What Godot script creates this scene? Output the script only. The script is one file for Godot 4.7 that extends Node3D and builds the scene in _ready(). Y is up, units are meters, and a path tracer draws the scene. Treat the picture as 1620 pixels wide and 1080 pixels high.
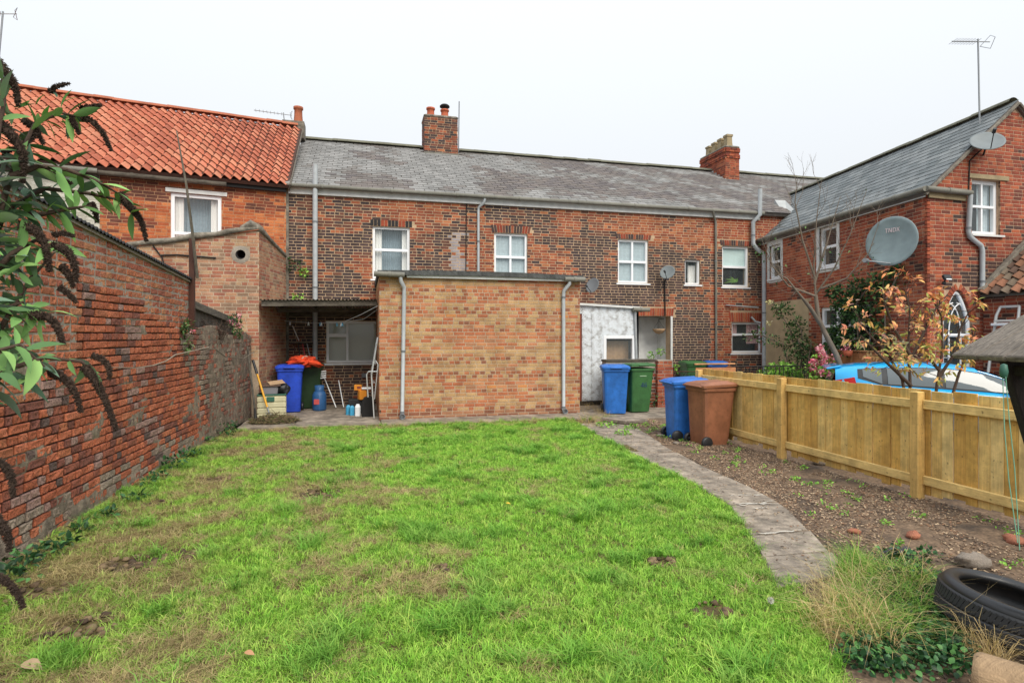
extends Node3D
# A back garden behind a row of brick houses on an overcast day.

const EYE := Vector3(0, 1.7, 0)
const YAW := 14.24
const FOCAL := 926.0

var rng := RandomNumberGenerator.new()
var M := {}          # materials
var T := {}          # textures
var mesh_bank := {}
var leaf_mats := {}

func _ready() -> void:
	rng.seed = 7
	setup_view()
	make_textures()
	make_materials()
	build_ground()
	build_terrace()
	build_orange_house()
	build_wing()
	build_lean_building()
	build_outbuilding()
	build_extension()
	build_garden_wall()
	build_shed_and_passage()
	build_canopy()
	build_fence()
	build_bins()
	build_yard_things()
	build_dishes()
	build_car()
	build_beyond_fence()
	build_foreground_right()
	build_plants()
	build_buddleia()
	build_grass()

func setup_view() -> void:
	var cam := Camera3D.new()
	cam.name = "camera"
	cam.projection = Camera3D.PROJECTION_FRUSTUM
	cam.near = 0.1
	cam.far = 900.0
	cam.size = 0.1 * 1080.0 / FOCAL
	cam.frustum_offset = Vector2(0, -0.1 * 8.0 / FOCAL)
	cam.position = EYE
	cam.rotation.y = -deg_to_rad(YAW)
	add_child(cam)
	cam.current = true
	var e := Environment.new()
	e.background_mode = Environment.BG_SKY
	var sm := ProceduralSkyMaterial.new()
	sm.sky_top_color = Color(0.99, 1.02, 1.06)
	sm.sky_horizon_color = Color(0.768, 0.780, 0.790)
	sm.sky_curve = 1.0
	sm.ground_bottom_color = Color(0.30, 0.31, 0.25)
	sm.ground_horizon_color = Color(0.52, 0.54, 0.52)
	sm.sky_energy_multiplier = 1.0
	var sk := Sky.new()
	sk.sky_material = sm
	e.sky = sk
	e.tonemap_mode = Environment.TONE_MAPPER_LINEAR
	e.tonemap_exposure = 1.44
	e.sdfgi_enabled = true
	e.ssao_enabled = true
	e.ssil_enabled = true
	var we := WorldEnvironment.new()
	we.name = "environment"
	we.environment = e
	add_child(we)
	var sun := DirectionalLight3D.new()
	sun.name = "sun"
	sun.light_energy = 0.72
	sun.light_color = Color(1.0, 0.965, 0.91)
	sun.light_angular_distance = 40.0
	sun.shadow_enabled = true
	sun.sky_mode = DirectionalLight3D.SKY_MODE_LIGHT_ONLY
	sun.rotation_degrees = Vector3(-46, 12, 0)
	add_child(sun)

# ---------------------------------------------------------------- helpers: objects
func mi(mesh: Mesh, mat: Material = null) -> MeshInstance3D:
	var o := MeshInstance3D.new()
	o.mesh = mesh
	if mat:
		o.material_override = mat
	return o

func put(parent: Node3D, called: String, mesh: Mesh, mat: Material, xf := Transform3D()) -> MeshInstance3D:
	var o := mi(mesh, mat)
	o.name = called
	o.transform = xf
	parent.add_child(o, true)
	return o

# a part given in world axes under a thing that stands at its own base
func wput(parent: Node3D, called: String, mesh: Mesh, mat: Material) -> MeshInstance3D:
	return put(parent, called, mesh, mat, base_shift(parent))

func base_shift(parent: Node3D) -> Transform3D:
	var t := Transform3D()
	var n: Node = parent
	while n != self and n is Node3D:
		t = (n as Node3D).transform * t
		n = n.get_parent()
	return t.affine_inverse()

var used := {}
func numbered(called: String) -> String:
	used[called] = used.get(called, 0) + 1
	return called if used[called] == 1 else "%s_%03d" % [called, used[called] - 1]

func thing(called: String, label: String, category: String, at := Vector3.ZERO, turn := 0.0, group := "") -> Node3D:
	var o := Node3D.new()
	o.name = numbered(called)
	o.position = at
	o.rotation.y = turn
	add_child(o)
	tag(o, label, category, group)
	return o

func tag(o: Node, label: String, category: String, group := "") -> void:
	o.set_meta("label", label)
	o.set_meta("category", category)
	if group != "":
		o.set_meta("group", group)

func single(called: String, mesh: Mesh, mat: Material, label: String, category: String, xf := Transform3D(), group := "") -> MeshInstance3D:
	var o := mi(mesh, mat)
	o.name = numbered(called)
	o.transform = xf
	add_child(o)
	tag(o, label, category, group)
	return o

func structure(called: String, mesh: Mesh, mat: Material) -> MeshInstance3D:
	var o := mi(mesh, mat)
	o.name = numbered(called)
	o.set_meta("kind", "structure")
	add_child(o)
	return o

func stuff(o: Node) -> void:
	o.set_meta("kind", "stuff")

func multi(parent: Node3D, called: String, mesh: Mesh, mat: Material, xfs: Array, cols: Array) -> MultiMeshInstance3D:
	var mm := MultiMesh.new()
	mm.transform_format = MultiMesh.TRANSFORM_3D
	mm.use_colors = true
	mm.mesh = mesh
	mm.instance_count = xfs.size()
	for i in xfs.size():
		mm.set_instance_transform(i, xfs[i])
		mm.set_instance_color(i, cols[i])
	var o := MultiMeshInstance3D.new()
	o.name = called
	o.multimesh = mm
	o.material_override = mat
	parent.add_child(o, true)
	o.transform = base_shift(parent) if parent != self else Transform3D()
	return o

# how large a thing of size 1 shows from where the photograph was taken; 0 outside the frame
func shows(p: Vector3) -> float:
	var d := p - EYE
	var a := deg_to_rad(YAW)
	var xc := d.x * cos(a) + d.z * sin(a)
	var zc := d.x * sin(a) - d.z * cos(a)
	if zc < 0.2 or absf(xc / zc) > 0.93 or d.y / zc > 0.6 or d.y / zc < -0.62:
		return 0.0
	return 1.0 / zc

# many alike pieces: the largest in view one by one, the rest as one part
func pieces(parent: Node3D, called: String, rest: String, meshes: Array, xfs: Array, tones: Array, pal: Array, one_by_one: Array, many: Material, limit: int, hidden = null) -> void:
	var order := []
	for i in xfs.size():
		var t: Transform3D = xfs[i]
		var s := shows(t.origin)
		if s > 0 and hidden != null and hidden.call(t.origin):
			s = 0.0
		order.append([s, i])
	order.sort_custom(func(a, b): return a[0] > b[0] or (a[0] == b[0] and a[1] < b[1]))
	var shift := base_shift(parent)
	var rx := []
	var rc := []
	for k in order.size():
		var i: int = order[k][1]
		if k < limit and order[k][0] > 0:
			put(parent, called, meshes[i % meshes.size()], one_by_one[tones[i]], shift * xfs[i])
		else:
			rx.append(xfs[i])
			rc.append((pal[tones[i]] as Color).srgb_to_linear())
	if rx.size():
		stuff(multi(parent, rest, meshes[0], many, rx, rc))

# ---------------------------------------------------------------- helpers: shapes
func st_new() -> SurfaceTool:
	var st := SurfaceTool.new()
	st.begin(Mesh.PRIMITIVE_TRIANGLES)
	st.set_smooth_group(-1)
	return st

func done(st: SurfaceTool) -> ArrayMesh:
	st.generate_normals()
	return st.commit()

func tri(st: SurfaceTool, a: Vector3, b: Vector3, c: Vector3) -> void:
	st.add_vertex(a)
	st.add_vertex(c)
	st.add_vertex(b)

func quad(st: SurfaceTool, a: Vector3, b: Vector3, c: Vector3, d: Vector3) -> void:
	tri(st, a, b, c)
	tri(st, a, c, d)

# eight corners: bottom ring a b c d counter-clockwise seen from above, then the top ring
func hexa(st: SurfaceTool, p: Array) -> void:
	quad(st, p[0], p[3], p[2], p[1])
	quad(st, p[4], p[5], p[6], p[7])
	for i in 4:
		var j := (i + 1) % 4
		quad(st, p[i], p[j], p[j + 4], p[i + 4])

func box(st: SurfaceTool, c: Vector3, s: Vector3, b := Basis()) -> void:
	var h := s * 0.5
	var p := []
	for y in [-1, 1]:
		for q in [[-1, 1], [1, 1], [1, -1], [-1, -1]]:
			p.append(c + b * Vector3(h.x * q[0], h.y * y, h.z * q[1]))
	hexa(st, p)

# box with small chamfers on its vertical and horizontal edges
func cbox(st: SurfaceTool, c: Vector3, s: Vector3, ch: float, b := Basis()) -> void:
	var rings := []
	for k in [[-0.5, -ch], [-0.5, 0.0], [0.5, 0.0], [0.5, -ch]]:
		var y: float = k[0] * s.y
		if rings.size() == 1:
			y += ch
		if rings.size() == 2:
			y -= ch
		var i: float = k[1]
		var hx := s.x * 0.5 + i
		var hz := s.z * 0.5 + i
		var q := minf(ch, minf(hx, hz) * 0.5)
		rings.append([Vector3(-hx + q, y, hz), Vector3(hx - q, y, hz), Vector3(hx, y, hz - q), Vector3(hx, y, -hz + q), Vector3(hx - q, y, -hz), Vector3(-hx + q, y, -hz), Vector3(-hx, y, -hz + q), Vector3(-hx, y, hz - q)].map(func(v): return c + b * v))
	loft(st, rings, true, true)

# joins rings of equal point count (counter-clockwise seen from the end of the last ring)
func loft(st: SurfaceTool, rings: Array, cap0 := true, cap1 := true) -> void:
	var n: int = rings[0].size()
	for i in rings.size() - 1:
		for k in n:
			var j := (k + 1) % n
			quad(st, rings[i][k], rings[i][j], rings[i + 1][j], rings[i + 1][k])
	if cap0:
		for k in range(1, n - 1):
			tri(st, rings[0][0], rings[0][k + 1], rings[0][k])
	if cap1:
		var r: Array = rings[-1]
		for k in range(1, n - 1):
			tri(st, r[0], r[k], r[k + 1])

func tube(st: SurfaceTool, pts: Array, radii, sides := 6, caps := true) -> void:
	var rings := []
	var side := Vector3.ZERO
	for i in pts.size():
		var a: Vector3 = pts[maxi(i - 1, 0)]
		var b: Vector3 = pts[mini(i + 1, pts.size() - 1)]
		var d := (b - a).normalized()
		if side == Vector3.ZERO:
			side = d.cross(Vector3.UP if absf(d.y) < 0.9 else Vector3.RIGHT).normalized()
		side = (side - d * side.dot(d)).normalized()
		var up := side.cross(d) * -1.0
		var r: float = radii if radii is float else radii[i]
		var ring := []
		for k in sides:
			var t := TAU * k / sides
			ring.append(pts[i] + (side * cos(t) + up * sin(t)) * r)
		rings.append(ring)
	st.set_smooth_group(0 if sides > 5 else 0)
	var n := sides
	for i in rings.size() - 1:
		for k in n:
			var j := (k + 1) % n
			quad(st, rings[i][k], rings[i][j], rings[i + 1][j], rings[i + 1][k])
	st.set_smooth_group(-1)
	if caps:
		for k in range(1, n - 1):
			tri(st, rings[0][0], rings[0][k + 1], rings[0][k])
			tri(st, rings[-1][0], rings[-1][k], rings[-1][k + 1])

func tube_mesh(pts: Array, radii, sides := 8) -> ArrayMesh:
	var st := st_new()
	tube(st, pts, radii, sides)
	return done(st)

# profile of Vector2(radius, height), bottom to top on the outside
func lathe(st: SurfaceTool, prof: Array, segs := 16, xf := Transform3D(), smooth := true) -> void:
	st.set_smooth_group(0 if smooth else -1)
	for i in prof.size() - 1:
		for k in segs:
			var a := TAU * k / segs
			var b := TAU * (k + 1) / segs
			var p := []
			for q in [[i, a], [i, b], [i + 1, b], [i + 1, a]]:
				var v: Vector2 = prof[q[0]]
				p.append(xf * Vector3(v.x * sin(q[1]), v.y, v.x * cos(q[1])))
			if prof[i].x > 0.0001:
				tri(st, p[0], p[1], p[2])
			if prof[i + 1].x > 0.0001:
				tri(st, p[0], p[2], p[3])
	st.set_smooth_group(-1)

func rrect(w: float, d: float, r: float, y: float, off := Vector3.ZERO) -> Array:
	var out := []
	for c in [[1, 1, 0], [1, -1, 1], [-1, -1, 2], [-1, 1, 3]]:
		for k in 3:
			var a: float = PI * 0.5 * c[2] + PI * 0.25 * k
			out.append(off + Vector3(c[0] * (w * 0.5 - r) + r * sin(a), y, c[1] * (d * 0.5 - r) + r * cos(a)))
	return out

func P(w: Dictionary, u: float, v: float, d := 0.0) -> Vector3:
	return w.o + w.u * u + Vector3.UP * v + w.n * d

func wall_frame(o: Vector3, to: Vector3, high: float) -> Dictionary:
	var u := to - o
	u.y = 0
	var l := u.length()
	u = u.normalized()
	return {"o": o, "u": u, "n": u.cross(Vector3.UP), "len": l, "top": func(_x): return high}

# a wall with thickness and real openings, cut into prisms
func wall_slab(w: Dictionary, openings: Array, thick: float, v0 := 0.0, cuts := [], proud := 0.0) -> ArrayMesh:
	var in0: float = w.get("in0", 0.0)
	var in1: float = w.len - w.get("in1", 0.0)
	var us := [in0, in1]
	us.append_array(cuts)
	for q in openings:
		us.append_array([clampf(q[0], in0, in1), clampf(q[2], in0, in1)])
	us.sort()
	var st := st_new()
	for i in us.size() - 1:
		var a: float = us[i]
		var b: float = us[i + 1]
		if b - a < 0.002:
			continue
		var mid := (a + b) * 0.5
		var vs := [[v0, -9.0]]
		var holes := openings.filter(func(q): return q[0] < mid and q[2] > mid)
		holes.sort_custom(func(p, q): return p[1] < q[1])
		for q in holes:
			vs[-1][1] = q[1]
			vs.append([q[3], -9.0])
		for s in vs:
			var ta: float = s[1] if s[1] > -5 else w.top.call(a + 0.001)
			var tb: float = s[1] if s[1] > -5 else w.top.call(b - 0.001)
			if maxf(ta, tb) - s[0] < 0.004:
				continue
			hexa(st, [P(w, a, s[0], proud), P(w, b, s[0], proud), P(w, b, s[0], proud - thick), P(w, a, s[0], proud - thick), P(w, a, ta, proud), P(w, b, tb, proud), P(w, b, tb, proud - thick), P(w, a, ta, proud - thick)])
	return done(st)

# unit brick, front face at z = +0.5, one chamfer all round the front
func brick_mesh(rough: float, variant: int) -> ArrayMesh:
	var r := RandomNumberGenerator.new()
	r.seed = 100 + variant
	var st := st_new()
	var cx := 0.022 + rough * 0.03
	var cy := 0.06 + rough * 0.04
	var nx := 3 if rough > 0.3 else 1
	var ny := 2 if rough > 0.3 else 1
	var g := []
	for j in ny + 1:
		var row := []
		for i in nx + 1:
			var v := Vector3(lerpf(-0.5 + cx, 0.5 - cx, float(i) / nx), lerpf(-0.5 + cy, 0.5 - cy, float(j) / ny), 0.5)
			v += Vector3(r.randf_range(-1, 1) * 0.012, r.randf_range(-1, 1) * 0.035, r.randf_range(-1.2, 0.5) * 0.16) * rough
			row.append(v)
		g.append(row)
	for j in ny:
		for i in nx:
			quad(st, g[j][i], g[j][i + 1], g[j + 1][i + 1], g[j + 1][i])
	var rim := []
	for i in nx + 1:
		rim.append(g[0][i])
	for j in range(1, ny + 1):
		rim.append(g[j][nx])
	for i in range(nx - 1, -1, -1):
		rim.append(g[ny][i])
	for j in range(ny - 1, 0, -1):
		rim.append(g[j][0])
	var outer := []
	for v in rim:
		outer.append(Vector3(signf(v.x) * 0.5 if absf(v.x) > 0.5 - cx - 0.014 * rough - 0.001 else v.x, signf(v.y) * 0.5 if absf(v.y) > 0.5 - cy - 0.04 * rough - 0.001 else v.y, 0.5 - 0.12 - rough * 0.16))
	for k in rim.size():
		var j := (k + 1) % rim.size()
		quad(st, rim[j], rim[k], outer[k], outer[j])
	st.set_smooth_group(-1)
	for k in outer.size():
		var j := (k + 1) % outer.size()
		quad(st, outer[j], outer[k], Vector3(outer[k].x, outer[k].y, -0.5), Vector3(outer[j].x, outer[j].y, -0.5))
	return done(st)

# lays courses of bricks over a wall; s: style
func lay(w: Dictionary, openings: Array, s: Dictionary) -> Dictionary:
	var bh: float = s.get("bh", 0.075)
	var bl: float = s.get("bl", 0.225)
	var jn: float = s.get("joint", 0.011)
	var proud: float = s.get("proud", 0.005)
	var vj: float = s.get("vjoint", jn)
	var jit: float = s.get("jit", 0.0)
	var v: float = s.get("v0", 0.0)
	var xfs := []
	var tones := []
	var row := 0
	var top_max: float = s.get("vmax", 20.0)
	while v < top_max:
		var header: bool = s.header.call(row) if s.has("header") else row % 5 == 4
		var step := bl * 0.5 if header else bl
		var u: float = s.get("ua", 0.0) - rng.randf() * 0.04 - (bl * 0.25 if row % 2 else 0.0) - (bl * 0.25 if header else 0.0)
		var any := false
		while u < w.len:
			var du := step
			if jit > 0 and not (s.has("regular") and s.regular.call(u, v)):
				du *= 1.0 + rng.randf_range(-jit, jit) * 2.0
				if rng.randf() < 0.18 and not header:
					du *= 0.55
			var a := maxf(u, 0.0)
			var b := minf(u + du - vj, w.len)
			u += du
			if b - a < 0.03:
				continue
			var lo := v + rng.randf_range(-jit, jit) * 0.02
			var hi := v + bh - jn + rng.randf_range(-jit, jit) * 0.02
			var tmax: float = minf(w.top.call(a), w.top.call(b))
			if lo > tmax - 0.02:
				continue
			hi = minf(hi, tmax)
			any = true
			var spans := [[a, b]]
			for q in openings:
				if hi < q[1] or lo > q[3] or b < q[0] or a > q[2]:
					continue
				var mid := (lo + hi) * 0.5
				if mid > q[1] and mid < q[3]:
					var nx := []
					for sp in spans:
						if sp[0] < q[0] - 0.02:
							nx.append([sp[0], minf(sp[1], q[0])])
						if sp[1] > q[2] + 0.02:
							nx.append([maxf(sp[0], q[2]), sp[1]])
					spans = nx
				elif mid <= q[1]:
					hi = minf(hi, q[1])
				else:
					lo = maxf(lo, q[3])
			for sp in spans:
				if sp[1] - sp[0] < 0.025 or hi - lo < 0.012:
					continue
				var c := Vector2((sp[0] + sp[1]) * 0.5, (lo + hi) * 0.5)
				if s.has("skip") and s.skip.call(c.x, c.y):
					continue
				if s.has("wave"):
					var wv: float = s.wave * (sin(c.x * 1.1 + c.y * 0.7) + 0.5 * sin(c.x * 2.7 + c.y * 5.0))
					c.y += wv
				if s.has("proud_at"):
					proud = s.proud_at.call(c.x, c.y)
				var pr: float = proud + rng.randf_range(-1, 1) * s.get("uneven", 0.0015)
				var bas := Basis(w.u * (sp[1] - sp[0]), Vector3.UP * (hi - lo), w.n * 0.04)
				if jit > 0:
					bas = Basis(w.n, rng.randf_range(-1, 1) * jit * 0.12) * bas
				if jit > 0 and rng.randf() < 0.5:
					bas = Basis(-bas.x, -bas.y, bas.z)
				xfs.append(Transform3D(bas, P(w, c.x, c.y, pr - 0.02)))
				tones.append(s.tone.call(c.x, c.y, sp[1] - sp[0]))
		if not any and v > 0.5:
			break
		v += bh
		row += 1
	return {"x": xfs, "t": tones}

# bricks on end over an opening
func soldiers(w: Dictionary, L: Dictionary, u0: float, u1: float, v: float, h: float, tone: Callable, n := 0, fan := 0.0, rise := 0.0) -> void:
	if n == 0:
		n = int(round((u1 - u0) / 0.075))
	var step := (u1 - u0) / n
	for i in n:
		var f := (i + 0.5) / n * 2.0 - 1.0
		var r := Basis(w.n, -f * fan)
		var bas := Basis(w.u * (step - 0.011), Vector3.UP * h, w.n * 0.04)
		L.x.append(Transform3D(r * bas, P(w, u0 + (i + 0.5) * step + f * fan * h * 0.5, v + h * 0.5 + rise * (1.0 - f * f), -0.011)))
		L.t.append(tone.call(i))

func brick_pieces(parent: Node3D, L: Dictionary, kind: String, limit := 300, hidden = null) -> void:
	var meshes: Array = mesh_bank[M[kind].get("mesh", "brick")]
	pieces(parent, "brick", "brickwork", meshes, L.x, L.t, M[kind].pal, M[kind].mats, M[kind].many, limit, hidden)

# ---------------------------------------------------------------- textures and materials
func noise_img(size: int, freq: float, sd: int, oct := 4, ridged := false) -> PackedByteArray:
	var n := FastNoiseLite.new()
	n.seed = sd
	n.frequency = freq
	n.fractal_octaves = oct
	n.noise_type = FastNoiseLite.TYPE_SIMPLEX_SMOOTH
	if ridged:
		n.fractal_type = FastNoiseLite.FRACTAL_RIDGED
	var im := n.get_seamless_image(size, size)
	im.convert(Image.FORMAT_L8)
	return im.get_data()

func tex_from(size: int, f: Callable) -> ImageTexture:
	var d := PackedByteArray()
	d.resize(size * size * 3)
	for i in size * size:
		var c: Color = f.call(i)
		d[i * 3] = clampi(int(c.r * 255.0), 0, 255)
		d[i * 3 + 1] = clampi(int(c.g * 255.0), 0, 255)
		d[i * 3 + 2] = clampi(int(c.b * 255.0), 0, 255)
	return ImageTexture.create_from_image(Image.create_from_data(size, size, false, Image.FORMAT_RGB8, d))

func grey(v: float) -> Color:
	return Color(v, v, v)

func stretch(a: PackedByteArray, size: int, fx: int, fy: int) -> PackedByteArray:
	var o := PackedByteArray()
	o.resize(size * size)
	for y in size:
		for x in size:
			o[y * size + x] = a[((y * fy) % size) * size + (x * fx) % size]
	return o

func make_textures() -> void:
	var S := 512
	var fine := noise_img(S, 0.09, 1, 3)
	var mid := noise_img(S, 0.022, 2, 4)
	var big := noise_img(S, 0.006, 3, 3)
	var rid := noise_img(S, 0.02, 4, 3, true)
	var flk := stretch(noise_img(S, 0.05, 8, 3), S, 2, 1)
	T.grain = tex_from(S, func(i): return grey(0.67 + 0.24 * fine[i] / 255.0 + 0.18 * mid[i] / 255.0))
	T.bump = tex_from(S, func(i): return grey(0.6 * fine[i] / 255.0 + 0.4 * mid[i] / 255.0))
	T.mottle = tex_from(S, func(i):
		var k := clampf(0.85 + 0.20 * mid[i] / 255.0 + 0.15 * (big[i] / 255.0 - 0.5), 0.0, 1.0)
		return Color(k, k * 0.995, k * 0.985))
	T.scuff = tex_from(S, func(i):
		var k := 0.86 + 0.08 * big[i] / 255.0 + 0.06 * mid[i] / 255.0
		var q := clampf((flk[i] / 255.0 - 0.68) * 5.0, 0, 0.5)
		return Color(k, k, k).lerp(Color(1, 1, 1), q).lerp(Color(0.62, 0.60, 0.56), clampf((0.30 - mid[i] / 255.0) * 2.0, 0, 0.16)))
	T.concrete = tex_from(S, func(i): return grey(0.42 + 0.28 * big[i] / 255.0 + 0.24 * mid[i] / 255.0 + 0.14 * fine[i] / 255.0 - (0.12 if rid[i] > 236 else 0.0)))
	T.soft = tex_from(S, func(i): return grey(0.84 + 0.10 * big[i] / 255.0 + 0.06 * fine[i] / 255.0))
	T.peel = tex_from(S, func(i):
		var k := flk[i] / 255.0 * 0.62 + fine[i] / 255.0 * 0.2 + big[i] / 255.0 * 0.3
		var c := Color(0.97, 0.985, 1.0) * (0.93 + 0.07 * big[i] / 255.0)
		return c if k < 0.635 else Color(0.74, 0.72, 0.69) if k < 0.66 else Color(0.45, 0.42, 0.39))
	T.rust = tex_from(S, func(i):
		var k := mid[i] / 255.0 * 0.6 + fine[i] / 255.0 * 0.4
		return Color(0.9, 0.9, 0.88).lerp(Color(0.45, 0.33, 0.24), clampf((k - 0.5) * 4.0, 0, 1)))
	T.soil = tex_from(S, func(i):
		var k := mid[i] / 255.0
		var b := big[i] / 255.0
		var c := Color(0.40, 0.33, 0.265).lerp(Color(0.54, 0.455, 0.37), k)
		c = c.lerp(Color(0.29, 0.25, 0.215), clampf((b - 0.5) * 2.2, 0, 0.75))
		return c * (0.72 + 0.5 * fine[i] / 255.0))
	T.thatch = tex_from(S, func(i):
		var k := mid[i] / 255.0
		var c := Color(0.34, 0.30, 0.17).lerp(Color(0.50, 0.44, 0.26), k)
		return c * (0.6 + 0.6 * fine[i] / 255.0))
	var wv := stretch(fine, S, 4, 1)
	var wm := stretch(mid, S, 8, 1)
	# grain along v: squeeze across, stretch along
	var gl := noise_img(S, 0.05, 11, 3)
	var gv := PackedByteArray()
	gv.resize(S * S)
	var gh := PackedByteArray()
	gh.resize(S * S)
	for y in S:
		for x in S:
			var k := gl[((y / 10) % S) * S + x] * 0.5 + wm[((y / 12) % S) * S + x] * 0.5
			gv[y * S + x] = int(k)
			gh[x * S + y] = int(k)
	var kn := noise_img(S, 0.03, 15, 1)
	var knot := func(i): return 0.34 * clampf((kn[i] / 255.0 - 0.91) * 12.0, 0, 1)
	T.wood_v = tex_from(S, func(i): return grey(0.72 + 0.26 * gv[i] / 255.0 + 0.10 * mid[i] / 255.0 + 0.06 * big[i] / 255.0 - knot.call(i)))
	T.wood_h = tex_from(S, func(i): return grey(0.72 + 0.26 * gh[i] / 255.0 + 0.10 * mid[i] / 255.0 + 0.06 * big[i] / 255.0 - knot.call(i)))
	T.old_wood = tex_from(S, func(i): return grey(0.30 + 0.62 * gh[i] / 255.0 + 0.16 * mid[i] / 255.0))
	T.old_wood_v = tex_from(S, func(i): return grey(0.30 + 0.62 * gv[i] / 255.0 + 0.16 * mid[i] / 255.0))
	T.old_brick = tex_from(S, func(i):
		var g := 0.60 + 0.26 * fine[i] / 255.0 + 0.30 * mid[i] / 255.0
		var k := clampf((flk[i] / 255.0 - 0.60) * 5.0, 0, 0.75) * (0.4 + 0.6 * fine[i] / 255.0)
		var c := Color(g, g, g).lerp(Color(1.0, 0.98, 0.98), k)
		return c.lerp(Color(0.34, 0.33, 0.34), clampf((0.30 - mid[i] / 255.0) * 6.0, 0, 0.7)))
	T.slate = tex_from(S, func(i): return grey(0.62 + 0.3 * mid[i] / 255.0 + 0.16 * fine[i] / 255.0))
	T.tread = tex_from(128, func(i):
		var x: int = i % 128
		var y: int = i / 128
		return grey(0.15 if x % 32 < 3 or (y + x / 3) % 12 < 2 else 0.9))

func mat(c: Color, rough := 0.85, tex: Texture2D = null, scale := 1.0, bump := 0.0, offset := Vector3.ZERO) -> StandardMaterial3D:
	var m := StandardMaterial3D.new()
	m.albedo_color = c
	m.roughness = rough
	if tex:
		m.albedo_texture = tex
		m.uv1_triplanar = true
		m.uv1_world_triplanar = true
		m.uv1_triplanar_sharpness = 8.0
		m.uv1_scale = Vector3.ONE * scale
		m.uv1_offset = offset
		if T.has("mottle") and tex != T.soft and tex != T.peel:
			m.detail_enabled = true
			m.detail_albedo = T.mottle
			m.detail_blend_mode = BaseMaterial3D.BLEND_MODE_MUL
			m.detail_uv_layer = BaseMaterial3D.DETAIL_UV_2
			m.uv2_triplanar = true
			m.uv2_world_triplanar = true
			m.uv2_triplanar_sharpness = 6.0
			m.uv2_scale = Vector3.ONE * 0.31
	if bump > 0:
		m.heightmap_enabled = true
		m.heightmap_texture = T.bump
		m.heightmap_scale = bump
	return m

func hx(s: String) -> Color:
	return Color(s)

func brick_set(key: String, cols: Array, mesh := "brick", bump := 0.25, scale := 3.0) -> void:
	var mats := []
	var pal := []
	for c in cols:
		pal.append(hx(c))
		mats.append(mat(hx(c), 0.92, T.old_brick if key == "garden" else T.grain, scale, bump))
	var many := mat(Color.WHITE, 0.92, T.old_brick if key == "garden" else T.grain, scale, bump)
	many.vertex_color_use_as_albedo = true
	M[key] = {"pal": pal, "mats": mats, "many": many, "mesh": mesh}

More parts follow.
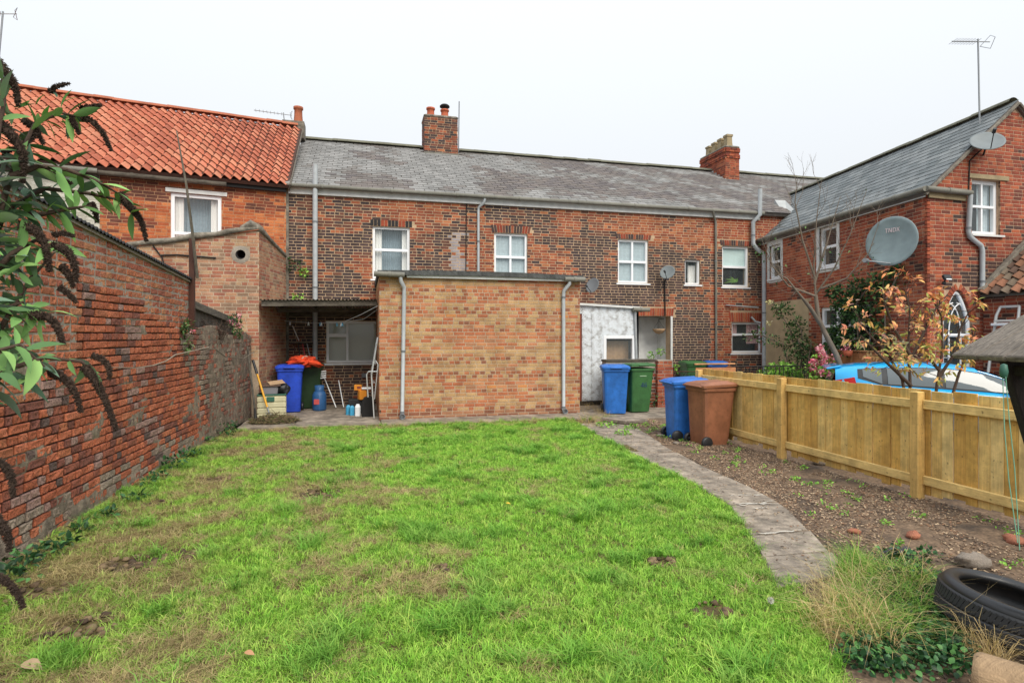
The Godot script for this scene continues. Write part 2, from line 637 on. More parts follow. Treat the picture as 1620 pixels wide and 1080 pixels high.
func make_materials() -> void:
	mesh_bank.brick = [brick_mesh(0.0, 0)]
	mesh_bank.rough = []
	for i in 6:
		mesh_bank.rough.append(brick_mesh(1.0, i))
	# terrace: 0-3 orange red, 4-6 brown, 7-9 near black, 10 salmon, 11 lintel black, 12-14 the redder east end
	brick_set("terrace", ["b96a48", "ad5e42", "c5764f", "a15941", "855244", "764d41", "8c5a48", "534341", "4b3f42", "5f4b4a", "cd8358", "3a3739", "b4553a", "a64c36", "c0623f", "b3abae"])
	brick_set("orange", ["cc7345", "d67e4b", "c1683f", "a9593c", "8f4f3b", "74463a", "dd8a55"])
	brick_set("wing", ["b75e42", "a9543c", "c46b48", "9b4c39", "82483a", "5d403a", "c97a58", "54403c"])
	brick_set("flet", ["dc9a6c", "d5895e", "cc7c56", "ddb482", "d6ae7c", "cd9f70", "b5714f", "a26a50", "e39a5e", "c28b68", "d8946c"])
	brick_set("out", ["cc9a78", "c48668", "d0aa86", "bf7c62", "b57560", "d09f80", "a98870"])
	brick_set("garden", ["c8714f", "d87c58", "ad6650", "985e4f", "e28661", "7a645e", "b8958a", "d5825c", "ce8463", "c2745c", "df9a70", "ab9888", "9a8674", "b3a290", "928072", "9f6c5c"], "rough", 0.6, 4.0)
	brick_set("slating", ["9a9a99", "919190", "a2a2a1", "8d8a87", "86827f", "7f7875", "837b77", "767070", "8a9296", "7c8589", "969da0"], "slate", 0.2, 4.0)
	brick_set("pant", ["e38f70", "de8867", "e79876", "da8060", "d0785b", "e49070", "c67257"], "pantile", 0.2, 4.0)
	brick_set("old_pant", ["8d6a55", "7a5c4b", "9c6f54", "6c5548", "a8755a", "8a7a68"], "pantile", 0.4, 4.0)
	brick_set("painted", ["dfdccd", "d6d4c6", "e4e2d6"], "brick", 0.2, 3.0)
	M.ridge_grey = mat(hx("80806f"), 0.9, T.grain, 3.0, 0.4)
	M.pant_ridge = mat(hx("c0704f"), 0.85, T.grain, 3.0, 0.3)
	M.tile_gap_shade = mat(hx("4a332b"), 0.95)  # dark slab colour stands in for shade in the gaps between pantiles
	M.mortar_tan = mat(hx("d6b998"), 0.95, T.grain, 2.0, 0.2)
	M.mortar_orange = mat(hx("c99c78"), 0.95, T.grain, 2.0, 0.2)
	M.mortar_buff = mat(hx("d0bba2"), 0.95, T.grain, 2.0, 0.2)
	M.mortar_wing = mat(hx("d2b094"), 0.95, T.grain, 2.0, 0.2)
	M.mortar_grey = mat(hx("bdb3a6"), 0.95, T.grain, 3.0, 0.6)
	M.mortar_dark = mat(hx("4b3a34"), 0.97, T.grain, 3.0, 0.8)
	M.cement = mat(hx("aaa294"), 0.95, T.concrete, 1.2, 0.6)
	M.render = mat(hx("c5b08c"), 0.95, T.soft, 0.7, 0.3)
	M.concrete = mat(hx("bfb1a0"), 0.93, T.concrete, 0.6, 0.5)
	M.slab = mat(hx("c3b5a4"), 0.93, T.concrete, 0.9, 0.6)
	M.upvc = mat(hx("e9ecef"), 0.35)
	M.white_paint = mat(hx("e2e4e2"), 0.7, T.soft, 1.0)
	M.white_brick = mat(hx("dbd9cb"), 0.8, T.grain, 1.5, 0.3)
	M.peel = mat(hx("eef2f5"), 0.75, T.peel, 1.5, 0.3)
	M.plank_white = mat(hx("d8dad8"), 0.7, T.rust, 0.8, 0.3)
	M.gutter = mat(hx("8b8a80"), 0.7, T.grain, 3.0)
	M.pipe = mat(hx("b6bcbf"), 0.55, T.soft, 1.5)
	M.pipe_band = mat(hx("6f7478"), 0.6)
	M.felt = mat(hx("6a6d6c"), 0.95, T.concrete, 2.0, 0.4)
	M.lead = mat(hx("b4b7b6"), 0.6, T.soft, 1.0)
	M.terracotta = mat(hx("d87350"), 0.8, T.grain, 3.0)
	M.buff_pot = mat(hx("b3a280"), 0.85, T.grain, 3.0)
	M.dark = mat(hx("1d1c1c"), 0.9)
	M.interior = mat(hx("4a4642"), 0.95)
	M.net = mat(hx("c3d3d8"), 0.95, T.soft, 3.0)
	M.net_grey = mat(hx("94a8b2"), 0.95, T.soft, 3.0)  # blue-grey of sky reflected in the glass, put into the net colour
	M.curtain = mat(hx("e2e3df"), 0.95)
	M.pink_curtain = mat(hx("cfa9a6"), 0.95)
	M.blind = mat(hx("bcd2d0"), 0.9)
	var g := StandardMaterial3D.new()
	g.transparency = BaseMaterial3D.TRANSPARENCY_ALPHA
	g.albedo_color = Color(0.85, 0.93, 0.95, 0.06)
	g.roughness = 0.03
	g.metallic_specular = 0.75
	M.glass = g
	var cg := StandardMaterial3D.new()
	cg.albedo_color = hx("565e60")
	cg.roughness = 0.04
	cg.metallic_specular = 0.95
	cg.metallic = 0.0
	M.car_glass = cg
	M.car_paint = mat(hx("16a3e2"), 0.28)
	M.car_paint.clearcoat_enabled = true
	M.car_paint.clearcoat = 0.9
	M.car_paint.clearcoat_roughness = 0.05
	M.car_trim = mat(hx("26282a"), 0.5)
	M.red_lens = mat(hx("d3363a"), 0.2)
	M.chrome = mat(hx("d5d8da"), 0.25)
	M.chrome.metallic = 0.8
	M.rubber = mat(hx("323335"), 0.55, T.grain, 6.0)
	M.rubber_wall = mat(hx("2b2c2e"), 0.42, T.soft, 3.0)
	M.tread = mat(hx("303133"), 0.75)
	M.black_plastic = mat(hx("25272a"), 0.4)
	M.iron = mat(hx("2a2928"), 0.6, T.grain, 5.0)
	M.rust_iron = mat(hx("5c382c"), 0.85, T.grain, 5.0, 0.3)
	M.steel = mat(hx("8d9194"), 0.45)
	M.steel.metallic = 0.5
	M.alu = mat(hx("c9cccb"), 0.45)
	M.alu.metallic = 0.3
	M.dish = mat(hx("7d8587"), 0.6, T.soft, 1.5)
	M.dish_big = mat(hx("8b9da1"), 0.55, T.soft, 1.2)
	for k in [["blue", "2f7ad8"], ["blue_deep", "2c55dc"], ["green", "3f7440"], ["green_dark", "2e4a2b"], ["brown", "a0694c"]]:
		M["bin_" + k[0]] = mat(hx(k[1]), 0.5, T.scuff, 1.1)
	M.jacket = mat(hx("f0532a"), 0.9, T.soft, 5.0)
	M.reflect = mat(hx("c9c6b4"), 0.4)
	M.cream = mat(hx("d6d0ab"), 0.55, T.soft, 1.5)
	M.box_green = mat(hx("2f5f4e"), 0.5)
	M.tub_grey = mat(hx("85848a"), 0.5)
	M.card = mat(hx("b99a78"), 0.9, T.soft, 3.0)
	M.brown_lid = mat(hx("6e5547"), 0.7, T.grain, 3.0)
	M.yellow = mat(hx("dea32e"), 0.5)
	M.orange_box = mat(hx("e08f2a"), 0.6)
	M.blue_gas = mat(hx("2f5f94"), 0.5, T.soft, 3.0)
	M.label_red = mat(hx("b84a4a"), 0.6)
	M.blue_can = mat(hx("3f9cc4"), 0.5)
	M.white_can = mat(hx("e3e6e8"), 0.5)
	M.handle_wood = mat(hx("8a8478"), 0.9, T.old_wood_v, 1.5)
	M.stick = mat(hx("9a9080"), 0.9, T.old_wood_v, 1.5)
	M.rail_grey = mat(hx("978f82"), 0.95, T.old_wood, 1.2, 0.5)
	M.board_grey = mat(hx("8a8276"), 0.95, T.old_wood_v, 1.2, 0.5)
	M.timber_dark = mat(hx("8a8175"), 0.95, T.old_wood, 1.0, 0.5)
	M.table_roof = mat(hx("b8ada0"), 0.95, T.old_wood, 3.0, 0.8)
	M.table_dark = mat(hx("3a312c"), 0.9, T.old_wood_v, 2.5, 0.5)
	M.corrug = mat(hx("a39d93"), 0.8, T.rust, 1.0)
	M.log = mat(hx("b99c7a"), 0.9, T.wood_h, 2.0, 0.4)
	M.log_end = mat(hx("c5ab88"), 0.9, T.grain, 2.0)
	M.twine = mat(hx("6fa58c"), 0.9)
	M.root = mat(hx("97897a"), 0.95)
	M.bark = mat(hx("8c7f70"), 0.95, T.grain, 6.0, 0.4)
	M.bark_dark = mat(hx("5c4a3e"), 0.95, T.grain, 6.0, 0.4)
	M.panicle = mat(hx("4a3a2f"), 1.0, T.grain, 20.0)
	M.red_door = mat(hx("84402c"), 0.6)
	M.soil = mat(hx("ffffff"), 1.0, T.soil, 0.55, 0.8)
	M.thatch = mat(hx("ffffff"), 1.0, T.thatch, 0.8, 0.8)
	M.drive = mat(hx("8f8a84"), 0.95, T.grain, 1.0, 0.4)
	M.brick_bit = mat(hx("c98468"), 0.95, T.grain, 6.0, 0.5)
	M.stone_bit = mat(hx("a79c90"), 0.95, T.grain, 6.0, 0.5)
	M.panel = mat(hx("c98a5c"), 0.85, T.wood_h, 1.0, 0.3)
	M.panel_rail = mat(hx("d39a6a"), 0.85, T.wood_v, 1.0, 0.3)
	M.gravel = mat(Color.WHITE, 1.0)
	M.gravel.vertex_color_use_as_albedo = true
	M.fence = []
	for i in 8:
		var c: Color = [hx("f6d080"), hx("eec26c"), hx("fadb92"), hx("e6b860"), hx("f3cc7a"), hx("deb05c"), hx("f7d384"), hx("ebbf6a")][i]
		M.fence.append(mat(c, 0.8, T.wood_v, 1.1, 0.25, Vector3(0.37 * i, 0.21 * i, 0.13 * i)))
	M.fence_rail = mat(hx("fad88c"), 0.8, T.wood_h, 0.9, 0.25)
	M.fence_post = mat(hx("e8c074"), 0.85, T.wood_v, 1.3, 0.25)

func leaf_mat(c: Color, rough := 0.6) -> StandardMaterial3D:
	var m := mat(c, rough)
	m.backlight_enabled = true
	m.backlight = Color(0.55, 0.55, 0.55)
	m.metallic_specular = 0.35
	return m

func leaf_set(key: String, cols: Array, rough := 0.6) -> void:
	var mats := []
	var pal := []
	for c in cols:
		pal.append(hx(c))
		mats.append(leaf_mat(hx(c), rough))
	var many := leaf_mat(Color.WHITE, rough)
	many.vertex_color_use_as_albedo = true
	leaf_mats[key] = {"pal": pal, "mats": mats, "many": many}

# a leaf of unit length along +y, facing +z, folded at the midrib and drooping
func leaf_mesh(wide: float, droop: float, fold: float, segs := 4) -> ArrayMesh:
	var st := st_new()
	st.set_smooth_group(0)
	var mid := []
	var lef := []
	var rig := []
	for i in segs + 1:
		var t := float(i) / segs
		var wd := wide * 0.5 * pow(sin(PI * clampf(0.06 + 0.94 * t, 0, 1)), 0.9) * (1.15 - 0.45 * t)
		if i == segs:
			wd = 0.0
		var z := -droop * t * t
		var y := t * (1.0 - 0.25 * droop * t)
		mid.append(Vector3(0, y, z))
		lef.append(Vector3(-wd, y, z + wd * fold))
		rig.append(Vector3(wd, y, z + wd * fold))
	for i in segs:
		tri(st, lef[i], mid[i], mid[i + 1])
		tri(st, mid[i], rig[i], mid[i + 1])
		if i < segs - 1:
			tri(st, lef[i], mid[i + 1], lef[i + 1])
			tri(st, rig[i], rig[i + 1], mid[i + 1])
	return done(st)

# ---------------------------------------------------------------- building parts
func wavy(st: SurfaceTool, w: Dictionary, u0: float, u1: float, v0: float, v1: float, d: float, amp: float, period: float) -> void:
	st.set_smooth_group(0)
	var n := int(maxf(4, (u1 - u0) / period * 6.0))
	for i in n:
		var a := lerpf(u0, u1, float(i) / n)
		var b := lerpf(u0, u1, float(i + 1) / n)
		var da := d + amp * sin(a / period * TAU)
		var db := d + amp * sin(b / period * TAU)
		quad(st, P(w, a, v0, da), P(w, b, v0, db), P(w, b, v1, db), P(w, a, v1, da))
	st.set_smooth_group(-1)

# a window with frame, mullions, transoms, panes, sill and what hangs behind it
func window(parent: Node3D, w: Dictionary, r: Array, mull: Array, trans: Array, o := {}) -> MeshInstance3D:
	var u0: float = r[0]
	var v0: float = r[1]
	var u1: float = r[2]
	var v1: float = r[3]
	var dep: float = -o.get("recess", 0.06)
	var fw: float = o.get("fw", 0.06)
	var bw: float = o.get("bw", 0.055)
	var st := st_new()
	var bar := func(a: float, b: float, c: float, d: float, front: float, th: float):
		hexa(st, [P(w, a, b, front), P(w, c, b, front), P(w, c, b, front - th), P(w, a, b, front - th), P(w, a, d, front), P(w, c, d, front), P(w, c, d, front - th), P(w, a, d, front - th)])
	bar.call(u0, v0, u0 + fw, v1, dep, 0.07)
	bar.call(u1 - fw, v0, u1, v1, dep, 0.07)
	bar.call(u0 + fw, v0, u1 - fw, v0 + fw, dep - 0.002, 0.07)
	bar.call(u0 + fw, v1 - fw, u1 - fw, v1, dep - 0.002, 0.07)
	var us := [u0 + fw]
	for m in mull:
		var x := lerpf(u0, u1, m)
		bar.call(x - bw * 0.5, v0 + fw, x + bw * 0.5, v1 - fw, dep - 0.004, 0.06)
		us.append_array([x - bw * 0.5, x + bw * 0.5])
	us.append(u1 - fw)
	var vs := [v0 + fw]
	for m in trans:
		var y := lerpf(v0, v1, m)
		bar.call(u0 + fw, y - bw * 0.6, u1 - fw, y + bw * 0.6, dep + 0.008, 0.07)
		vs.append_array([y - bw * 0.6, y + bw * 0.6])
	vs.append(v1 - fw)
	var win := wput(parent, "window", done(st), o.get("mat", M.upvc))
	for j in vs.size() / 2:
		for i in us.size() / 2:
			var a: float = us[i * 2]
			var b: float = us[i * 2 + 1]
			var c: float = vs[j * 2]
			var d: float = vs[j * 2 + 1]
			# an inner casement lip round each pane
			var s2 := st_new()
			quad(s2, P(w, a, c, dep - 0.035), P(w, b, c, dep - 0.035), P(w, b, d, dep - 0.035), P(w, a, d, dep - 0.035))
			wput(win, "pane", done(s2), M.glass)
	if o.has("sill"):
		var s3 := st_new()
		var q: float = o.sill
		hexa(s3, [P(w, u0 - 0.05, v0 - 0.05, q), P(w, u1 + 0.05, v0 - 0.05, q), P(w, u1 + 0.05, v0 - 0.05, dep - 0.05), P(w, u0 - 0.05, v0 - 0.05, dep - 0.05), P(w, u0 - 0.05, v0 - 0.012, q), P(w, u1 + 0.05, v0 - 0.012, q), P(w, u1 + 0.05, v0 - 0.001, dep - 0.05), P(w, u0 - 0.05, v0 - 0.001, dep - 0.05)])
		wput(win, "sill", done(s3), o.get("sill_mat", M.upvc))
	for k in o.get("hang", []):
		var s4 := st_new()
		wavy(s4, w, lerpf(u0, u1, k[1]), lerpf(u0, u1, k[2]), lerpf(v0, v1, k[3]), lerpf(v0, v1, k[4]), dep - k[5], 0.012 if k[0] != "blind" else 0.0, k[6] if k.size() > 6 else 0.07)
		wput(win, "curtain" if k[0] != "blind" else "blind", done(s4), M[k[0]])
	return win

func pipe(parent: Node3D, pts: Array, r := 0.036, m: Material = null, bands := []) -> void:
	var p := wput(parent, "downpipe", tube_mesh(pts, r, 10), m if m else M.pipe)
	for b in bands:
		wput(p, "pipe_band", tube_mesh([b - Vector3(0, 0.02, 0), b + Vector3(0, 0.02, 0)], r + 0.008, 10), M.pipe_band)

func gutter(parent: Node3D, a: Vector3, b: Vector3, m: Material = null) -> void:
	var st := st_new()
	tube(st, [a, b], 0.055, 10)
	var n := int(a.distance_to(b) / 1.8) + 1
	for i in n:
		var q := a.lerp(b, (i + 0.5) / n)
		var d := (b - a).normalized() * 0.03
		tube(st, [q - d, q + d], 0.064, 10)
	wput(parent, "gutter", done(st), m if m else M.gutter)

func beam(parent: Node3D, called: String, a: Vector3, b: Vector3, wdt: float, hgt: float, m: Material, up := Vector3.UP) -> MeshInstance3D:
	var st := st_new()
	bar_between(st, a, b, wdt, hgt, up)
	return wput(parent, called, done(st), m)

func bar_between(st: SurfaceTool, a: Vector3, b: Vector3, wdt: float, hgt: float, up := Vector3.UP) -> void:
	var y := (b - a)
	var l := y.length()
	y /= l
	var x := y.cross(up).normalized()
	var z := x.cross(y)
	cbox(st, (a + b) * 0.5, Vector3(wdt, l, hgt), minf(0.006, minf(wdt, hgt) * 0.2), Basis(x, y, z))

func slate_unit() -> ArrayMesh:
	if not mesh_bank.has("slate"):
		var st := st_new()
		box(st, Vector3.ZERO, Vector3.ONE)
		mesh_bank.slate = done(st)
	return mesh_bank.slate

# a slated slope: eave left, eave right, ridge right, ridge left as seen from outside
func slates(parent: Node3D, a: Vector3, b: Vector3, c: Vector3, d: Vector3, key: String, tone: Callable, skip = null, limit := 300, ex := 0.2, wd := 0.26) -> void:
	var s := (d - a)
	var rows := int(ceil(s.length() / ex))
	var n := (b - a).cross(s).normalized()
	var sd := s.normalized()
	var xfs := []
	var tones := []
	for r in rows:
		var t := (r + 0.5) / rows
		var l := a.lerp(d, t)
		var e := b.lerp(c, t)
		var u := (e - l).normalized()
		var ln := l.distance_to(e)
		var x := -wd * 0.5 * (r % 2) - 0.02
		while x < ln:
			var ww := wd * rng.randf_range(0.93, 1.0)
			var x0 := maxf(x, 0.0)
			var x1 := minf(x + ww, ln)
			x += wd
			if x1 - x0 < 0.04:
				continue
			var p := l + u * (x0 + x1) * 0.5
			if skip != null and skip.call(p):
				continue
			var tilt := Basis(u, -0.05 + rng.randf_range(-0.006, 0.006))
			var bas := Basis(u * (x1 - x0 - 0.006), tilt * sd * ex * 1.25, tilt * n * 0.009)
			xfs.append(Transform3D(bas, p + n * (0.012 + rng.randf_range(0, 0.003))))
			tones.append(tone.call(p, t))
	pieces(parent, "slate", "slating", [slate_unit()], xfs, tones, M[key].pal, M[key].mats, M[key].many, limit)

func roof_slab(parent: Node3D, called: String, a: Vector3, b: Vector3, c: Vector3, d: Vector3, th: float, m: Material) -> MeshInstance3D:
	var n := (b - a).cross(d - a).normalized() * th
	var st := st_new()
	hexa(st, [a - n, b - n, c - n, d - n, a, b, c, d])
	return wput(parent, called, done(st), m)

func ridge_tiles(parent: Node3D, a: Vector3, b: Vector3, r: float, l: float, m: Material, arch := true) -> void:
	var d := (b - a).normalized()
	var n := int(a.distance_to(b) / l)
	var st := st_new()
	var side := d.cross(Vector3.UP).normalized()
	st.set_smooth_group(0)
	var ring := func(c: Vector3, rr: float):
		var o := []
		for k in 7:
			var t := PI * (k / 6.0) * 0.9 + PI * 0.05
			o.append(c - side * cos(t) * rr + Vector3.UP * (sin(t) * rr * 0.9 - rr * 0.45))
		return o
	var p0 := []
	var rr0 := [ring.call(Vector3.ZERO, r), ring.call(d * (l * 1.05), r * 0.95)]
	for k in 6:
		quad(st, rr0[0][k + 1], rr0[0][k], rr0[1][k], rr0[1][k + 1])
	st.set_smooth_group(-1)
	for k in 6:
		quad(st, rr0[0][k], rr0[0][k + 1], rr0[0][k + 1] - Vector3.UP * 0.03, rr0[0][k] - Vector3.UP * 0.03)
	var mesh := done(st)
	var shift := base_shift(parent)
	for i in n:
		put(parent, "ridge_tile", mesh, m, shift * Transform3D(Basis(), a + d * (i * l) + Vector3(0, rng.randf_range(-0.008, 0.008), 0)))

func chimney_pot(parent: Node3D, at: Vector3, r: float, h: float, m: Material, cap := false, square := false) -> void:
	var st := st_new()
	var prof := [Vector2(r * 1.12, 0), Vector2(r * 1.05, h * 0.08), Vector2(r * 0.92, h * 0.5), Vector2(r * 0.88, h * 0.82), Vector2(r * 1.1, h * 0.86), Vector2(r * 1.1, h), Vector2(r * 0.8, h), Vector2(r * 0.7, h * 0.6), Vector2(0, h * 0.6)]
	lathe(st, prof, 4 if square else 14, Transform3D(Basis(Vector3.UP, PI / 4 if square else 0.0), Vector3.ZERO), not square)
	var o := put(parent, "chimney_pot", done(st), m, base_shift(parent) * Transform3D(Basis(), at))
	if cap:
		var s2 := st_new()
		lathe(s2, [Vector2(r * 0.75, 0), Vector2(r * 0.75, 0.08), Vector2(r * 1.25, 0.09), Vector2(r * 1.25, 0.13), Vector2(r * 0.9, 0.17), Vector2(0, 0.19)], 14)
		put(o, "cowl", done(s2), M.dark, Transform3D(Basis(), Vector3(0, h, 0)))

func chimney(house: Node3D, lo: Vector3, hi: Vector3, mortar: Material, kind: String, tone: Callable, capm: Material, steps := false) -> MeshInstance3D:
	var st := st_new()
	box(st, (lo + hi) * 0.5, hi - lo)
	var ch := wput(house, "chimney", done(st), mortar)
	var L := {"x": [], "t": []}
	for f in [[Vector3(lo.x, lo.y, hi.z), Vector3(hi.x, lo.y, hi.z)], [Vector3(lo.x, lo.y, lo.z), Vector3(lo.x, lo.y, hi.z)], [Vector3(hi.x, lo.y, hi.z), Vector3(hi.x, lo.y, lo.z)]]:
		var w := wall_frame(f[0], f[1], hi.y - lo.y)
		var q := lay(w, [], {"tone": tone, "proud": 0.006, "uneven": 0.004})
		for i in q.x.size():
			var t: Transform3D = q.x[i]
			if steps:
				var k: float = t.origin.y - (hi.y - 0.38)
				if k > 0.0 and k < 0.16:
					t.origin += w.n * 0.035
				elif k > 0.26:
					t.origin += w.n * 0.04
			L.x.append(t)
			L.t.append(q.t[i])
	pieces(ch, "brick", "brickwork", mesh_bank.brick, L.x, L.t, M[kind].pal, M[kind].mats, M[kind].many, 0)
	var s2 := st_new()
	cbox(s2, Vector3((lo.x + hi.x) * 0.5, hi.y + 0.04, (lo.z + hi.z) * 0.5), Vector3(hi.x - lo.x + 0.04, 0.09, hi.z - lo.z + 0.04), 0.03)
	wput(ch, "flaunching", done(s2), capm)
	return ch

# ---------------------------------------------------------------- the terrace
func fnoise(f: float, sd: int) -> FastNoiseLite:
	var n := FastNoiseLite.new()
	n.frequency = f
	n.seed = sd
	n.fractal_octaves = 3
	return n

func build_terrace() -> void:
	var Z := -15.2
	var h := thing("terraced_house_row", "long dark red brick terrace under a grey slate roof with four white upstairs windows", "house", Vector3(8.6, -0.15, Z - 4))
	var w := wall_frame(Vector3(-1.8, 0, Z), Vector3(19, 0, Z), 5.36)
	var win := {"a": [2.02, 3.16, 2.95, 4.49], "b": [5.17, 3.2, 6.09, 4.46], "c": [8.73, 3.21, 9.67, 4.44], "d": [10.83, 3.21, 11.33, 3.93], "e": [12.06, 3.17, 12.96, 4.38], "f": [12.38, 1.21, 13.44, 2.12], "g": [0.9, 1.04, 2.3, 2.08], "p": [8.9, -0.15, 10.37, 2.28]}
	var op := win.values()
	wput(h, "wall", wall_slab(w, op, 0.28, -0.15), M.mortar_tan)
	var st := st_new()
	box(st, Vector3(8.6, 2.6, Z - 8.1), Vector3(20.8, 5.5, 0.25))
	box(st, Vector3(-1.68, 2.6, Z - 4.2), Vector3(0.23, 5.5, 7.5))
	box(st, Vector3(18.9, 2.6, Z - 4.2), Vector3(0.23, 5.5, 7.5))
	box(st, Vector3(8.6, 2.75, Z - 4.2), Vector3(20.3, 0.2, 7.4))
	wput(h, "rear_wall", done(st), M.interior)
	var js := st_new()
	box(js, Vector3(-1.83, 2.6, Z + 0.0), Vector3(0.12, 5.5, 0.09))
	wput(h, "mortar_joint", done(js), M.cement)
	# gable ends under the roof
	for x in [-1.68, 18.9]:
		var sg := st_new()
		var p := []
		for q in [[-0.1, 5.3], [-4.05, 7.72], [-8.1, 5.3]]:
			p.append([Vector3(x - 0.1, q[1], Z + q[0]), Vector3(x + 0.1, q[1], Z + q[0])])
		tri(sg, p[0][0], p[1][0], p[2][0])
		tri(sg, p[0][1], p[2][1], p[1][1])
		wput(h, "gable", done(sg), M.terrace.mats[4])
	var nz := fnoise(0.35, 5)
	var nf := fnoise(1.6, 6)
	var tone := func(u: float, v: float, _len: float) -> int:
		var x := u - 1.8
		var k := 0.18 + nz.get_noise_2d(x * 1.2, v * 1.6) * 0.9 + nf.get_noise_2d(x, v) * 0.25
		if v < 4.35 + nz.get_noise_2d(x * 2.0, 9.0) * 0.5:
			k += 0.36
		if x < -0.3:
			k += 0.30
		if x > 0.3 and x < 3.2 and v > 3.0:
			k -= 0.12
		if x > 5.0 and x < 9.8 and v > 1.6 and v < 4.3:
			k += 0.08
		if v < 2.2 and x > 8.5 and x < 9.9:
			k += 0.25
		if x > 9.9:
			k -= 0.05
			if v < 2.5 or v > 4.5:
				k -= 0.35
		if v > 4.5 and x > 5:
			k -= 0.15
		k += rng.randf_range(-0.36, 0.36)
		if absf(x - 2.38 - 0.05 * sin(v * 6.0)) < 0.20 + 0.07 * sin(v * 9.0) + rng.randf_range(-0.08, 0.08) and v > 2.9 and v < 4.5 - rng.randf() * 0.3 and rng.randf() < 0.88:
			return 15
		if k > 0.5:
			return 7 + rng.randi() % 3
		if k > 0.26:
			return 4 + rng.randi() % 3
		if rng.randf() < 0.05:
			return 10
		return (12 + rng.randi() % 3) if x > 9.9 and rng.randf() < 0.6 else rng.randi() % 4
	var behind_ext := func(u: float, v: float) -> bool:
		return u > 2.25 and u < 6.3 and v < 2.75
	var L := lay(w, op, {"tone": tone, "proud": 0.003, "header": func(r): return r % 6 == 3, "skip": behind_ext})
	# lintels of bricks on end, the openings below them
	var lint := {"a": [0.155, [11, 11, 11, 12, 12, 11, 11, 11, 12, 12, 11, 11]], "b": [0.2, []], "c": [0.14, []], "e": [0.16, []]}
	for k in lint:
		var q: Array = win[k]
		var pat: Array = lint[k][1]
		# clear the courses there
		var keep_x := []
		var keep_t := []
		for i in L.x.size():
			var p: Vector3 = L.x[i].origin
			var u := p.x + 1.8
			if u > q[0] - 0.08 and u < q[2] + 0.08 and p.y > q[3] and p.y < q[3] + lint[k][0] + 0.02:
				continue
			keep_x.append(L.x[i])
			keep_t.append(L.t[i])
		L.x = keep_x
		L.t = keep_t
		soldiers(w, L, q[0] - 0.06, q[2] + 0.06, q[3] + 0.006, lint[k][0], func(i): return pat[i % pat.size()] if pat.size() else [7, 1, 8, 4, 13, 9][(i * 5 + i / 3) % 6], 12 if k == "a" else 0, 0.0 if k == "a" else 0.22)
	for q in [[win.f, 0.30], [win.p, 0.24]]:
		var kx := []
		var kt := []
		for i in L.x.size():
			var p: Vector3 = L.x[i].origin
			var u := p.x + 1.8
			if u > q[0][0] - 0.1 and u < q[0][2] + 0.1 and p.y > q[0][3] and p.y < q[0][3] + q[1] + 0.02:
				continue
			kx.append(L.x[i])
			kt.append(L.t[i])
		L.x = kx
		L.t = kt
		soldiers(w, L, q[0][0] - 0.08, q[0][2] + 0.08, q[0][3] + 0.006, q[1] - 0.02, func(i): return [12, 13, 2, 14][i % 4], 0, 0.12)
	brick_pieces(h, L, "terrace", 300, func(p): return p.x > 0.1 and p.x < 4.9 and p.y < 3.35)
	# windows
	window(h, w, win.a, [], [0.56], {"sill": 0.03, "hang": [["net_grey", 0.06, 0.94, 0.0, 1.0, 0.3, 0.05], ["curtain", 0.05, 0.25, 0.05, 0.95, 0.14], ["curtain", 0.80, 0.95, 0.05, 0.95, 0.14]]})
	window(h, w, win.b, [0.5], [0.5], {"sill": 0.03, "hang": [["net", 0.02, 0.98, 0.0, 1.0, 0.09, 0.04]]})
	window(h, w, win.c, [0.5], [0.49], {"sill": 0.03, "hang": [["net", 0.02, 0.98, 0.0, 1.0, 0.09, 0.04]]})
	window(h, w, win.d, [], [], {"sill": 0.03, "fw": 0.05, "hang": [["curtain", 0.45, 0.95, 0.05, 0.8, 0.16, 0.09], ["net", 0.05, 0.9, 0.3, 1.0, 0.5, 0.05]]})
	window(h, w, win.e, [], [0.49], {"sill": 0.03, "hang": [["blind", 0.05, 0.95, 0.49, 1.0, 0.08]]})
	window(h, w, win.f, [], [0.6], {"sill": 0.03, "hang": [["pink_curtain", 0.05, 0.28, 0.55, 0.97, 0.14], ["pink_curtain", 0.6, 0.95, 0.3, 0.97, 0.14]]})
	window(h, w, win.g, [0.36], [], {"sill": 0.03, "mat": M.upvc, "hang": []})
	var sx := st_new()
	var wg: Array = win.g
	bar_rect(sx, w, wg[0] + 0.06, lerpf(wg[1], wg[3], 0.62), wg[0] + 0.5, lerpf(wg[1], wg[3], 0.70), -0.055, 0.05)
	wput(h, "window_bar", done(sx), M.upvc)
	var sb := st_new()
	bar_rect(sb, w, wg[0], wg[1], wg[2], wg[3], -0.3, 0.01)
	wput(h, "reflection_sheet", done(sb), mat(hx("c6c9bd"), 0.95))  # flat sheet whose colour stands in for the reflection in these panes
	# roof
	var ea := Vector3(-1.84, 5.40, Z + 0.16)
	var eb := Vector3(19.1, 5.40, Z + 0.16)
	var rc := Vector3(19.1, 7.80, Z - 4.0)
	var rd := Vector3(-1.84, 7.80, Z - 4.0)
	roof_slab(h, "roof", ea, eb, rc, rd, 0.1, M.slating.mats[6])
	roof_slab(h, "roof", Vector3(19.1, 5.40, Z - 8.3), Vector3(-1.84, 5.40, Z - 8.3), rd, rc, 0.1, M.slating.mats[6])
	var n1 := fnoise(0.28, 21)
	var n2 := fnoise(1.1, 22)
	var stone := func(p: Vector3, t: float) -> int:
		var k := n1.get_noise_2d(p.x + p.y * 1.3, p.y * 3.0) + 0.5 * n2.get_noise_2d(p.x + p.y, p.y * 3.0)
		if p.x > 3.2 and p.x < 17:
			k += 0.16 + 0.12 * sin(t * PI)
		if p.x < -0.5 or (p.x > 1.2 and p.x < 3.0):
			k -= 0.3
		k += rng.randf_range(-0.22, 0.22)
		if k > 0.30:
			return 5 + rng.randi() % 3
		if k > 0.08:
			return 3 + rng.randi() % 2
		return rng.randi() % 3
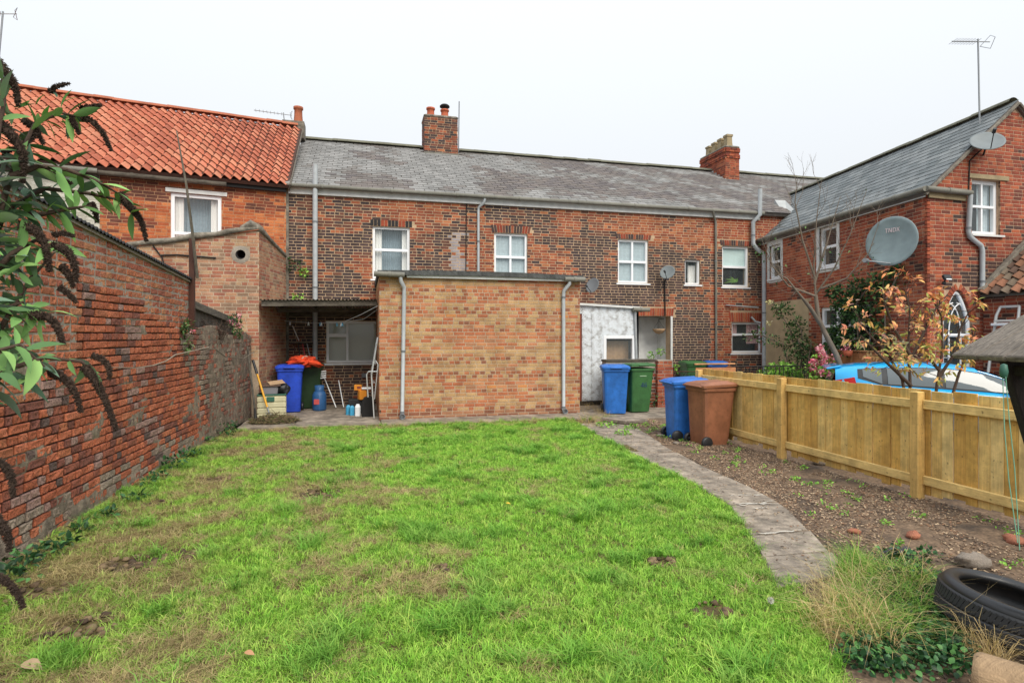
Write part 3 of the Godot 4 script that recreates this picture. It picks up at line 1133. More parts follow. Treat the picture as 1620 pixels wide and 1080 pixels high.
	var cut := func(p: Vector3) -> bool:
		return (p.x > 1.86 and p.x < 2.96 and p.z < -18.72) or (p.x > 12.46 and p.x < 13.06 and p.z < -18.3) or wing_covers(p)
	slates(h, ea, eb, rc, rd, "slating", stone, cut)
	ridge_tiles(h, rd + Vector3(0, 0.06, 0), rc + Vector3(0, 0.06, 0), 0.13, 0.45, M.ridge_grey)
	beam(h, "fascia", Vector3(-1.78, 5.25, Z + 0.05), Vector3(11.5, 5.25, Z + 0.05), 0.14, 0.03, M.white_paint, Vector3(0, 0, 1))
	beam(h, "soffit", Vector3(-1.78, 5.33, Z + 0.06), Vector3(11.5, 5.33, Z + 0.06), 0.03, 0.14, M.white_paint, Vector3(0, 0, 1))
	gutter(h, Vector3(-1.82, 5.36, Z + 0.17), Vector3(11.55, 5.36, Z + 0.17))
	# chimneys
	var ct := func(_u, v, _l): return [7, 8, 4, 5, 9, 1][rng.randi() % 6] if rng.randf() < 0.8 else rng.randi() % 6
	var c1 := chimney(h, Vector3(1.88, 7.2, -19.55), Vector3(2.95, 8.72, -18.78), M.mortar_tan, "terrace", ct, M.cement)
	chimney_pot(c1, Vector3(2.12, 8.76, -19.15), 0.13, 0.38, M.terracotta)
	chimney_pot(c1, Vector3(2.58, 8.80, -19.15), 0.13, 0.32, M.terracotta, true)
	var fl := st_new()
	box(fl, Vector3(2.42, 7.53, -18.73), Vector3(1.12, 0.10, 0.05))
	wput(c1, "flashing", done(fl), M.gutter)
	wput(c1, "pole", tube_mesh([Vector3(3.0, 7.7, -18.9), Vector3(3.02, 9.35, -18.9)], 0.018, 6), M.pipe_band)
	var c2 := chimney(h, Vector3(12.48, 7.0, -19.9), Vector3(13.04, 8.42, -18.3), M.mortar_orange, "wing", func(_u, _v, _l): return rng.randi() % 5, M.cement, true)
	for i in 4:
		chimney_pot(c2, Vector3(12.76, 8.46, -18.56 - i * 0.38), 0.16, 0.5 - 0.02 * i, M.buff_pot, false, true)
	var f2 := st_new()
	box(f2, Vector3(12.76, 7.16, -18.26), Vector3(0.66, 0.1, 0.05))
	for i in 6:
		box(f2, Vector3(12.455, 7.22 + i * 0.12, -18.36 - i * 0.19), Vector3(0.03, 0.16, 0.2))
	wput(c2, "flashing", done(f2), M.lead)
	# pipes down the wall
	pipe(h, [Vector3(-1.15, 0.1, Z + 0.14), Vector3(-1.15, 5.9, Z + 0.14)], 0.062, M.pipe, [Vector3(-1.15, 4.5, Z + 0.14), Vector3(-1.15, 2.9, Z + 0.14)])
	pipe(h, [Vector3(3.08, 5.3, Z + 0.2), Vector3(3.06, 5.2, Z + 0.18), Vector3(2.94, 5.1, Z + 0.06), Vector3(2.93, 5.0, Z + 0.06), Vector3(2.93, 2.6, Z + 0.06)], 0.034, M.pipe, [Vector3(2.93, 4.2, Z + 0.06)])
	pipe(h, [Vector3(9.84, 5.32, Z + 0.18), Vector3(9.86, 5.22, Z + 0.16), Vector3(9.98, 5.12, Z + 0.06), Vector3(10.0, 5.0, Z + 0.06), Vector3(10.02, 0.7, Z + 0.06)], 0.034, M.gutter, [Vector3(10.0, 3.9, Z + 0.06), Vector3(10.01, 2.1, Z + 0.06)])
	pipe(h, [Vector3(11.36, 6.05, Z + 0.25), Vector3(11.36, 5.3, Z + 0.25), Vector3(11.22, 5.1, Z + 0.12), Vector3(11.22, 4.45, Z + 0.12), Vector3(11.36, 4.26, Z + 0.16), Vector3(11.5, 4.16, Z + 0.22), Vector3(11.52, 4.0, Z + 0.22), Vector3(11.52, -0.1, Z + 0.22)], 0.062, M.pipe, [Vector3(11.22, 4.7, Z + 0.12), Vector3(11.52, 2.4, Z + 0.22)])
	pipe(h, [Vector3(11.45, 2.1, Z + 0.14), Vector3(11.3, 2.14, Z + 0.12), Vector3(11.2, 2.28, Z + 0.06)], 0.03, M.pipe)
	wput(h, "overflow_pipe", tube_mesh([Vector3(10.35, 2.62, Z + 0.05), Vector3(11.4, 2.56, Z + 0.12)], 0.018, 6), M.pipe)
	wput(h, "cable", tube_mesh([Vector3(2.62, 5.3, Z + 0.02), Vector3(2.60, 3.0, Z + 0.02)], 0.012, 5), M.dark)

func bar_rect(st: SurfaceTool, w: Dictionary, a: float, b: float, c: float, d: float, front: float, th: float) -> void:
	hexa(st, [P(w, a, b, front), P(w, c, b, front), P(w, c, b, front - th), P(w, a, b, front - th), P(w, a, d, front), P(w, c, d, front), P(w, c, d, front - th), P(w, a, d, front - th)])

# ---------------------------------------------------------------- the orange house on the left
func pantile_mesh() -> ArrayMesh:
	var st := st_new()
	st.set_smooth_group(0)
	var n := 9
	var z := func(i: int) -> float:
		var x := float(i) / n
		return 0.042 * (sin(TAU * (x - 0.1)) + 0.25 * sin(2.0 * TAU * (x - 0.1)))
	for i in n:
		var a := Vector3(float(i) / n - 0.5, -0.5, z.call(i))
		var b := Vector3(float(i + 1) / n - 0.5, -0.5, z.call(i + 1))
		quad(st, a, b, b + Vector3(0, 1, 0), a + Vector3(0, 1, 0))
	st.set_smooth_group(-1)
	for i in n:
		var a := Vector3(float(i) / n - 0.5, -0.5, z.call(i))
		var b := Vector3(float(i + 1) / n - 0.5, -0.5, z.call(i + 1))
		var dn := Vector3(0, 0, -0.011)
		quad(st, a + dn, b + dn, b, a)
	return done(st)

func pantiles(parent: Node3D, a: Vector3, b: Vector3, c: Vector3, d: Vector3, key: String, wd: float, ex: float, limit: int, rag := 0.0) -> void:
	if not mesh_bank.has("pantile"):
		mesh_bank.pantile = pantile_mesh()
	var s := d - a
	var rows := int(round(s.length() / ex))
	var sd := s.normalized()
	var n := (b - a).cross(s).normalized()
	var nz := fnoise(0.4, 31)
	var xfs := []
	var tones := []
	for r in rows:
		var l := a.lerp(d, (r + 0.5) / rows)
		var e := b.lerp(c, (r + 0.5) / rows)
		var u := (e - l).normalized()
		var ln := l.distance_to(e)
		for k in int(ln / wd):
			var p := l + u * ((k + 0.5) * wd)
			var tilt := Basis(u, -0.125 + rng.randf_range(-0.01, 0.01) * (1 + rag * 4))
			var bas := Basis(u * wd * 1.01, tilt * sd * ex * 1.12, tilt * n)
			bas = Basis(n, rng.randf_range(-1, 1) * (0.012 + rag * 0.03)) * bas
			xfs.append(Transform3D(bas, p + n * (0.045 + rng.randf_range(-0.004, 0.004) + rag * rng.randf_range(-0.01, 0.012))))
			var q := nz.get_noise_2d(p.x, p.y) * 0.7 + rng.randf_range(-0.25, 0.25) * (1.0 + rag)
			tones.append(clampi(int((q + 0.5) * M[key].pal.size()), 0, M[key].pal.size() - 1))
	pieces(parent, "tile", "tiling", [mesh_bank.pantile], xfs, tones, M[key].pal, M[key].mats, M[key].many, limit)

func build_orange_house() -> void:
	var R := Vector3(-1.83, 0, -15.15)
	var d := Vector3(-0.9857, 0, 0.1685)
	var n := Vector3(0.1685, 0, 0.9857)
	var mid := R + d * 3.78
	var lft := R + d * 11.0
	var h := thing("pantiled_house", "orange brick house with a red pantile roof and one white upstairs window", "house", Vector3(-6, -0.15, -16.5))
	var w := wall_frame(mid, R, 5.26)
	var win := [3.78 - 2.44, 3.4, 3.78 - 1.41, 4.96]
	wput(h, "wall", wall_slab(w, [win], 0.26, -0.15), M.mortar_orange)
	var nz := fnoise(0.7, 41)
	var tone := func(u: float, v: float, _l: float) -> int:
		var k := nz.get_noise_2d(u * 0.8, v * 3.0) * 1.2 + rng.randf_range(-0.35, 0.35)
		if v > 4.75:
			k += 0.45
		if k > 0.55:
			return 5 if rng.randf() < 0.5 else 4
		if k > 0.2:
			return 3 + rng.randi() % 2
		return [0, 1, 2, 6][rng.randi() % 4]
	var L := lay(w, [win], {"tone": tone, "proud": 0.004, "v0": 2.4, "header": func(r): return r % 4 == 2})
	brick_pieces(h, L, "orange", 300)
	window(h, w, win, [], [0.42], {"sill": 0.03, "recess": 0.03, "fw": 0.075, "hang": [["net_grey", 0.02, 0.98, 0.0, 1.0, 0.35, 0.06], ["curtain", 0.06, 0.24, 0.03, 0.95, 0.14], ["curtain", 0.78, 0.95, 0.03, 0.95, 0.14]]})
	var sl := st_new()
	hexa(sl, [P(w, win[0] - 0.1, 4.97, 0.035), P(w, win[2] + 0.12, 4.97, 0.035), P(w, win[2] + 0.12, 4.97, -0.1), P(w, win[0] - 0.1, 4.97, -0.1), P(w, win[0] - 0.1, 5.06, 0.03), P(w, win[2] + 0.12, 5.06, 0.03), P(w, win[2] + 0.12, 5.06, -0.1), P(w, win[0] - 0.1, 5.06, -0.1)])
	wput(h, "lintel", done(sl), M.white_paint)
	# the painted bay to its left
	var w2 := wall_frame(lft, mid, 5.2)
	wput(h, "painted_wall", wall_slab(w2, [], 0.26, -0.15), M.white_brick)
	var L2 := lay(w2, [], {"tone": func(_u, _v, _l): return rng.randi() % 3, "proud": 0.004, "v0": 3.0, "ua": 2.5})
	pieces(h, "painted_brick", "painted_brickwork", mesh_bank.brick, L2.x, L2.t, M.painted.pal, M.painted.mats, M.painted.many, 60)
	beam(h, "fascia", lft + Vector3(0, 5.2, 0) + n * 0.06, mid + Vector3(0, 5.2, 0) + n * 0.06, 0.18, 0.04, M.board_grey, n)
	gutter(h, lft + Vector3(0, 5.24, 0) + n * 0.2, mid + Vector3(0, 5.24, 0) + n * 0.2)
	gutter(h, mid + Vector3(0, 5.22, 0) + n * 0.16, R - d * -1.3 + Vector3(0, 5.22, 0) + n * 0.16, M.timber_dark)
	beam(h, "eaves_board", mid + Vector3(0, 5.28, 0) + n * 0.1, R + Vector3(0, 5.28, 0) + n * 0.1, 0.05, 0.2, M.dark, Vector3.UP)
	var st := st_new()
	var bk := R - n * 7.0
	for p in [[lft - n * 7.0, bk], [R - n * 0.3 + d * 0.15, bk + d * 0.15], [lft - n * 0.3, lft - n * 7.0]]:
		bar_between(st, p[0] + Vector3(0, 2.6, 0), p[1] + Vector3(0, 2.6, 0), 0.2, 5.4)
	bar_between(st, lft - n * 3.5 + Vector3(0, 2.9, 0), R - n * 3.5 + Vector3(0, 2.9, 0), 6.4, 0.1)
	wput(h, "rear_wall", done(st), M.interior)
	# roof
	var up := Vector3(0, 5.33, 0)
	var ea := lft + up + n * 0.22
	var eb := R + up + n * 0.22 - d * 0.05
	var rc := Vector3(-1.80, 7.92, -18.55)
	var rd := rc + d * 11.05
	roof_slab(h, "roof", ea, eb, rc, rd, 0.08, M.tile_gap_shade)
	var bb := bk + up
	roof_slab(h, "roof", bb, lft - n * 7.0 + up, rd, rc, 0.08, M.pant.mats[4])
	pantiles(h, ea, eb, rc, rd, "pant", 0.20, 0.27, 300)
	ridge_tiles(h, rd + Vector3(0, 0.1, 0), rc + Vector3(0, 0.1, 0), 0.13, 0.42, M.pant_ridge)
	var gb := st_new()
	var ge := eb - n * 7.2
	tri(gb, eb + Vector3(0.02, -0.1, 0), Vector3(ge.x, 5.25, ge.z) , rc + Vector3(0.02, -0.06, 0))
	wput(h, "gable", done(gb), M.terrace.mats[5])
	beam(h, "verge_board", eb + Vector3(0.02, -0.05, 0), rc + Vector3(0.02, -0.05, 0), 0.04, 0.16, M.timber_dark, n)
	var cs := st_new()
	var cp := rc + d * 0.25 + Vector3(0, 0, -0.35)
	box(cs, cp + Vector3(0, 0.0, 0), Vector3(0.62, 0.5, 0.5))
	var ch := wput(h, "chimney", done(cs), M.cement)
	chimney_pot(ch, cp + Vector3(0.12, 0.25, 0), 0.13, 0.5, M.pant_ridge)

# ---------------------------------------------------------------- the wing on the right
const WA := Vector3(11.6, 0, -15.2)
const WB := Vector3(10.7, 0, -9.1)
const WAPEX := Vector3(12.96, 6.51, -9.1)

func wing_covers(p: Vector3) -> bool:
	# whether a point of the terrace's roof lies under the wing's roof
	var back := (WA - WB).normalized()
	var k := (p.z + 9.1) / back.z
	var rx := WAPEX.x + back.x * k
	var ry := 6.46 - absf(p.x - rx) * (6.51 - 4.62) / 2.26
	return p.y < ry and p.x > 10.9

func build_wing() -> void:
	var back := (WA - WB).normalized()
	var far := back * 8.6
	var h := thing("gabled_wing", "red brick gabled wing with slate roof, arched window and tall gable window", "house", Vector3(13, -0.15, -12))
	var w := wall_frame(WA + back * 0.4, WB, 4.6)
	w.in1 = 0.07
	var o1 := [0.85, 3.37, 1.45, 4.33]
	var o2 := [3.19, 3.42, 3.87, 4.42]
	var o3 := [3.24, 0.3, 5.0, 2.42]
	for q in [o1, o2, o3]:
		q[2] = minf(q[2], 6.3)
	wput(h, "wall", wall_slab(w, [o1, o2, o3], 0.26, -0.15), M.mortar_wing)
	var nz := fnoise(0.8, 51)
	var tone := func(u: float, v: float, _l: float) -> int:
		var k := nz.get_noise_2d(u, v * 1.5) + rng.randf_range(-0.4, 0.4)
		if k > 0.48:
			return 4 + rng.randi() % 2
		return [0, 1, 2, 3, 6, 0, 2][rng.randi() % 7]
	var L := lay(w, [o1, o2, o3], {"tone": tone, "proud": 0.005, "header": func(r): return r % 4 == 2, "skip": func(u, v): return u > 0.55 and u < 2.75 and v < 2.68})
	for q in [o1, o2]:
		window(h, w, q, [], [0.5], {"sill": 0.06, "recess": 0.05, "fw": 0.07, "hang": [["curtain", 0.5, 0.95, 0.0, 0.4, 0.2]]})
		var s := st_new()
		bar_rect(s, w, q[0] - 0.1, q[1] - 0.1, q[0], q[3] + 0.12, 0.02, 0.05)
		bar_rect(s, w, q[2], q[1] - 0.1, q[2] + 0.1, q[3] + 0.12, 0.02, 0.05)
		bar_rect(s, w, q[0], q[3], q[2], q[3] + 0.12, 0.022, 0.05)
		bar_rect(s, w, q[0], q[1] - 0.12, q[2], q[1] - 0.052, 0.022, 0.05)
		wput(h, "window_surround", done(s), M.white_paint)
	window(h, w, o3, [0.33, 0.66], [0.78], {"recess": 0.04, "fw": 0.08})
	# rendered patch low on the wall
	var rs := st_new()
	bar_rect(rs, w, 0.55, -0.15, 2.75, 2.68, 0.018, 0.03)
	wput(h, "render", done(rs), M.render)
	# gable wall
	var wg := wall_frame(WB, Vector3(15.2, 0, -9.1), 6.4)
	wg.in0 = 0.07
	wg.top = func(x): return 6.46 - absf(x - 2.26) * (6.46 - 4.6) / 2.26
	var g1 := [1.12, 3.76, 1.87, 4.86]
	var ga := [0.4, 0.35, 1.14, 2.05]
	var arch := func(x: float) -> float:
		var t := clampf(absf(x - 0.77) / 0.37, 0, 1)
		return 2.0 + 0.62 * (1.0 - pow(t, 1.7)) * 1.0
	# the arched opening is cut in steps of one brick course
	var steps := []
	for i in 8:
		var x0 := 0.4 + 0.74 * i / 8.0
		var x1 := 0.4 + 0.74 * (i + 1) / 8.0
		steps.append([x0, 0.35, x1, maxf(arch.call(x0), arch.call(x1))])
	wput(h, "gable_wall", wall_slab(wg, [g1] + steps, 0.26, -0.15, [2.26]), M.mortar_wing)
	var ng := fnoise(0.9, 52)
	var gt := func(u: float, v: float, _l: float) -> int:
		var k := ng.get_noise_2d(u, v * 1.4) + rng.randf_range(-0.4, 0.4)
		if v < 3.7 and v > 2.3 and u > 0.5 and u < 3.0:
			k += 0.42
		if v > 3.8:
			k -= 0.1
		if k > 0.5:
			return 5 if rng.randf() < 0.5 else 7
		if k > 0.3:
			return 4
		return [0, 1, 3, 1, 2][rng.randi() % 5]
	var ring := func(u: float, v: float) -> bool:
		if v < 1.98 or absf(u - 0.77) > 0.52:
			return false
		for i in 25:
			var x := 0.40 + 0.74 * i / 24.0
			if Vector2(u - x, v - arch.call(x)).length() < 0.14:
				return true
		return false
	var L2 := lay(wg, [g1] + steps, {"tone": gt, "proud": 0.005, "header": func(r): return r % 4 == 1, "skip": ring})
	for side in [-1, 1]:
		for i in 11:
			var t := (i + 0.5) / 11.0
			var x: float = 0.77 + side * 0.372 * (1.0 - t * t * 0.4 - t * 0.58)
			var y: float = arch.call(x)
			var tg := Vector2(0.01, arch.call(x + 0.005) - arch.call(x - 0.005)).normalized()
			var nn := Vector2(-tg.y, tg.x)
			var c := Vector2(x, y) + nn * 0.068
			var along_n: Vector3 = wg.u * nn.x + Vector3.UP * nn.y
			var along_t: Vector3 = wg.u * tg.x + Vector3.UP * tg.y
			L2.x.append(Transform3D(Basis(along_t * 0.062, along_n * 0.125, wg.n * 0.05), P(wg, c.x, c.y, -0.014)))
			L2.t.append([0, 3, 2, 1][i % 4])
	L.x.append_array(L2.x)
	L.t.append_array(L2.t)
	brick_pieces(h, L, "wing", 300)
	window(h, wg, g1, [0.5], [0.52], {"sill": 0.06, "sill_mat": M.white_paint, "recess": 0.08, "fw": 0.07, "bw": 0.04, "hang": [["net", 0.5, 0.95, 0.02, 0.98, 0.12], ["net", 0.02, 0.5, 0.02, 0.98, 0.4]]})
	var ls := st_new()
	bar_rect(ls, wg, g1[0] - 0.08, 4.87, g1[2] + 0.2, 4.96, 0.03, 0.12)
	wput(h, "lintel", done(ls), M.buff_pot)
	# pointed window: frame, tracery, panes
	var fr := st_new()
	var outl := []
	for i in 17:
		var x := 0.41 + 0.72 * i / 16.0
		outl.append(Vector2(x, arch.call(x) - 0.01))
	var edge := [P(wg, 0.44, 0.4, -0.07)]
	for q in outl:
		edge.append(P(wg, lerpf(q.x, 0.77, 0.08), q.y - 0.03, -0.07))
	edge.append(P(wg, 1.10, 0.4, -0.07))
	tube(fr, edge, 0.04, 6)
	tube(fr, [P(wg, 0.42, 1.72, -0.07), P(wg, 1.12, 1.72, -0.07)], 0.04, 6)
	tube(fr, [P(wg, 0.42, 1.28, -0.07), P(wg, 1.12, 1.28, -0.07)], 0.018, 6)
	for x in [0.62, 0.92]:
		tube(fr, [P(wg, x, 0.4, -0.07), P(wg, x, 1.75, -0.07)], 0.02, 6)
	for q in [[0.62, 0.98], [0.92, 0.56], [0.46, 0.72], [1.08, 0.82]]:
		var pts := []
		for i in 7:
			var t := i / 6.0
			pts.append(P(wg, lerpf(q[0], q[1], t * t), 1.75 + 0.62 * sin(t * PI * 0.5), -0.07))
		tube(fr, pts, 0.013, 6)
	var aw := wput(h, "window", done(fr), M.upvc)
	var pn := st_new()
	for i in 16:
		quad(pn, P(wg, outl[i].x, 0.36, -0.09), P(wg, outl[i + 1].x, 0.36, -0.09), P(wg, outl[i + 1].x, outl[i + 1].y, -0.09), P(wg, outl[i].x, outl[i].y, -0.09))
	wput(aw, "pane", done(pn), M.glass)
	var as2 := st_new()
	bar_rect(as2, wg, 0.34, 0.27, 1.2, 0.35, 0.06, 0.16)
	wput(aw, "sill", done(as2), M.white_paint)
	# closed behind
	var cl := st_new()
	bar_between(cl, Vector3(15.1, 2.3, -9.3), Vector3(15.1, 2.3, -9.3) + far, 0.2, 4.8)
	bar_between(cl, Vector3(12.9, 2.7, -9.4), Vector3(12.9, 2.7, -9.4) + far, 3.9, 0.15)
	wput(h, "rear_wall", done(cl), M.interior)
	# roof
	var out := Vector3(-0.13, -0.11, 0)
	var fwd := Vector3(0, 0, 0.07)
	var a := WB + back * 6.2 + Vector3(0, 4.62, 0) + out
	var b := WB + Vector3(0, 4.62, 0) + out + fwd
	var c := WAPEX + fwd
	var d := WAPEX + far
	roof_slab(h, "roof", WB + far + Vector3(0, 4.62, 0) + out, b, c, d, 0.08, M.slating.mats[6])
	var e := Vector3(15.22, 4.62, -9.1) + fwd + Vector3(0.13, -0.11, 0)
	roof_slab(h, "roof", e, e - fwd + far, d, c, 0.08, M.slating.mats[6])
	var ns := fnoise(0.5, 61)
	var stone := func(p: Vector3, _t: float) -> int:
		var k := ns.get_noise_2d(p.x + p.z, p.y * 2.0) + rng.randf_range(-0.3, 0.3)
		return 8 + (0 if k < -0.1 else 1 if k < 0.15 else 2)
	var under := func(p: Vector3) -> bool:
		return p.z < -15.2 and p.y < 5.40 + (-15.04 - p.z) * 0.577
	slates(h, WB + far + Vector3(0, 4.62, 0) + out, b, c, d, "slating", stone, under, 300, 0.2, 0.28)
	ridge_tiles(h, d + Vector3(0, 0.05, 0), c + Vector3(0, 0.05, 0), 0.12, 0.45, M.ridge_grey)
	beam(h, "fascia", WA + Vector3(-0.05, 4.50, 0), WB + Vector3(-0.05, 4.50, 0), 0.14, 0.03, M.white_paint, Vector3(-1, 0, 0))
	gutter(h, WA + Vector3(-0.16, 4.56, 0), WB + Vector3(-0.16, 4.56, 0.1))
	gutter(h, WB + Vector3(-0.14, 4.56, 0.1), WB + Vector3(0.98, 4.54, 0.1))
	beam(h, "fascia_return", WB + Vector3(0, 4.47, 0.03), WB + Vector3(0.95, 4.45, 0.03), 0.12, 0.03, M.buff_pot, Vector3(0, 0, 1))
	beam(h, "verge", b + Vector3(0, -0.05, 0), c + Vector3(0, -0.05, 0), 0.05, 0.06, M.cement, Vector3(0, 0, 1))
	beam(h, "verge", e + Vector3(0, -0.05, 0), c + Vector3(0.01, -0.05, 0.001), 0.05, 0.06, M.cement, Vector3(0, 0, 1))
	# lead apron where the two roofs meet
	var lf := st_new()
	hexa(lf, [Vector3(12.34, 5.18, -14.96), Vector3(12.62, 5.42, -14.92), Vector3(12.62, 5.30, -15.0), Vector3(12.34, 5.06, -15.05), Vector3(12.62, 6.02, -15.9), Vector3(12.92, 6.0, -15.8), Vector3(12.92, 5.85, -15.9), Vector3(12.62, 5.85, -16.0)])
	wput(h, "flashing", done(lf), M.lead)
	var Z := -9.1
	pipe(h, [Vector3(11.66, 4.52, Z + 0.1), Vector3(11.66, 3.78, Z + 0.06), Vector3(11.70, 3.68, Z + 0.06), Vector3(11.98, 3.52, Z + 0.06), Vector3(12.02, 3.42, Z + 0.06), Vector3(12.02, 2.62, Z + 0.06)], 0.045, M.pipe, [Vector3(11.66, 3.85, Z + 0.06), Vector3(12.02, 2.8, Z + 0.06)])
	wput(h, "cable", tube_mesh([Vector3(12.1, 5.5, Z + 0.02), Vector3(11.74, 5.2, Z + 0.02), Vector3(11.72, 4.62, Z + 0.02)], 0.012, 5), M.dark)

func build_lean_building() -> void:
	var h := thing("pantiled_outhouse", "low brick outhouse with old brown pantiles beside the gable", "outhouse", Vector3(13.5, -0.15, -7))
	var w := wall_frame(Vector3(12.10, 0, -9.08), Vector3(12.10, 0, -4.4), 2.5)
	wput(h, "wall", wall_slab(w, [], 0.24, -0.15), M.mortar_wing)
	var L := lay(w, [], {"tone": func(_u, _v, _l): return [0, 1, 3, 4, 5, 0, 2][rng.randi() % 7], "proud": 0.006, "v0": 0.8})
	brick_pieces(h, L, "wing", 120)
	var st := st_new()
	box(st, Vector3(13.7, 1.1, -4.5), Vector3(3.2, 2.5, 0.2))
	box(st, Vector3(15.3, 1.1, -6.8), Vector3(0.2, 2.5, 4.5))
	wput(h, "rear_wall", done(st), M.wing.mats[3])
	var a := Vector3(11.95, 2.52, -9.04)
	var b := Vector3(11.95, 2.52, -4.2)
	var c := Vector3(13.7, 4.0, -4.2)
	var d := Vector3(13.7, 4.0, -9.04)
	roof_slab(h, "roof", a, b, c, d, 0.06, M.timber_dark)
	roof_slab(h, "roof", Vector3(15.45, 2.52, -4.2), Vector3(15.45, 2.52, -9.04), d, c, 0.06, M.timber_dark)
	pantiles(h, a, b, c, d, "old_pant", 0.19, 0.21, 150, 1.0)
	beam(h, "verge", a + Vector3(0, 0.08, 0.03), d + Vector3(0, 0.08, 0.03), 0.12, 0.10, M.cement)

# ---------------------------------------------------------------- outbuilding, extension
func build_outbuilding() -> void:
	var h := thing("brick_outbuilding", "small pale brick outbuilding with a round black vent hole", "outbuilding", Vector3(-3.4, -0.15, -14.2))
	var A := Vector3(-4.6, 0, -13.34)
	var B := Vector3(-2.15, 0, -13.34)
	var C := Vector3(-1.82, 0, -15.05)
	var w := wall_frame(A, B, 4.0)
	w.top = func(x): return 3.50 + 0.46 * x / 2.45
	var hole := [2.0, 3.33, 2.22, 3.55]
	wput(h, "wall", wall_slab(w, [hole], 0.22, -0.15), M.mortar_buff)
	var w2 := wall_frame(B, C, 4.0)
	w2.in0 = 0.05
	w2.top = func(x): return 3.96 - 0.34 * x / 1.74
	wput(h, "side_wall", wall_slab(w2, [], 0.22, -0.15), M.mortar_buff)
	var nz := fnoise(0.9, 71)
	var tone := func(u, v, _l): return clampi(int((nz.get_noise_2d(u, v * 2.0) + rng.randf_range(-0.35, 0.35) + 0.5) * 7), 0, 6)
	var L := lay(w, [[1.95, 3.29, 2.27, 3.58]], {"tone": tone, "proud": 0.003, "header": func(r): return r % 4 == 1, "v0": 1.2})
	var L2 := lay(w2, [], {"tone": tone, "proud": 0.003, "header": func(r): return r % 4 == 1})
	L.x.append_array(L2.x)
	L.t.append_array(L2.t)
	brick_pieces(h, L, "out", 300)
	var st := st_new()
	lathe(st, [Vector2(0.0, -0.28), Vector2(0.098, -0.28), Vector2(0.098, 0.012), Vector2(0.125, 0.012), Vector2(0.14, 0.0)], 20, Transform3D(Basis(Vector3.RIGHT, PI / 2), P(w, 2.11, 3.44, 0.0)))
	wput(h, "vent_hole", done(st), M.dark)
	var s2 := st_new()
	lathe(s2, [Vector2(0.10, 0.014), Vector2(0.16, 0.012), Vector2(0.19, 0.0)], 14, Transform3D(Basis(Vector3.RIGHT, PI / 2), P(w, 2.09, 3.42, 0.002)))
	wput(h, "mortar_collar", done(s2), M.mortar_grey)
	# mono-pitch roof with mortared edge
	roof_slab(h, "roof", Vector3(-4.7, 3.55, -13.3), Vector3(-2.16, 4.02, -13.3), Vector3(-1.84, 3.68, -15.05), Vector3(-4.7, 3.3, -15.0), 0.07, M.pant.mats[1])
	var pts := []
	var s3 := st_new()
	for i in 13:
		pts.append(P(w, 2.45 * i / 12.0, 3.53 + 0.46 * i / 12.0 + rng.randf_range(-0.015, 0.02), 0.02))
	var rad := []
	for i in 13:
		rad.append(rng.randf_range(0.05, 0.075))
	tube(s3, pts, rad, 6)
	tube(s3, [P(w, 2.1, 3.97, 0), P(w, 2.3, 4.07, 0), P(w, 2.44, 4.0, 0), P(w2, 0.6, 3.86, 0), P(w2, 1.7, 3.64, 0)], [0.05, 0.1, 0.08, 0.05, 0.05], 6)
	wput(h, "mortar_verge", done(s3), M.cement)
	wput(h, "cable", tube_mesh([P(w, 0.45, 3.55, 0.03), P(w, 0.62, 3.3, 0.03), P(w, 0.72, 2.9, 0.03)], 0.014, 5), M.dark)
	wput(h, "cable", tube_mesh([P(w, 0.6, 3.35, 0.03), P(w, 0.9, 3.37, 0.03), P(w, 1.62, 3.33, 0.03)], 0.016, 5), M.dark)

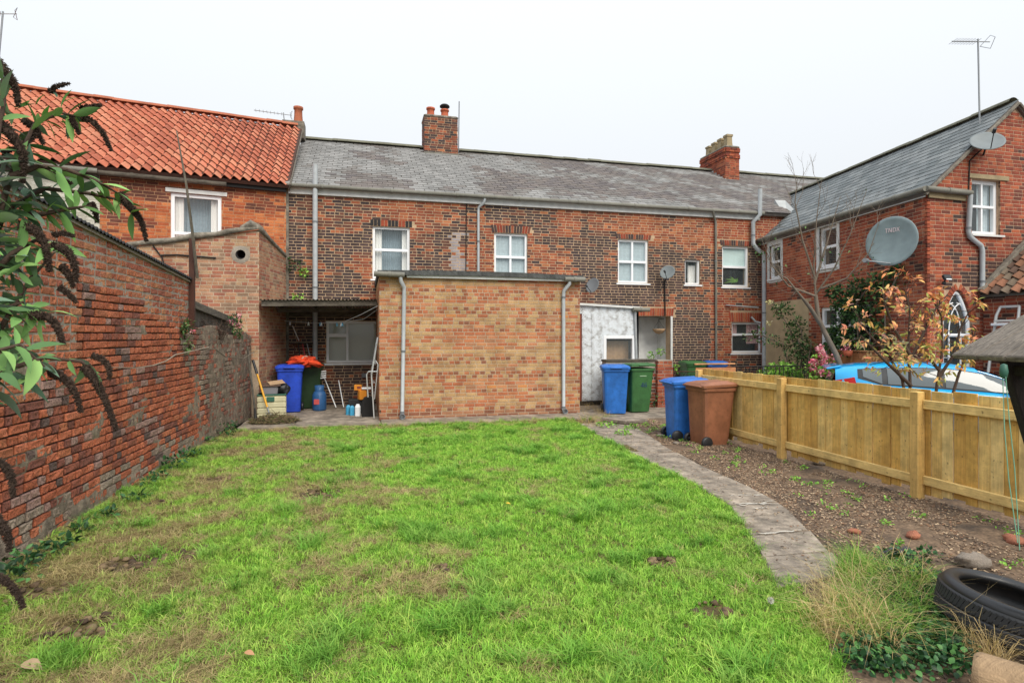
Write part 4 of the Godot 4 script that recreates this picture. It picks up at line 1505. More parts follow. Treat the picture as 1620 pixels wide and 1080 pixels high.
func build_extension() -> void:
	var h := thing("flat_roofed_extension", "buff and pink brick extension with a flat felt roof and two grey downpipes", "extension", Vector3(2.46, 0, -13.6))
	var A := Vector3(0.31, 0, -12.13)
	var B := Vector3(4.62, 0, -12.13)
	var top := 2.93
	var w := wall_frame(A, B, top)
	var wl := wall_frame(Vector3(0.31, 0, -15.2), A, top)
	wl.in1 = 0.03
	var wr := wall_frame(B, Vector3(4.62, 0, -15.2), top)
	wr.in0 = 0.03
	wput(h, "wall", wall_slab(w, [], 0.2), M.mortar_buff)
	wput(h, "side_wall", wall_slab(wl, [], 0.2), M.mortar_buff)
	wput(h, "side_wall", wall_slab(wr, [], 0.2), M.mortar_buff)
	var hd := []
	var r2 := RandomNumberGenerator.new()
	r2.seed = 5
	for i in 60:
		hd.append(r2.randf() < 0.42)
	var band := []
	for i in 60:
		band.append(r2.randf_range(-0.3, 0.3))
	var nz := fnoise(0.5, 81)
	var tone := func(u: float, v: float, ln: float) -> int:
		if v < 0.16:
			return 9 if rng.randf() < 0.6 else 7
		if ln < 0.13:
			return [6, 2, 5, 7, 2, 6, 1][rng.randi() % 7] if rng.randf() < 0.75 else 4
		var k: float = nz.get_noise_2d(u * 0.7, v * 2.5) + band[int(v / 0.075) % 60] + rng.randf_range(-0.3, 0.3)
		if v > 2.55:
			k += 0.25
		if k > 0.12:
			return 3 + rng.randi() % 3
		if k < -0.35 and rng.randf() < 0.3:
			return 8
		return [0, 1, 2, 10, 1, 9][rng.randi() % 6]
	var sty := {"tone": tone, "proud": 0.004, "header": func(r): return hd[r % 60]}
	var L := lay(w, [], sty)
	for q in [wl, wr]:
		var l2 := lay(q, [], sty)
		L.x.append_array(l2.x)
		L.t.append_array(l2.t)
	brick_pieces(h, L, "flet", 300)
	# roof: felt over boards, sagging a little in the middle
	var st := st_new()
	var n := 8
	for i in n:
		var x0 := lerpf(0.27, 4.66, float(i) / n)
		var x1 := lerpf(0.27, 4.66, float(i + 1) / n)
		var y0 := 2.98 + 0.03 * sin(PI * i / n)
		var y1 := 2.98 + 0.03 * sin(PI * (i + 1) / n)
		hexa(st, [Vector3(x0, y0 - 0.05, -12.0), Vector3(x1, y1 - 0.05, -12.0), Vector3(x1, y1 - 0.05, -15.19), Vector3(x0, y0 - 0.05, -15.19), Vector3(x0, y0 + 0.05, -12.02), Vector3(x1, y1 + 0.05, -12.02), Vector3(x1, y1 + 0.1, -15.19), Vector3(x0, y0 + 0.1, -15.19)])
	wput(h, "roof", done(st), M.felt)
	beam(h, "fascia", Vector3(0.85, 2.93, -12.06), Vector3(4.25, 2.93, -12.06), 0.07, 0.03, M.white_paint, Vector3(0, 0, 1))
	gutter(h, Vector3(0.2, 2.95, -11.98), Vector3(0.80, 2.94, -11.98))
	gutter(h, Vector3(4.22, 2.93, -11.98), Vector3(4.68, 2.94, -11.98))
	pipe(h, [Vector3(0.72, 2.92, -11.99), Vector3(0.73, 2.82, -11.99), Vector3(0.80, 2.70, -12.06), Vector3(0.80, 2.6, -12.07), Vector3(0.76, 0.12, -12.07), Vector3(0.76, 0.08, -12.02)], 0.04, M.pipe, [Vector3(0.785, 1.4, -12.07), Vector3(0.76, 0.16, -12.07)])
	pipe(h, [Vector3(4.33, 2.92, -11.99), Vector3(4.33, 2.84, -11.99), Vector3(4.23, 2.70, -12.06), Vector3(4.22, 2.6, -12.07), Vector3(4.22, 0.12, -12.07), Vector3(4.23, 0.08, -12.02)], 0.04, M.pipe, [Vector3(4.22, 2.55, -12.07), Vector3(4.22, 0.16, -12.07)])
	for x in [0.76, 4.23]:
		var s2 := st_new()
		lathe(s2, [Vector2(0.0, -0.02), Vector2(0.045, -0.02), Vector2(0.045, 0.05), Vector2(0.06, 0.05), Vector2(0.06, 0.0)], 12, Transform3D(Basis(Vector3.RIGHT, PI / 2), Vector3(x, 0.08, -12.02)))
		wput(h, "drain_shoe", done(s2), M.pipe_band)

# ---------------------------------------------------------------- ground
const PATH_L := [Vector2(-11.3, 4.15), Vector2(-9.16, 3.91), Vector2(-7.59, 3.77), Vector2(-6.67, 3.75), Vector2(-5.88, 3.70), Vector2(-5.14, 3.60), Vector2(-4.44, 3.29), Vector2(-3.9, 3.03), Vector2(-3.47, 2.80), Vector2(-2.5, 2.22), Vector2(-1.5, 1.6), Vector2(2.0, 0.4)]
const PATH_R := [Vector2(-11.3, 5.0), Vector2(-9.74, 4.84), Vector2(-8.51, 4.56), Vector2(-6.92, 4.28), Vector2(-5.76, 4.19), Vector2(-4.92, 4.04), Vector2(-4.17, 3.70), Vector2(-3.5, 3.36), Vector2(-2.52, 2.68), Vector2(-1.8, 2.2), Vector2(2.0, 0.8)]

func along(t: Array, z: float) -> float:
	for i in t.size() - 1:
		if z <= t[i + 1].x:
			return lerpf(t[i].y, t[i + 1].y, clampf((z - t[i].x) / (t[i + 1].x - t[i].x), 0, 1))
	return t[-1].y

var hill_noise := FastNoiseLite.new()

func lawn_y(x: float, z: float) -> float:
	return hill_noise.get_noise_2d(x, z) * 0.035 + 0.008

func grid(x0: Callable, x1: Callable, z0: float, z1: float, nx: int, nz: int, y: Callable) -> ArrayMesh:
	var st := st_new()
	st.set_smooth_group(0)
	var rows := []
	for j in nz + 1:
		var z := lerpf(z0, z1, float(j) / nz)
		var r := []
		for i in nx + 1:
			var x := lerpf(x0.call(z), x1.call(z), float(i) / nx)
			r.append(Vector3(x, y.call(x, z), z))
		rows.append(r)
	for j in nz:
		for i in nx:
			quad(st, rows[j + 1][i], rows[j + 1][i + 1], rows[j][i + 1], rows[j][i])
	return done(st)

func build_ground() -> void:
	hill_noise.seed = 3
	hill_noise.frequency = 0.55
	var st := st_new()
	quad(st, Vector3(-400, -0.15, 400), Vector3(400, -0.15, 400), Vector3(400, -0.15, -400), Vector3(-400, -0.15, -400))
	structure("ground", done(st), M.drive)
	structure("lawn_soil", grid(func(_z): return -2.75, func(z): return along(PATH_L, z) + 0.12, -11.5, 3.0, 60, 90, lawn_y), M.thatch)
	structure("bare_earth", grid(func(z): return minf(along(PATH_R, z), along(PATH_L, z) + (9.0 if z < -3.4 else 0.05)) - 0.12, func(_z): return 6.4, -11.6, 3.0, 30, 90, func(x, z): return hill_noise.get_noise_2d(x * 1.7, z * 1.7) * 0.03 - 0.004), M.soil)
	# concrete round the house
	var yard := Node3D.new()
	yard.name = "concrete_yard"
	yard.set_meta("kind", "structure")
	add_child(yard)
	var slabs := [[-2.3, 0.33, -15.1, -12.35, 0.0], [-1.3, 0.33, -12.35, -11.15, -0.004], [0.33, 4.5, -12.2, -11.25, 0.012], [4.5, 7.3, -13.4, -11.0, 0.016], [7.3, 11.5, -15.1, -12.0, -0.10], [4.64, 7.3, -15.1, -13.4, 0.006], [-2.3, -1.3, -12.35, -11.8, -0.012]]
	for s in slabs:
		var b := st_new()
		cbox(b, Vector3((s[0] + s[1]) * 0.5, s[4] - 0.09, (s[2] + s[3]) * 0.5), Vector3(s[1] - s[0] - 0.01, 0.2, s[3] - s[2] - 0.01), 0.012)
		put(yard, "paving_slab", done(b), M.concrete, Transform3D())
	var bs := st_new()
	cbox(bs, Vector3.ZERO, Vector3(0.75, 0.07, 0.6), 0.012)
	put(yard, "paving_slab", done(bs), M.concrete, Transform3D(Basis(Vector3(0.3, 0, 1).normalized(), -0.06) * Basis(Vector3.UP, 0.5), Vector3(5.0, 0.05, -10.65)))
	# the path, slab by slab
	var path := Node3D.new()
	path.name = "path"
	path.set_meta("kind", "structure")
	add_child(path)
	var zs := [-10.6, -9.9, -9.2, -8.35, -7.7, -6.95, -6.2, -5.72, -5.4, -5.1, -4.75, -4.3, -3.85, -3.62, -3.36]
	for i in zs.size() - 1:
		var b := st_new()
		var g := 0.006
		var tl: float = rng.randf_range(-0.06, 0.06)
		var z0: float = zs[i] + g
		var z1: float = zs[i + 1] - g
		var y := 0.022 + rng.randf_range(-0.007, 0.007)
		var a := [Vector3(along(PATH_L, z1) - 0.05, 0, z1), Vector3(along(PATH_R, z1), 0, z1 + tl), Vector3(along(PATH_R, z0), 0, z0 + tl), Vector3(along(PATH_L, z0) - 0.05, 0, z0)]
		var rings := []
		for k in [[-0.1, 0.0], [y - 0.012, 0.0], [y, 0.012]]:
			var c: Vector3 = (a[0] + a[1] + a[2] + a[3]) * 0.25
			rings.append(a.map(func(v): return v.move_toward(c, k[1]) + Vector3(0, k[0], 0)))
		loft(b, rings, false, true)
		put(path, "paving_slab", done(b), M.slab, Transform3D())
	# lime streaks and cracks over three slabs
	var ls := st_new()
	for q in [[-5.42, 0.2, 0.95, 0.1], [-5.12, 0.0, 0.8, 0.12], [-5.05, 0.1, 0.9, -0.05], [-4.3, 0.05, 0.85, 0.02], [-4.95, 0.3, 0.6, 0.05]]:
		var prev := Vector3.ZERO
		for k in 9:
			var f := lerpf(q[1], q[2], k / 8.0)
			var z: float = q[0] + q[3] * f + rng.randf_range(-0.02, 0.02)
			var p := Vector3(lerpf(along(PATH_L, z), along(PATH_R, z), f), 0.031, z)
			if k > 0:
				var wv := Vector3(0, 0, rng.randf_range(0.004, 0.014))
				quad(ls, prev + wv, p + wv, p - wv, prev - wv)
			prev = p
	put(path, "lime_streak", done(ls), mat(hx("ddd8cd"), 0.95, T.grain, 4.0), Transform3D())
	# chippings and woodchip litter
	var st2 := st_new()
	box(st2, Vector3.ZERO, Vector3(1, 0.22, 0.45))
	var chip := done(st2)
	var xfs := []
	var cols := []
	var pal := ["8b745e", "a08970", "6d5746", "c0a98c", "5b4b3e", "937157", "ae987d", "4d4138", "827161"]
	var thin := fnoise(0.5, 66)
	for i in 36000:
		var z := -1.2 - 9.8 * pow(rng.randf(), 0.75)
		var l := along(PATH_R, z)
		var x := rng.randf_range(l - 0.02, 5.72)
		if (x < l + 0.04 and rng.randf() < 0.5) or thin.get_noise_2d(x, z) > 0.33:
			continue
		var s := rng.randf_range(0.007, 0.024)
		var b := Basis(Vector3.UP, rng.randf() * TAU) * Basis(Vector3.RIGHT, rng.randf_range(-0.4, 0.4)) * Basis(Vector3.FORWARD, rng.randf_range(-0.4, 0.4))
		xfs.append(Transform3D(b.scaled_local(Vector3(s, s * 0.8, s)), Vector3(x, hill_noise.get_noise_2d(x * 1.7, z * 1.7) * 0.03 + rng.randf_range(0, 0.008), z)))
		cols.append((hx(pal[rng.randi() % pal.size()]) as Color).srgb_to_linear())
	for i in 500:
		var z := rng.randf_range(-10.5, -3)
		var x := lerpf(along(PATH_L, z), along(PATH_R, z), rng.randf())
		var s := rng.randf_range(0.008, 0.022)
		xfs.append(Transform3D(Basis(Vector3.UP, rng.randf() * TAU).scaled_local(Vector3(s, s, s)), Vector3(x, 0.034, z)))
		cols.append((hx(pal[rng.randi() % pal.size()]) as Color).srgb_to_linear())
	var ch := multi(self, "woodchip_litter", chip, M.gravel, xfs, cols)
	stuff(ch)
	tag(ch, "brown woodchip and small stones covering the bare earth by the timber fence", "woodchip")

# ---------------------------------------------------------------- the old garden wall
func build_garden_wall() -> void:
	var A := Vector3(-2.741, 0, -2.0)
	var B := Vector3(-2.307, 0, -13.3)
	var h := thing("garden_wall", "old red brick garden wall, patched with newer bricks, along the left of the lawn", "wall", Vector3(-2.6, 0, -7.5))
	var w := wall_frame(A, B, 2.5)
	w.top = func(s): return 2.78 - (s - 3.5) * 0.077 if s < 7.42 else 1.90 - (s - 7.42) * 0.045 + 0.05 * sin(s * 3.1)
	var newer := func(s: float, v: float) -> bool:
		if s > 7.44:
			return false
		if s < 4.25:
			return v > 1.42 + 0.15 * sin(s * 5.0) if s > 3.7 else v > 1.2
		if s < 4.75:
			return v > 2.2
		if s < 5.1:
			return v > 2.18
		if s < 5.8:
			return v > 2.10
		if s < 6.2:
			return v > 1.96
		if s < 6.8:
			return v > 1.87
		return v > 1.76
	var patch := func(s: float, v: float) -> bool:
		return s > 7.9 + 0.5 * sin(v * 3.0) - 0.25 * v
	var wall := wall_slab(w, [], 0.24, -0.1, [7.42, 3.5, 8, 9, 10, 11], -0.012)
	wput(h, "wall", wall, M.mortar_dark)
	# light mortar where it was rebuilt, set out to the bricks' face
	var wn := w.duplicate()
	var cells := [[0.0, 3.7, 1.2], [3.7, 4.25, 1.45], [4.25, 4.75, 2.2], [4.75, 5.1, 2.18], [5.1, 5.8, 2.10], [5.8, 6.2, 1.96], [6.2, 6.8, 1.87], [6.8, 7.42, 1.76]]
	var st := st_new()
	for c in cells:
		hexa(st, [P(w, c[0], c[2], -0.003), P(w, c[1], c[2], -0.003), P(w, c[1], c[2], -0.05), P(w, c[0], c[2], -0.05), P(w, c[0], w.top.call(c[0]), -0.003), P(w, c[1], w.top.call(c[1] - 0.001), -0.003), P(w, c[1], w.top.call(c[1] - 0.001), -0.05), P(w, c[0], w.top.call(c[0]), -0.05)])
	wput(h, "new_mortar", done(st), M.mortar_grey)
	# smeared mortar low at the far end
	var s2 := st_new()
	s2.set_smooth_group(0)
	var pz := fnoise(1.3, 91)
	var pts := []
	for i in 121:
		var r := []
		for j in 25:
			var s := 2.9 + 8.42 * i / 120.0
			var v: float = minf(1.9 * j / 24.0, w.top.call(s) - 0.02)
			var k := pz.get_noise_2d(s * 1.1, v * 1.4) + lerpf(-0.36, 0.16, clampf((s - 7.3) / 1.2, 0, 1)) + 0.75 * clampf(1.0 - v / 0.34, 0, 1)
			r.append(P(w, s, v, clampf(k * 0.09, -0.03, 0.013)))
		pts.append(r)
	for i in 120:
		for j in 24:
			quad(s2, pts[i][j], pts[i + 1][j], pts[i + 1][j + 1], pts[i][j + 1])
	wput(h, "mortar_patch", done(s2), mat(hx("b8a793"), 0.97, T.concrete, 1.6, 0.8))
	var nz := fnoise(0.8, 92)
	var tone := func(s: float, v: float, _l: float) -> int:
		if newer.call(s, v):
			return [7, 8, 9, 10, 8, 9, 0][rng.randi() % 7]
		var k := nz.get_noise_2d(s, v * 1.5) + rng.randf_range(-0.5, 0.5)
		if patch.call(s, v):
			return [11, 12, 13, 14, 15, 15, 9][rng.randi() % 7]
		if v < 0.30 and rng.randf() < 0.55:
			return [13, 13, 11][rng.randi() % 3]
		if k > 0.42:
			return [5, 6, 3, 6][rng.randi() % 4]
		if k > 0.1:
			return [2, 3, 0][rng.randi() % 3]
		return [0, 1, 4, 1, 0, 7][rng.randi() % 6]
	var L := lay(w, [], {"tone": tone, "bh": 0.079, "bl": 0.232, "joint": 0.012, "vjoint": 0.022, "uneven": 0.005, "jit": 0.12, "header": func(r): return r % 2 == 1, "proud_at": func(s, v): return 0.006 if newer.call(s, v) else 0.014, "regular": newer, "wave": 0.007})
	brick_pieces(h, L, "garden", 300)
	# coping: mortar bed under a corrugated strip
	var cb := st_new()
	hexa(cb, [P(w, 0, 2.78 + 0.27, 0.03), P(w, 7.42, 2.48, 0.03), P(w, 7.42, 2.48, -0.26), P(w, 0, 3.05, -0.26), P(w, 0, 3.09, 0.02), P(w, 7.42, 2.515, 0.02), P(w, 7.42, 2.515, -0.25), P(w, 0, 3.09, -0.25)])
	wput(h, "coping_bed", done(cb), M.mortar_grey)
	var cs := st_new()
	cs.set_smooth_group(0)
	var n := 420
	for i in n:
		var s0 := 7.46 * i / n
		var s1 := 7.46 * (i + 1) / n
		var y0 := 2.80 + 0.27 - s0 * 0.077 + 0.035 + 0.012 * sin(s0 / 0.075 * TAU)
		var y1 := 2.80 + 0.27 - s1 * 0.077 + 0.035 + 0.012 * sin(s1 / 0.075 * TAU)
		quad(cs, P(w, s0, y0 - 0.022, 0.055), P(w, s1, y1 - 0.022, 0.055), P(w, s1, y1, 0.055), P(w, s0, y0, 0.055))
		quad(cs, P(w, s0, y0, 0.055), P(w, s1, y1, 0.055), P(w, s1, y1 + 0.02, -0.3), P(w, s0, y0 + 0.02, -0.3))
	wput(h, "corrugated_coping", done(cs), M.iron)
	# post, leaning stick and the boarded gap behind the low part
	var p0 := P(w, 7.40, 1.85, 0.045)
	single("steel_post", steel_post_mesh(p0), M.rust_iron, "rusty dark steel post fixed to the end of the high garden wall", "post")
	single("garden_cane", tube_mesh([P(w, 7.40, 2.55, 0.11), P(w, 7.2, 3.2, 0.10), P(w, 7.02, 3.8, 0.08), Vector3(-2.541, 4.578, -9.105)], [0.022, 0.02, 0.016, 0.008], 7), M.stick, "tall thin grey wooden pole leaning against the rusty steel post", "pole")
	var fb := thing("weathered_fence", "weathered grey board fence above the low end of the garden wall", "fence", P(w, 9.2, 1.7, -0.2))
	beam(fb, "rail", P(w, 7.6, 2.24, -0.16), P(w, 10.75, 1.99, -0.16), 0.12, 0.05, M.rail_grey, w.n)
	for i in 30:
		var s := 7.65 + 0.103 * i
		var b := st_new()
		box(b, P(w, s, 1.86 - 0.05 * (s - 7.6), -0.20 - 0.004 * (i % 2)), Vector3(0.018, 0.7, 0.095))
		wput(fb, "board", done(b), M.board_grey)
	beam(fb, "post", P(w, 10.45, 1.5, -0.12), P(w, 10.45, 2.25, -0.12), 0.12, 0.12, M.board_grey)

func steel_post_mesh(p0: Vector3) -> ArrayMesh:
	var st := st_new()
	box(st, p0 + Vector3(0.02, 0.62, 0), Vector3(0.014, 1.3, 0.075))
	box(st, p0 + Vector3(-0.01, 0.62, 0.033), Vector3(0.06, 1.3, 0.012))
	return done(st)

# ---------------------------------------------------------------- white shed, passage, low wall
func build_shed_and_passage() -> void:
	var h := thing("painted_shed", "white flaking timber shed with one window beside the brick extension", "shed", Vector3(5.85, 0.1, -14.2))
	var w := wall_frame(Vector3(4.66, 0, -13.3), Vector3(6.62, 0, -13.3), 2.45)
	w.top = func(x): return 2.50 - 0.05 * x
	var o := [1.02, 1.06, 1.86, 1.72]
	var door := [0.36, 0.12, 0.46, 2.25]
	wput(h, "wall", wall_slab(w, [o, door], 0.06, 0.14, [0.95, 0.48]), M.peel)
	# boards of the front, standing a little proud of one another
	for q in [[0.0, 0.36, 2.26], [0.46, 0.70, 2.26], [0.70, 1.0, 2.26]]:
		var b := st_new()
		var lo: float = 0.18
		hexa(b, [P(w, q[0] + 0.003, lo, 0.014), P(w, q[1] - 0.003, lo, 0.014), P(w, q[1] - 0.003, lo, 0.001), P(w, q[0] + 0.003, lo, 0.001), P(w, q[0] + 0.003, q[2], 0.014), P(w, q[1] - 0.003, q[2], 0.014), P(w, q[1] - 0.003, q[2], 0.001), P(w, q[0] + 0.003, q[2], 0.001)])
		if q[0] > 0.0:
			wput(h, "board", done(b), M.peel)
	var ds := st_new()
	bar_rect(ds, w, 0.36, 0.14, 0.46, 2.25, -0.02, 0.03)
	wput(h, "door_edge", done(ds), M.red_door)
	var ws := wall_frame(Vector3(6.62, 0, -13.3), Vector3(6.62, 0, -15.2), 2.42)
	wput(h, "side_wall", wall_slab(ws, [], 0.06, 0.14), M.peel)
	var ft := st_new()
	box(ft, Vector3(5.64, 0.04, -13.36), Vector3(1.9, 0.2, 0.1))
	wput(h, "gap_shade_strip", done(ft), M.dark)  # near-black strip stands in for the shaded gap below the shed
	var rf := st_new()
	hexa(rf, [Vector3(4.64, 2.47, -13.22), Vector3(6.68, 2.38, -13.22), Vector3(6.68, 2.5, -15.19), Vector3(4.64, 2.6, -15.19), Vector3(4.64, 2.52, -13.22), Vector3(6.68, 2.43, -13.22), Vector3(6.68, 2.55, -15.19), Vector3(4.64, 2.65, -15.19)])
	wput(h, "roof", done(rf), M.white_paint)
	window(h, w, o, [], [], {"recess": -0.012, "fw": 0.075, "sill": 0.05, "hang": [["card", 0.05, 0.95, 0.02, 0.8, 0.3, 0.2]]})
	gutter(h, Vector3(6.42, 2.36, -13.2), Vector3(6.86, 2.36, -13.2))
	pipe(h, [Vector3(6.50, 2.34, -13.22), Vector3(6.51, 2.2, -13.27), Vector3(6.55, 0.9, -13.27)], 0.034, M.pipe, [])
	# passage mouth, modelled as a shallow white recess so daylight brightens its walls
	var ps := thing("passage", "white painted passage opening through the terrace beside the shed", "passage", Vector3(7.85, -0.1, -16.5))
	var st := st_new()
	box(st, Vector3(8.60, 1.1, -15.75), Vector3(0.05, 2.5, 0.6))
	wput(ps, "passage_wall", done(st), M.white_paint)
	var s2 := st_new()
	box(s2, Vector3(7.07, 1.1, -15.75), Vector3(0.05, 2.5, 0.6))
	box(s2, Vector3(7.85, 1.1, -16.05), Vector3(1.6, 2.5, 0.1))
	wput(ps, "passage_wall", done(s2), M.white_paint)
	var s3 := st_new()
	box(s3, Vector3(7.85, 2.31, -15.75), Vector3(1.6, 0.06, 0.6))
	wput(ps, "passage_ceiling", done(s3), M.cement)
	var s4 := st_new()
	box(s4, Vector3(8.585, 1.07, -15.175), Vector3(0.06, 2.42, 0.03))
	wput(ps, "door_jamb", done(s4), M.white_paint)
	# hanging basket inside it
	var hb := thing("hanging_basket", "empty brown wire hanging basket on the white passage wall", "basket", Vector3(8.36, 1.92, -15.5))
	var b := st_new()
	lathe(b, [Vector2(0.02, -0.15), Vector2(0.11, -0.12), Vector2(0.17, -0.05), Vector2(0.19, 0.0), Vector2(0.17, 0.0), Vector2(0.1, -0.06), Vector2(0, -0.07)], 14)
	put(hb, "basket", done(b), M.card)
	put(hb, "bracket", tube_mesh([Vector3(0.17, 0.3, 0), Vector3(0.0, 0.3, 0), Vector3(0, 0.24, 0)], 0.01, 6), M.dark)
	for k in 3:
		put(hb, "chain", tube_mesh([Vector3(0, 0.24, 0), Vector3(0.18 * cos(k * 2.1), 0, 0.18 * sin(k * 2.1))], 0.004, 4), M.dark)
	# low wall with its pier
	var lw := thing("low_brick_wall", "low rendered brick wall with a red brick pier behind the wheelie bins", "wall", Vector3(6.2, 0, -12.75))
	var wf := wall_frame(Vector3(5.46, 0, -12.65), Vector3(6.74, 0, -12.65), 1.12)
	wput(lw, "wall", wall_slab(wf, [], 0.22), M.mortar_grey)
	var L := lay(wf, [], {"tone": func(_u, _v, _l): return [3, 4, 5, 6][rng.randi() % 4], "proud": 0.003, "skip": func(u, v): return u < 0.96 or v > 0.9})
	var px := wall_frame(Vector3(6.74, 0, -12.55), Vector3(7.14, 0, -12.55), 1.14)
	wput(lw, "pier", wall_slab(px, [], 0.4), M.mortar_grey)
	var pl := wall_frame(Vector3(6.74, 0, -12.95), Vector3(6.74, 0, -12.55), 1.14)
	for q in [px, pl]:
		var l2 := lay(q, [], {"tone": func(_u, _v, _l): return [0, 2, 6, 1, 0, 3][rng.randi() % 6], "proud": 0.006, "uneven": 0.004})
		L.x.append_array(l2.x)
		L.t.append_array(l2.t)
	brick_pieces(lw, L, "wing", 120)
	var cp := st_new()
	cbox(cp, Vector3(6.10, 1.135, -12.76), Vector3(1.31, 0.05, 0.28), 0.01)
	wput(lw, "coping", done(cp), M.timber_dark)
	# iron gate standing open
	var gt := thing("iron_gate", "small black and rusty iron gate with scrolls next to the brick pier", "gate", Vector3(7.2, 0.02, -12.62), -0.35)
	for x in [0.0, 0.86]:
		put(gt, "stile", tube_mesh([Vector3(x, 0.02, 0), Vector3(x, 0.95, 0)], 0.018, 6), M.rust_iron)
	for y in [0.1, 0.62, 0.84]:
		put(gt, "rail", tube_mesh([Vector3(0, y, 0), Vector3(0.86, y, 0)], 0.013, 6), M.rust_iron)
	for i in 8:
		put(gt, "bar", tube_mesh([Vector3(0.1 + i * 0.095, 0.1, 0), Vector3(0.1 + i * 0.095, 0.62, 0)], 0.009, 5), M.iron)
	for i in 5:
		var pts := []
		for k in 12:
			var t := k / 11.0 * TAU * 1.2
			pts.append(Vector3(0.12 + i * 0.155 + cos(t) * 0.07 * (1 - k / 16.0), 0.73 + sin(t) * 0.08 * (1 - k / 16.0), 0))
		put(gt, "scroll", tube_mesh(pts, 0.008, 5), M.iron)

# ---------------------------------------------------------------- canopy over the back door
func build_canopy() -> void:
	var h := thing("lean_to_canopy", "weathered timber canopy with a corrugated sheet roof beside the brick extension", "canopy", Vector3(-0.85, 0, -14.2))
	beam(h, "fascia", Vector3(-2.08, 2.40, -13.2), Vector3(0.29, 2.44, -13.2), 0.14, 0.05, M.timber_dark, Vector3(0, 0, 1))
	beam(h, "wall_plate", Vector3(-1.75, 2.23, -15.1), Vector3(0.29, 2.26, -15.1), 0.12, 0.08, M.timber_dark, Vector3(0, 0, 1))
	beam(h, "purlin", Vector3(-1.9, 2.30, -14.2), Vector3(0.29, 2.33, -14.2), 0.1, 0.06, M.timber_dark, Vector3(0, 0, 1))
	for x in [-1.85, -1.1, -0.4, 0.24]:
		beam(h, "rafter", Vector3(x, 2.40, -13.24), Vector3(x, 2.33, -15.14), 0.05, 0.09, M.timber_dark)
	var st := st_new()
	st.set_smooth_group(0)
	var n := 32 * 8
	for i in n:
		var x0 := lerpf(-2.1, 0.29, float(i) / n)
		var x1 := lerpf(-2.1, 0.29, float(i + 1) / n)
		var f := func(x: float) -> float: return 2.50 + 0.017 * x + 0.016 * sin(x / 0.075 * TAU)
		quad(st, Vector3(x0, f.call(x0), -13.12), Vector3(x1, f.call(x1), -13.12), Vector3(x1, f.call(x1) - 0.08, -15.18), Vector3(x0, f.call(x0) - 0.08, -15.18))
	wput(h, "corrugated_sheet", done(st), M.corrug)
	var line := thing("washing_line", "white washing line with pegs strung under the timber canopy", "washing line", Vector3(-0.8, 2.0, -13.6))
	var a := Vector3(-1.80, 2.06, -14.6)
	var m1 := Vector3(-0.45, 2.02, -13.7)
	var b := Vector3(0.30, 2.36, -12.9)
	wput(line, "cord", tube_mesh([a, (a + m1) * 0.5 - Vector3(0, 0.03, 0), m1, (m1 + b) * 0.5 - Vector3(0, 0.02, 0), b], 0.006, 5), M.alu)
	wput(line, "cord", tube_mesh([m1, m1.lerp(b, 0.5) + Vector3(0.08, -0.1, -0.3), b + Vector3(0, -0.06, -0.5)], 0.006, 5), M.alu)
	for q in [[0.42, "white_can"], [0.62, "blue_can"], [0.64, "white_can"], [0.9, "blue_can"], [0.97, "white_can"], [0.99, "blue_can"], [0.1, "white_can"]]:
		var p := a.lerp(m1, q[0]) - Vector3(0, 0.02, 0)
		var s := st_new()
		box(s, p + Vector3(-0.006, -0.03, 0), Vector3(0.012, 0.09, 0.014), Basis(Vector3.FORWARD, 0.16))
		box(s, p + Vector3(0.008, -0.03, 0), Vector3(0.012, 0.09, 0.014), Basis(Vector3.FORWARD, -0.16))
		wput(line, "peg", done(s), M[q[1]])

# ---------------------------------------------------------------- new timber fence
func build_fence() -> void:
	var h := thing("timber_fence", "new yellow timber fence of upright boards between the garden and the blue car", "fence", Vector3(5.7, 0, -6))
	var z := -9.02
	var i := 0
	while z < -0.6:
		var wd := rng.randf_range(0.112, 0.126)
		var st := st_new()
		var top := 1.14 + rng.randf_range(-0.008, 0.010)
		var bot := 0.06 + rng.randf_range(-0.02, 0.02) + (0.04 if i % 5 == 2 else 0.0)
		cbox(st, Vector3(5.712 + (i % 2) * 0.007 + rng.randf_range(-0.002, 0.002), (top + bot) * 0.5, z + wd * 0.5), Vector3(0.017, top - bot, wd - 0.0035), 0.003)
		wput(h, "board", done(st), M.fence[rng.randi() % 8])
		z += wd
		i += 1
	for q in [[-9.0, -7.03], [-6.93, -4.97], [-4.87, -2.9], [-2.8, -0.6]]:
		beam(h, "rail", Vector3(5.682, 0.99, q[0]), Vector3(5.682, 0.985, q[1]), 0.095, 0.036, M.fence_rail, Vector3(1, 0, 0))
		beam(h, "rail", Vector3(5.682, 0.20, q[0]), Vector3(5.682, 0.19, q[1]), 0.095, 0.036, M.fence_rail, Vector3(1, 0, 0))
	for pz in [-9.05, -6.98, -4.92, -2.85]:
		var st := st_new()
		cbox(st, Vector3(5.652, 0.50, pz), Vector3(0.095, 1.24, 0.098), 0.006)
		wput(h, "post", done(st), M.fence_post)

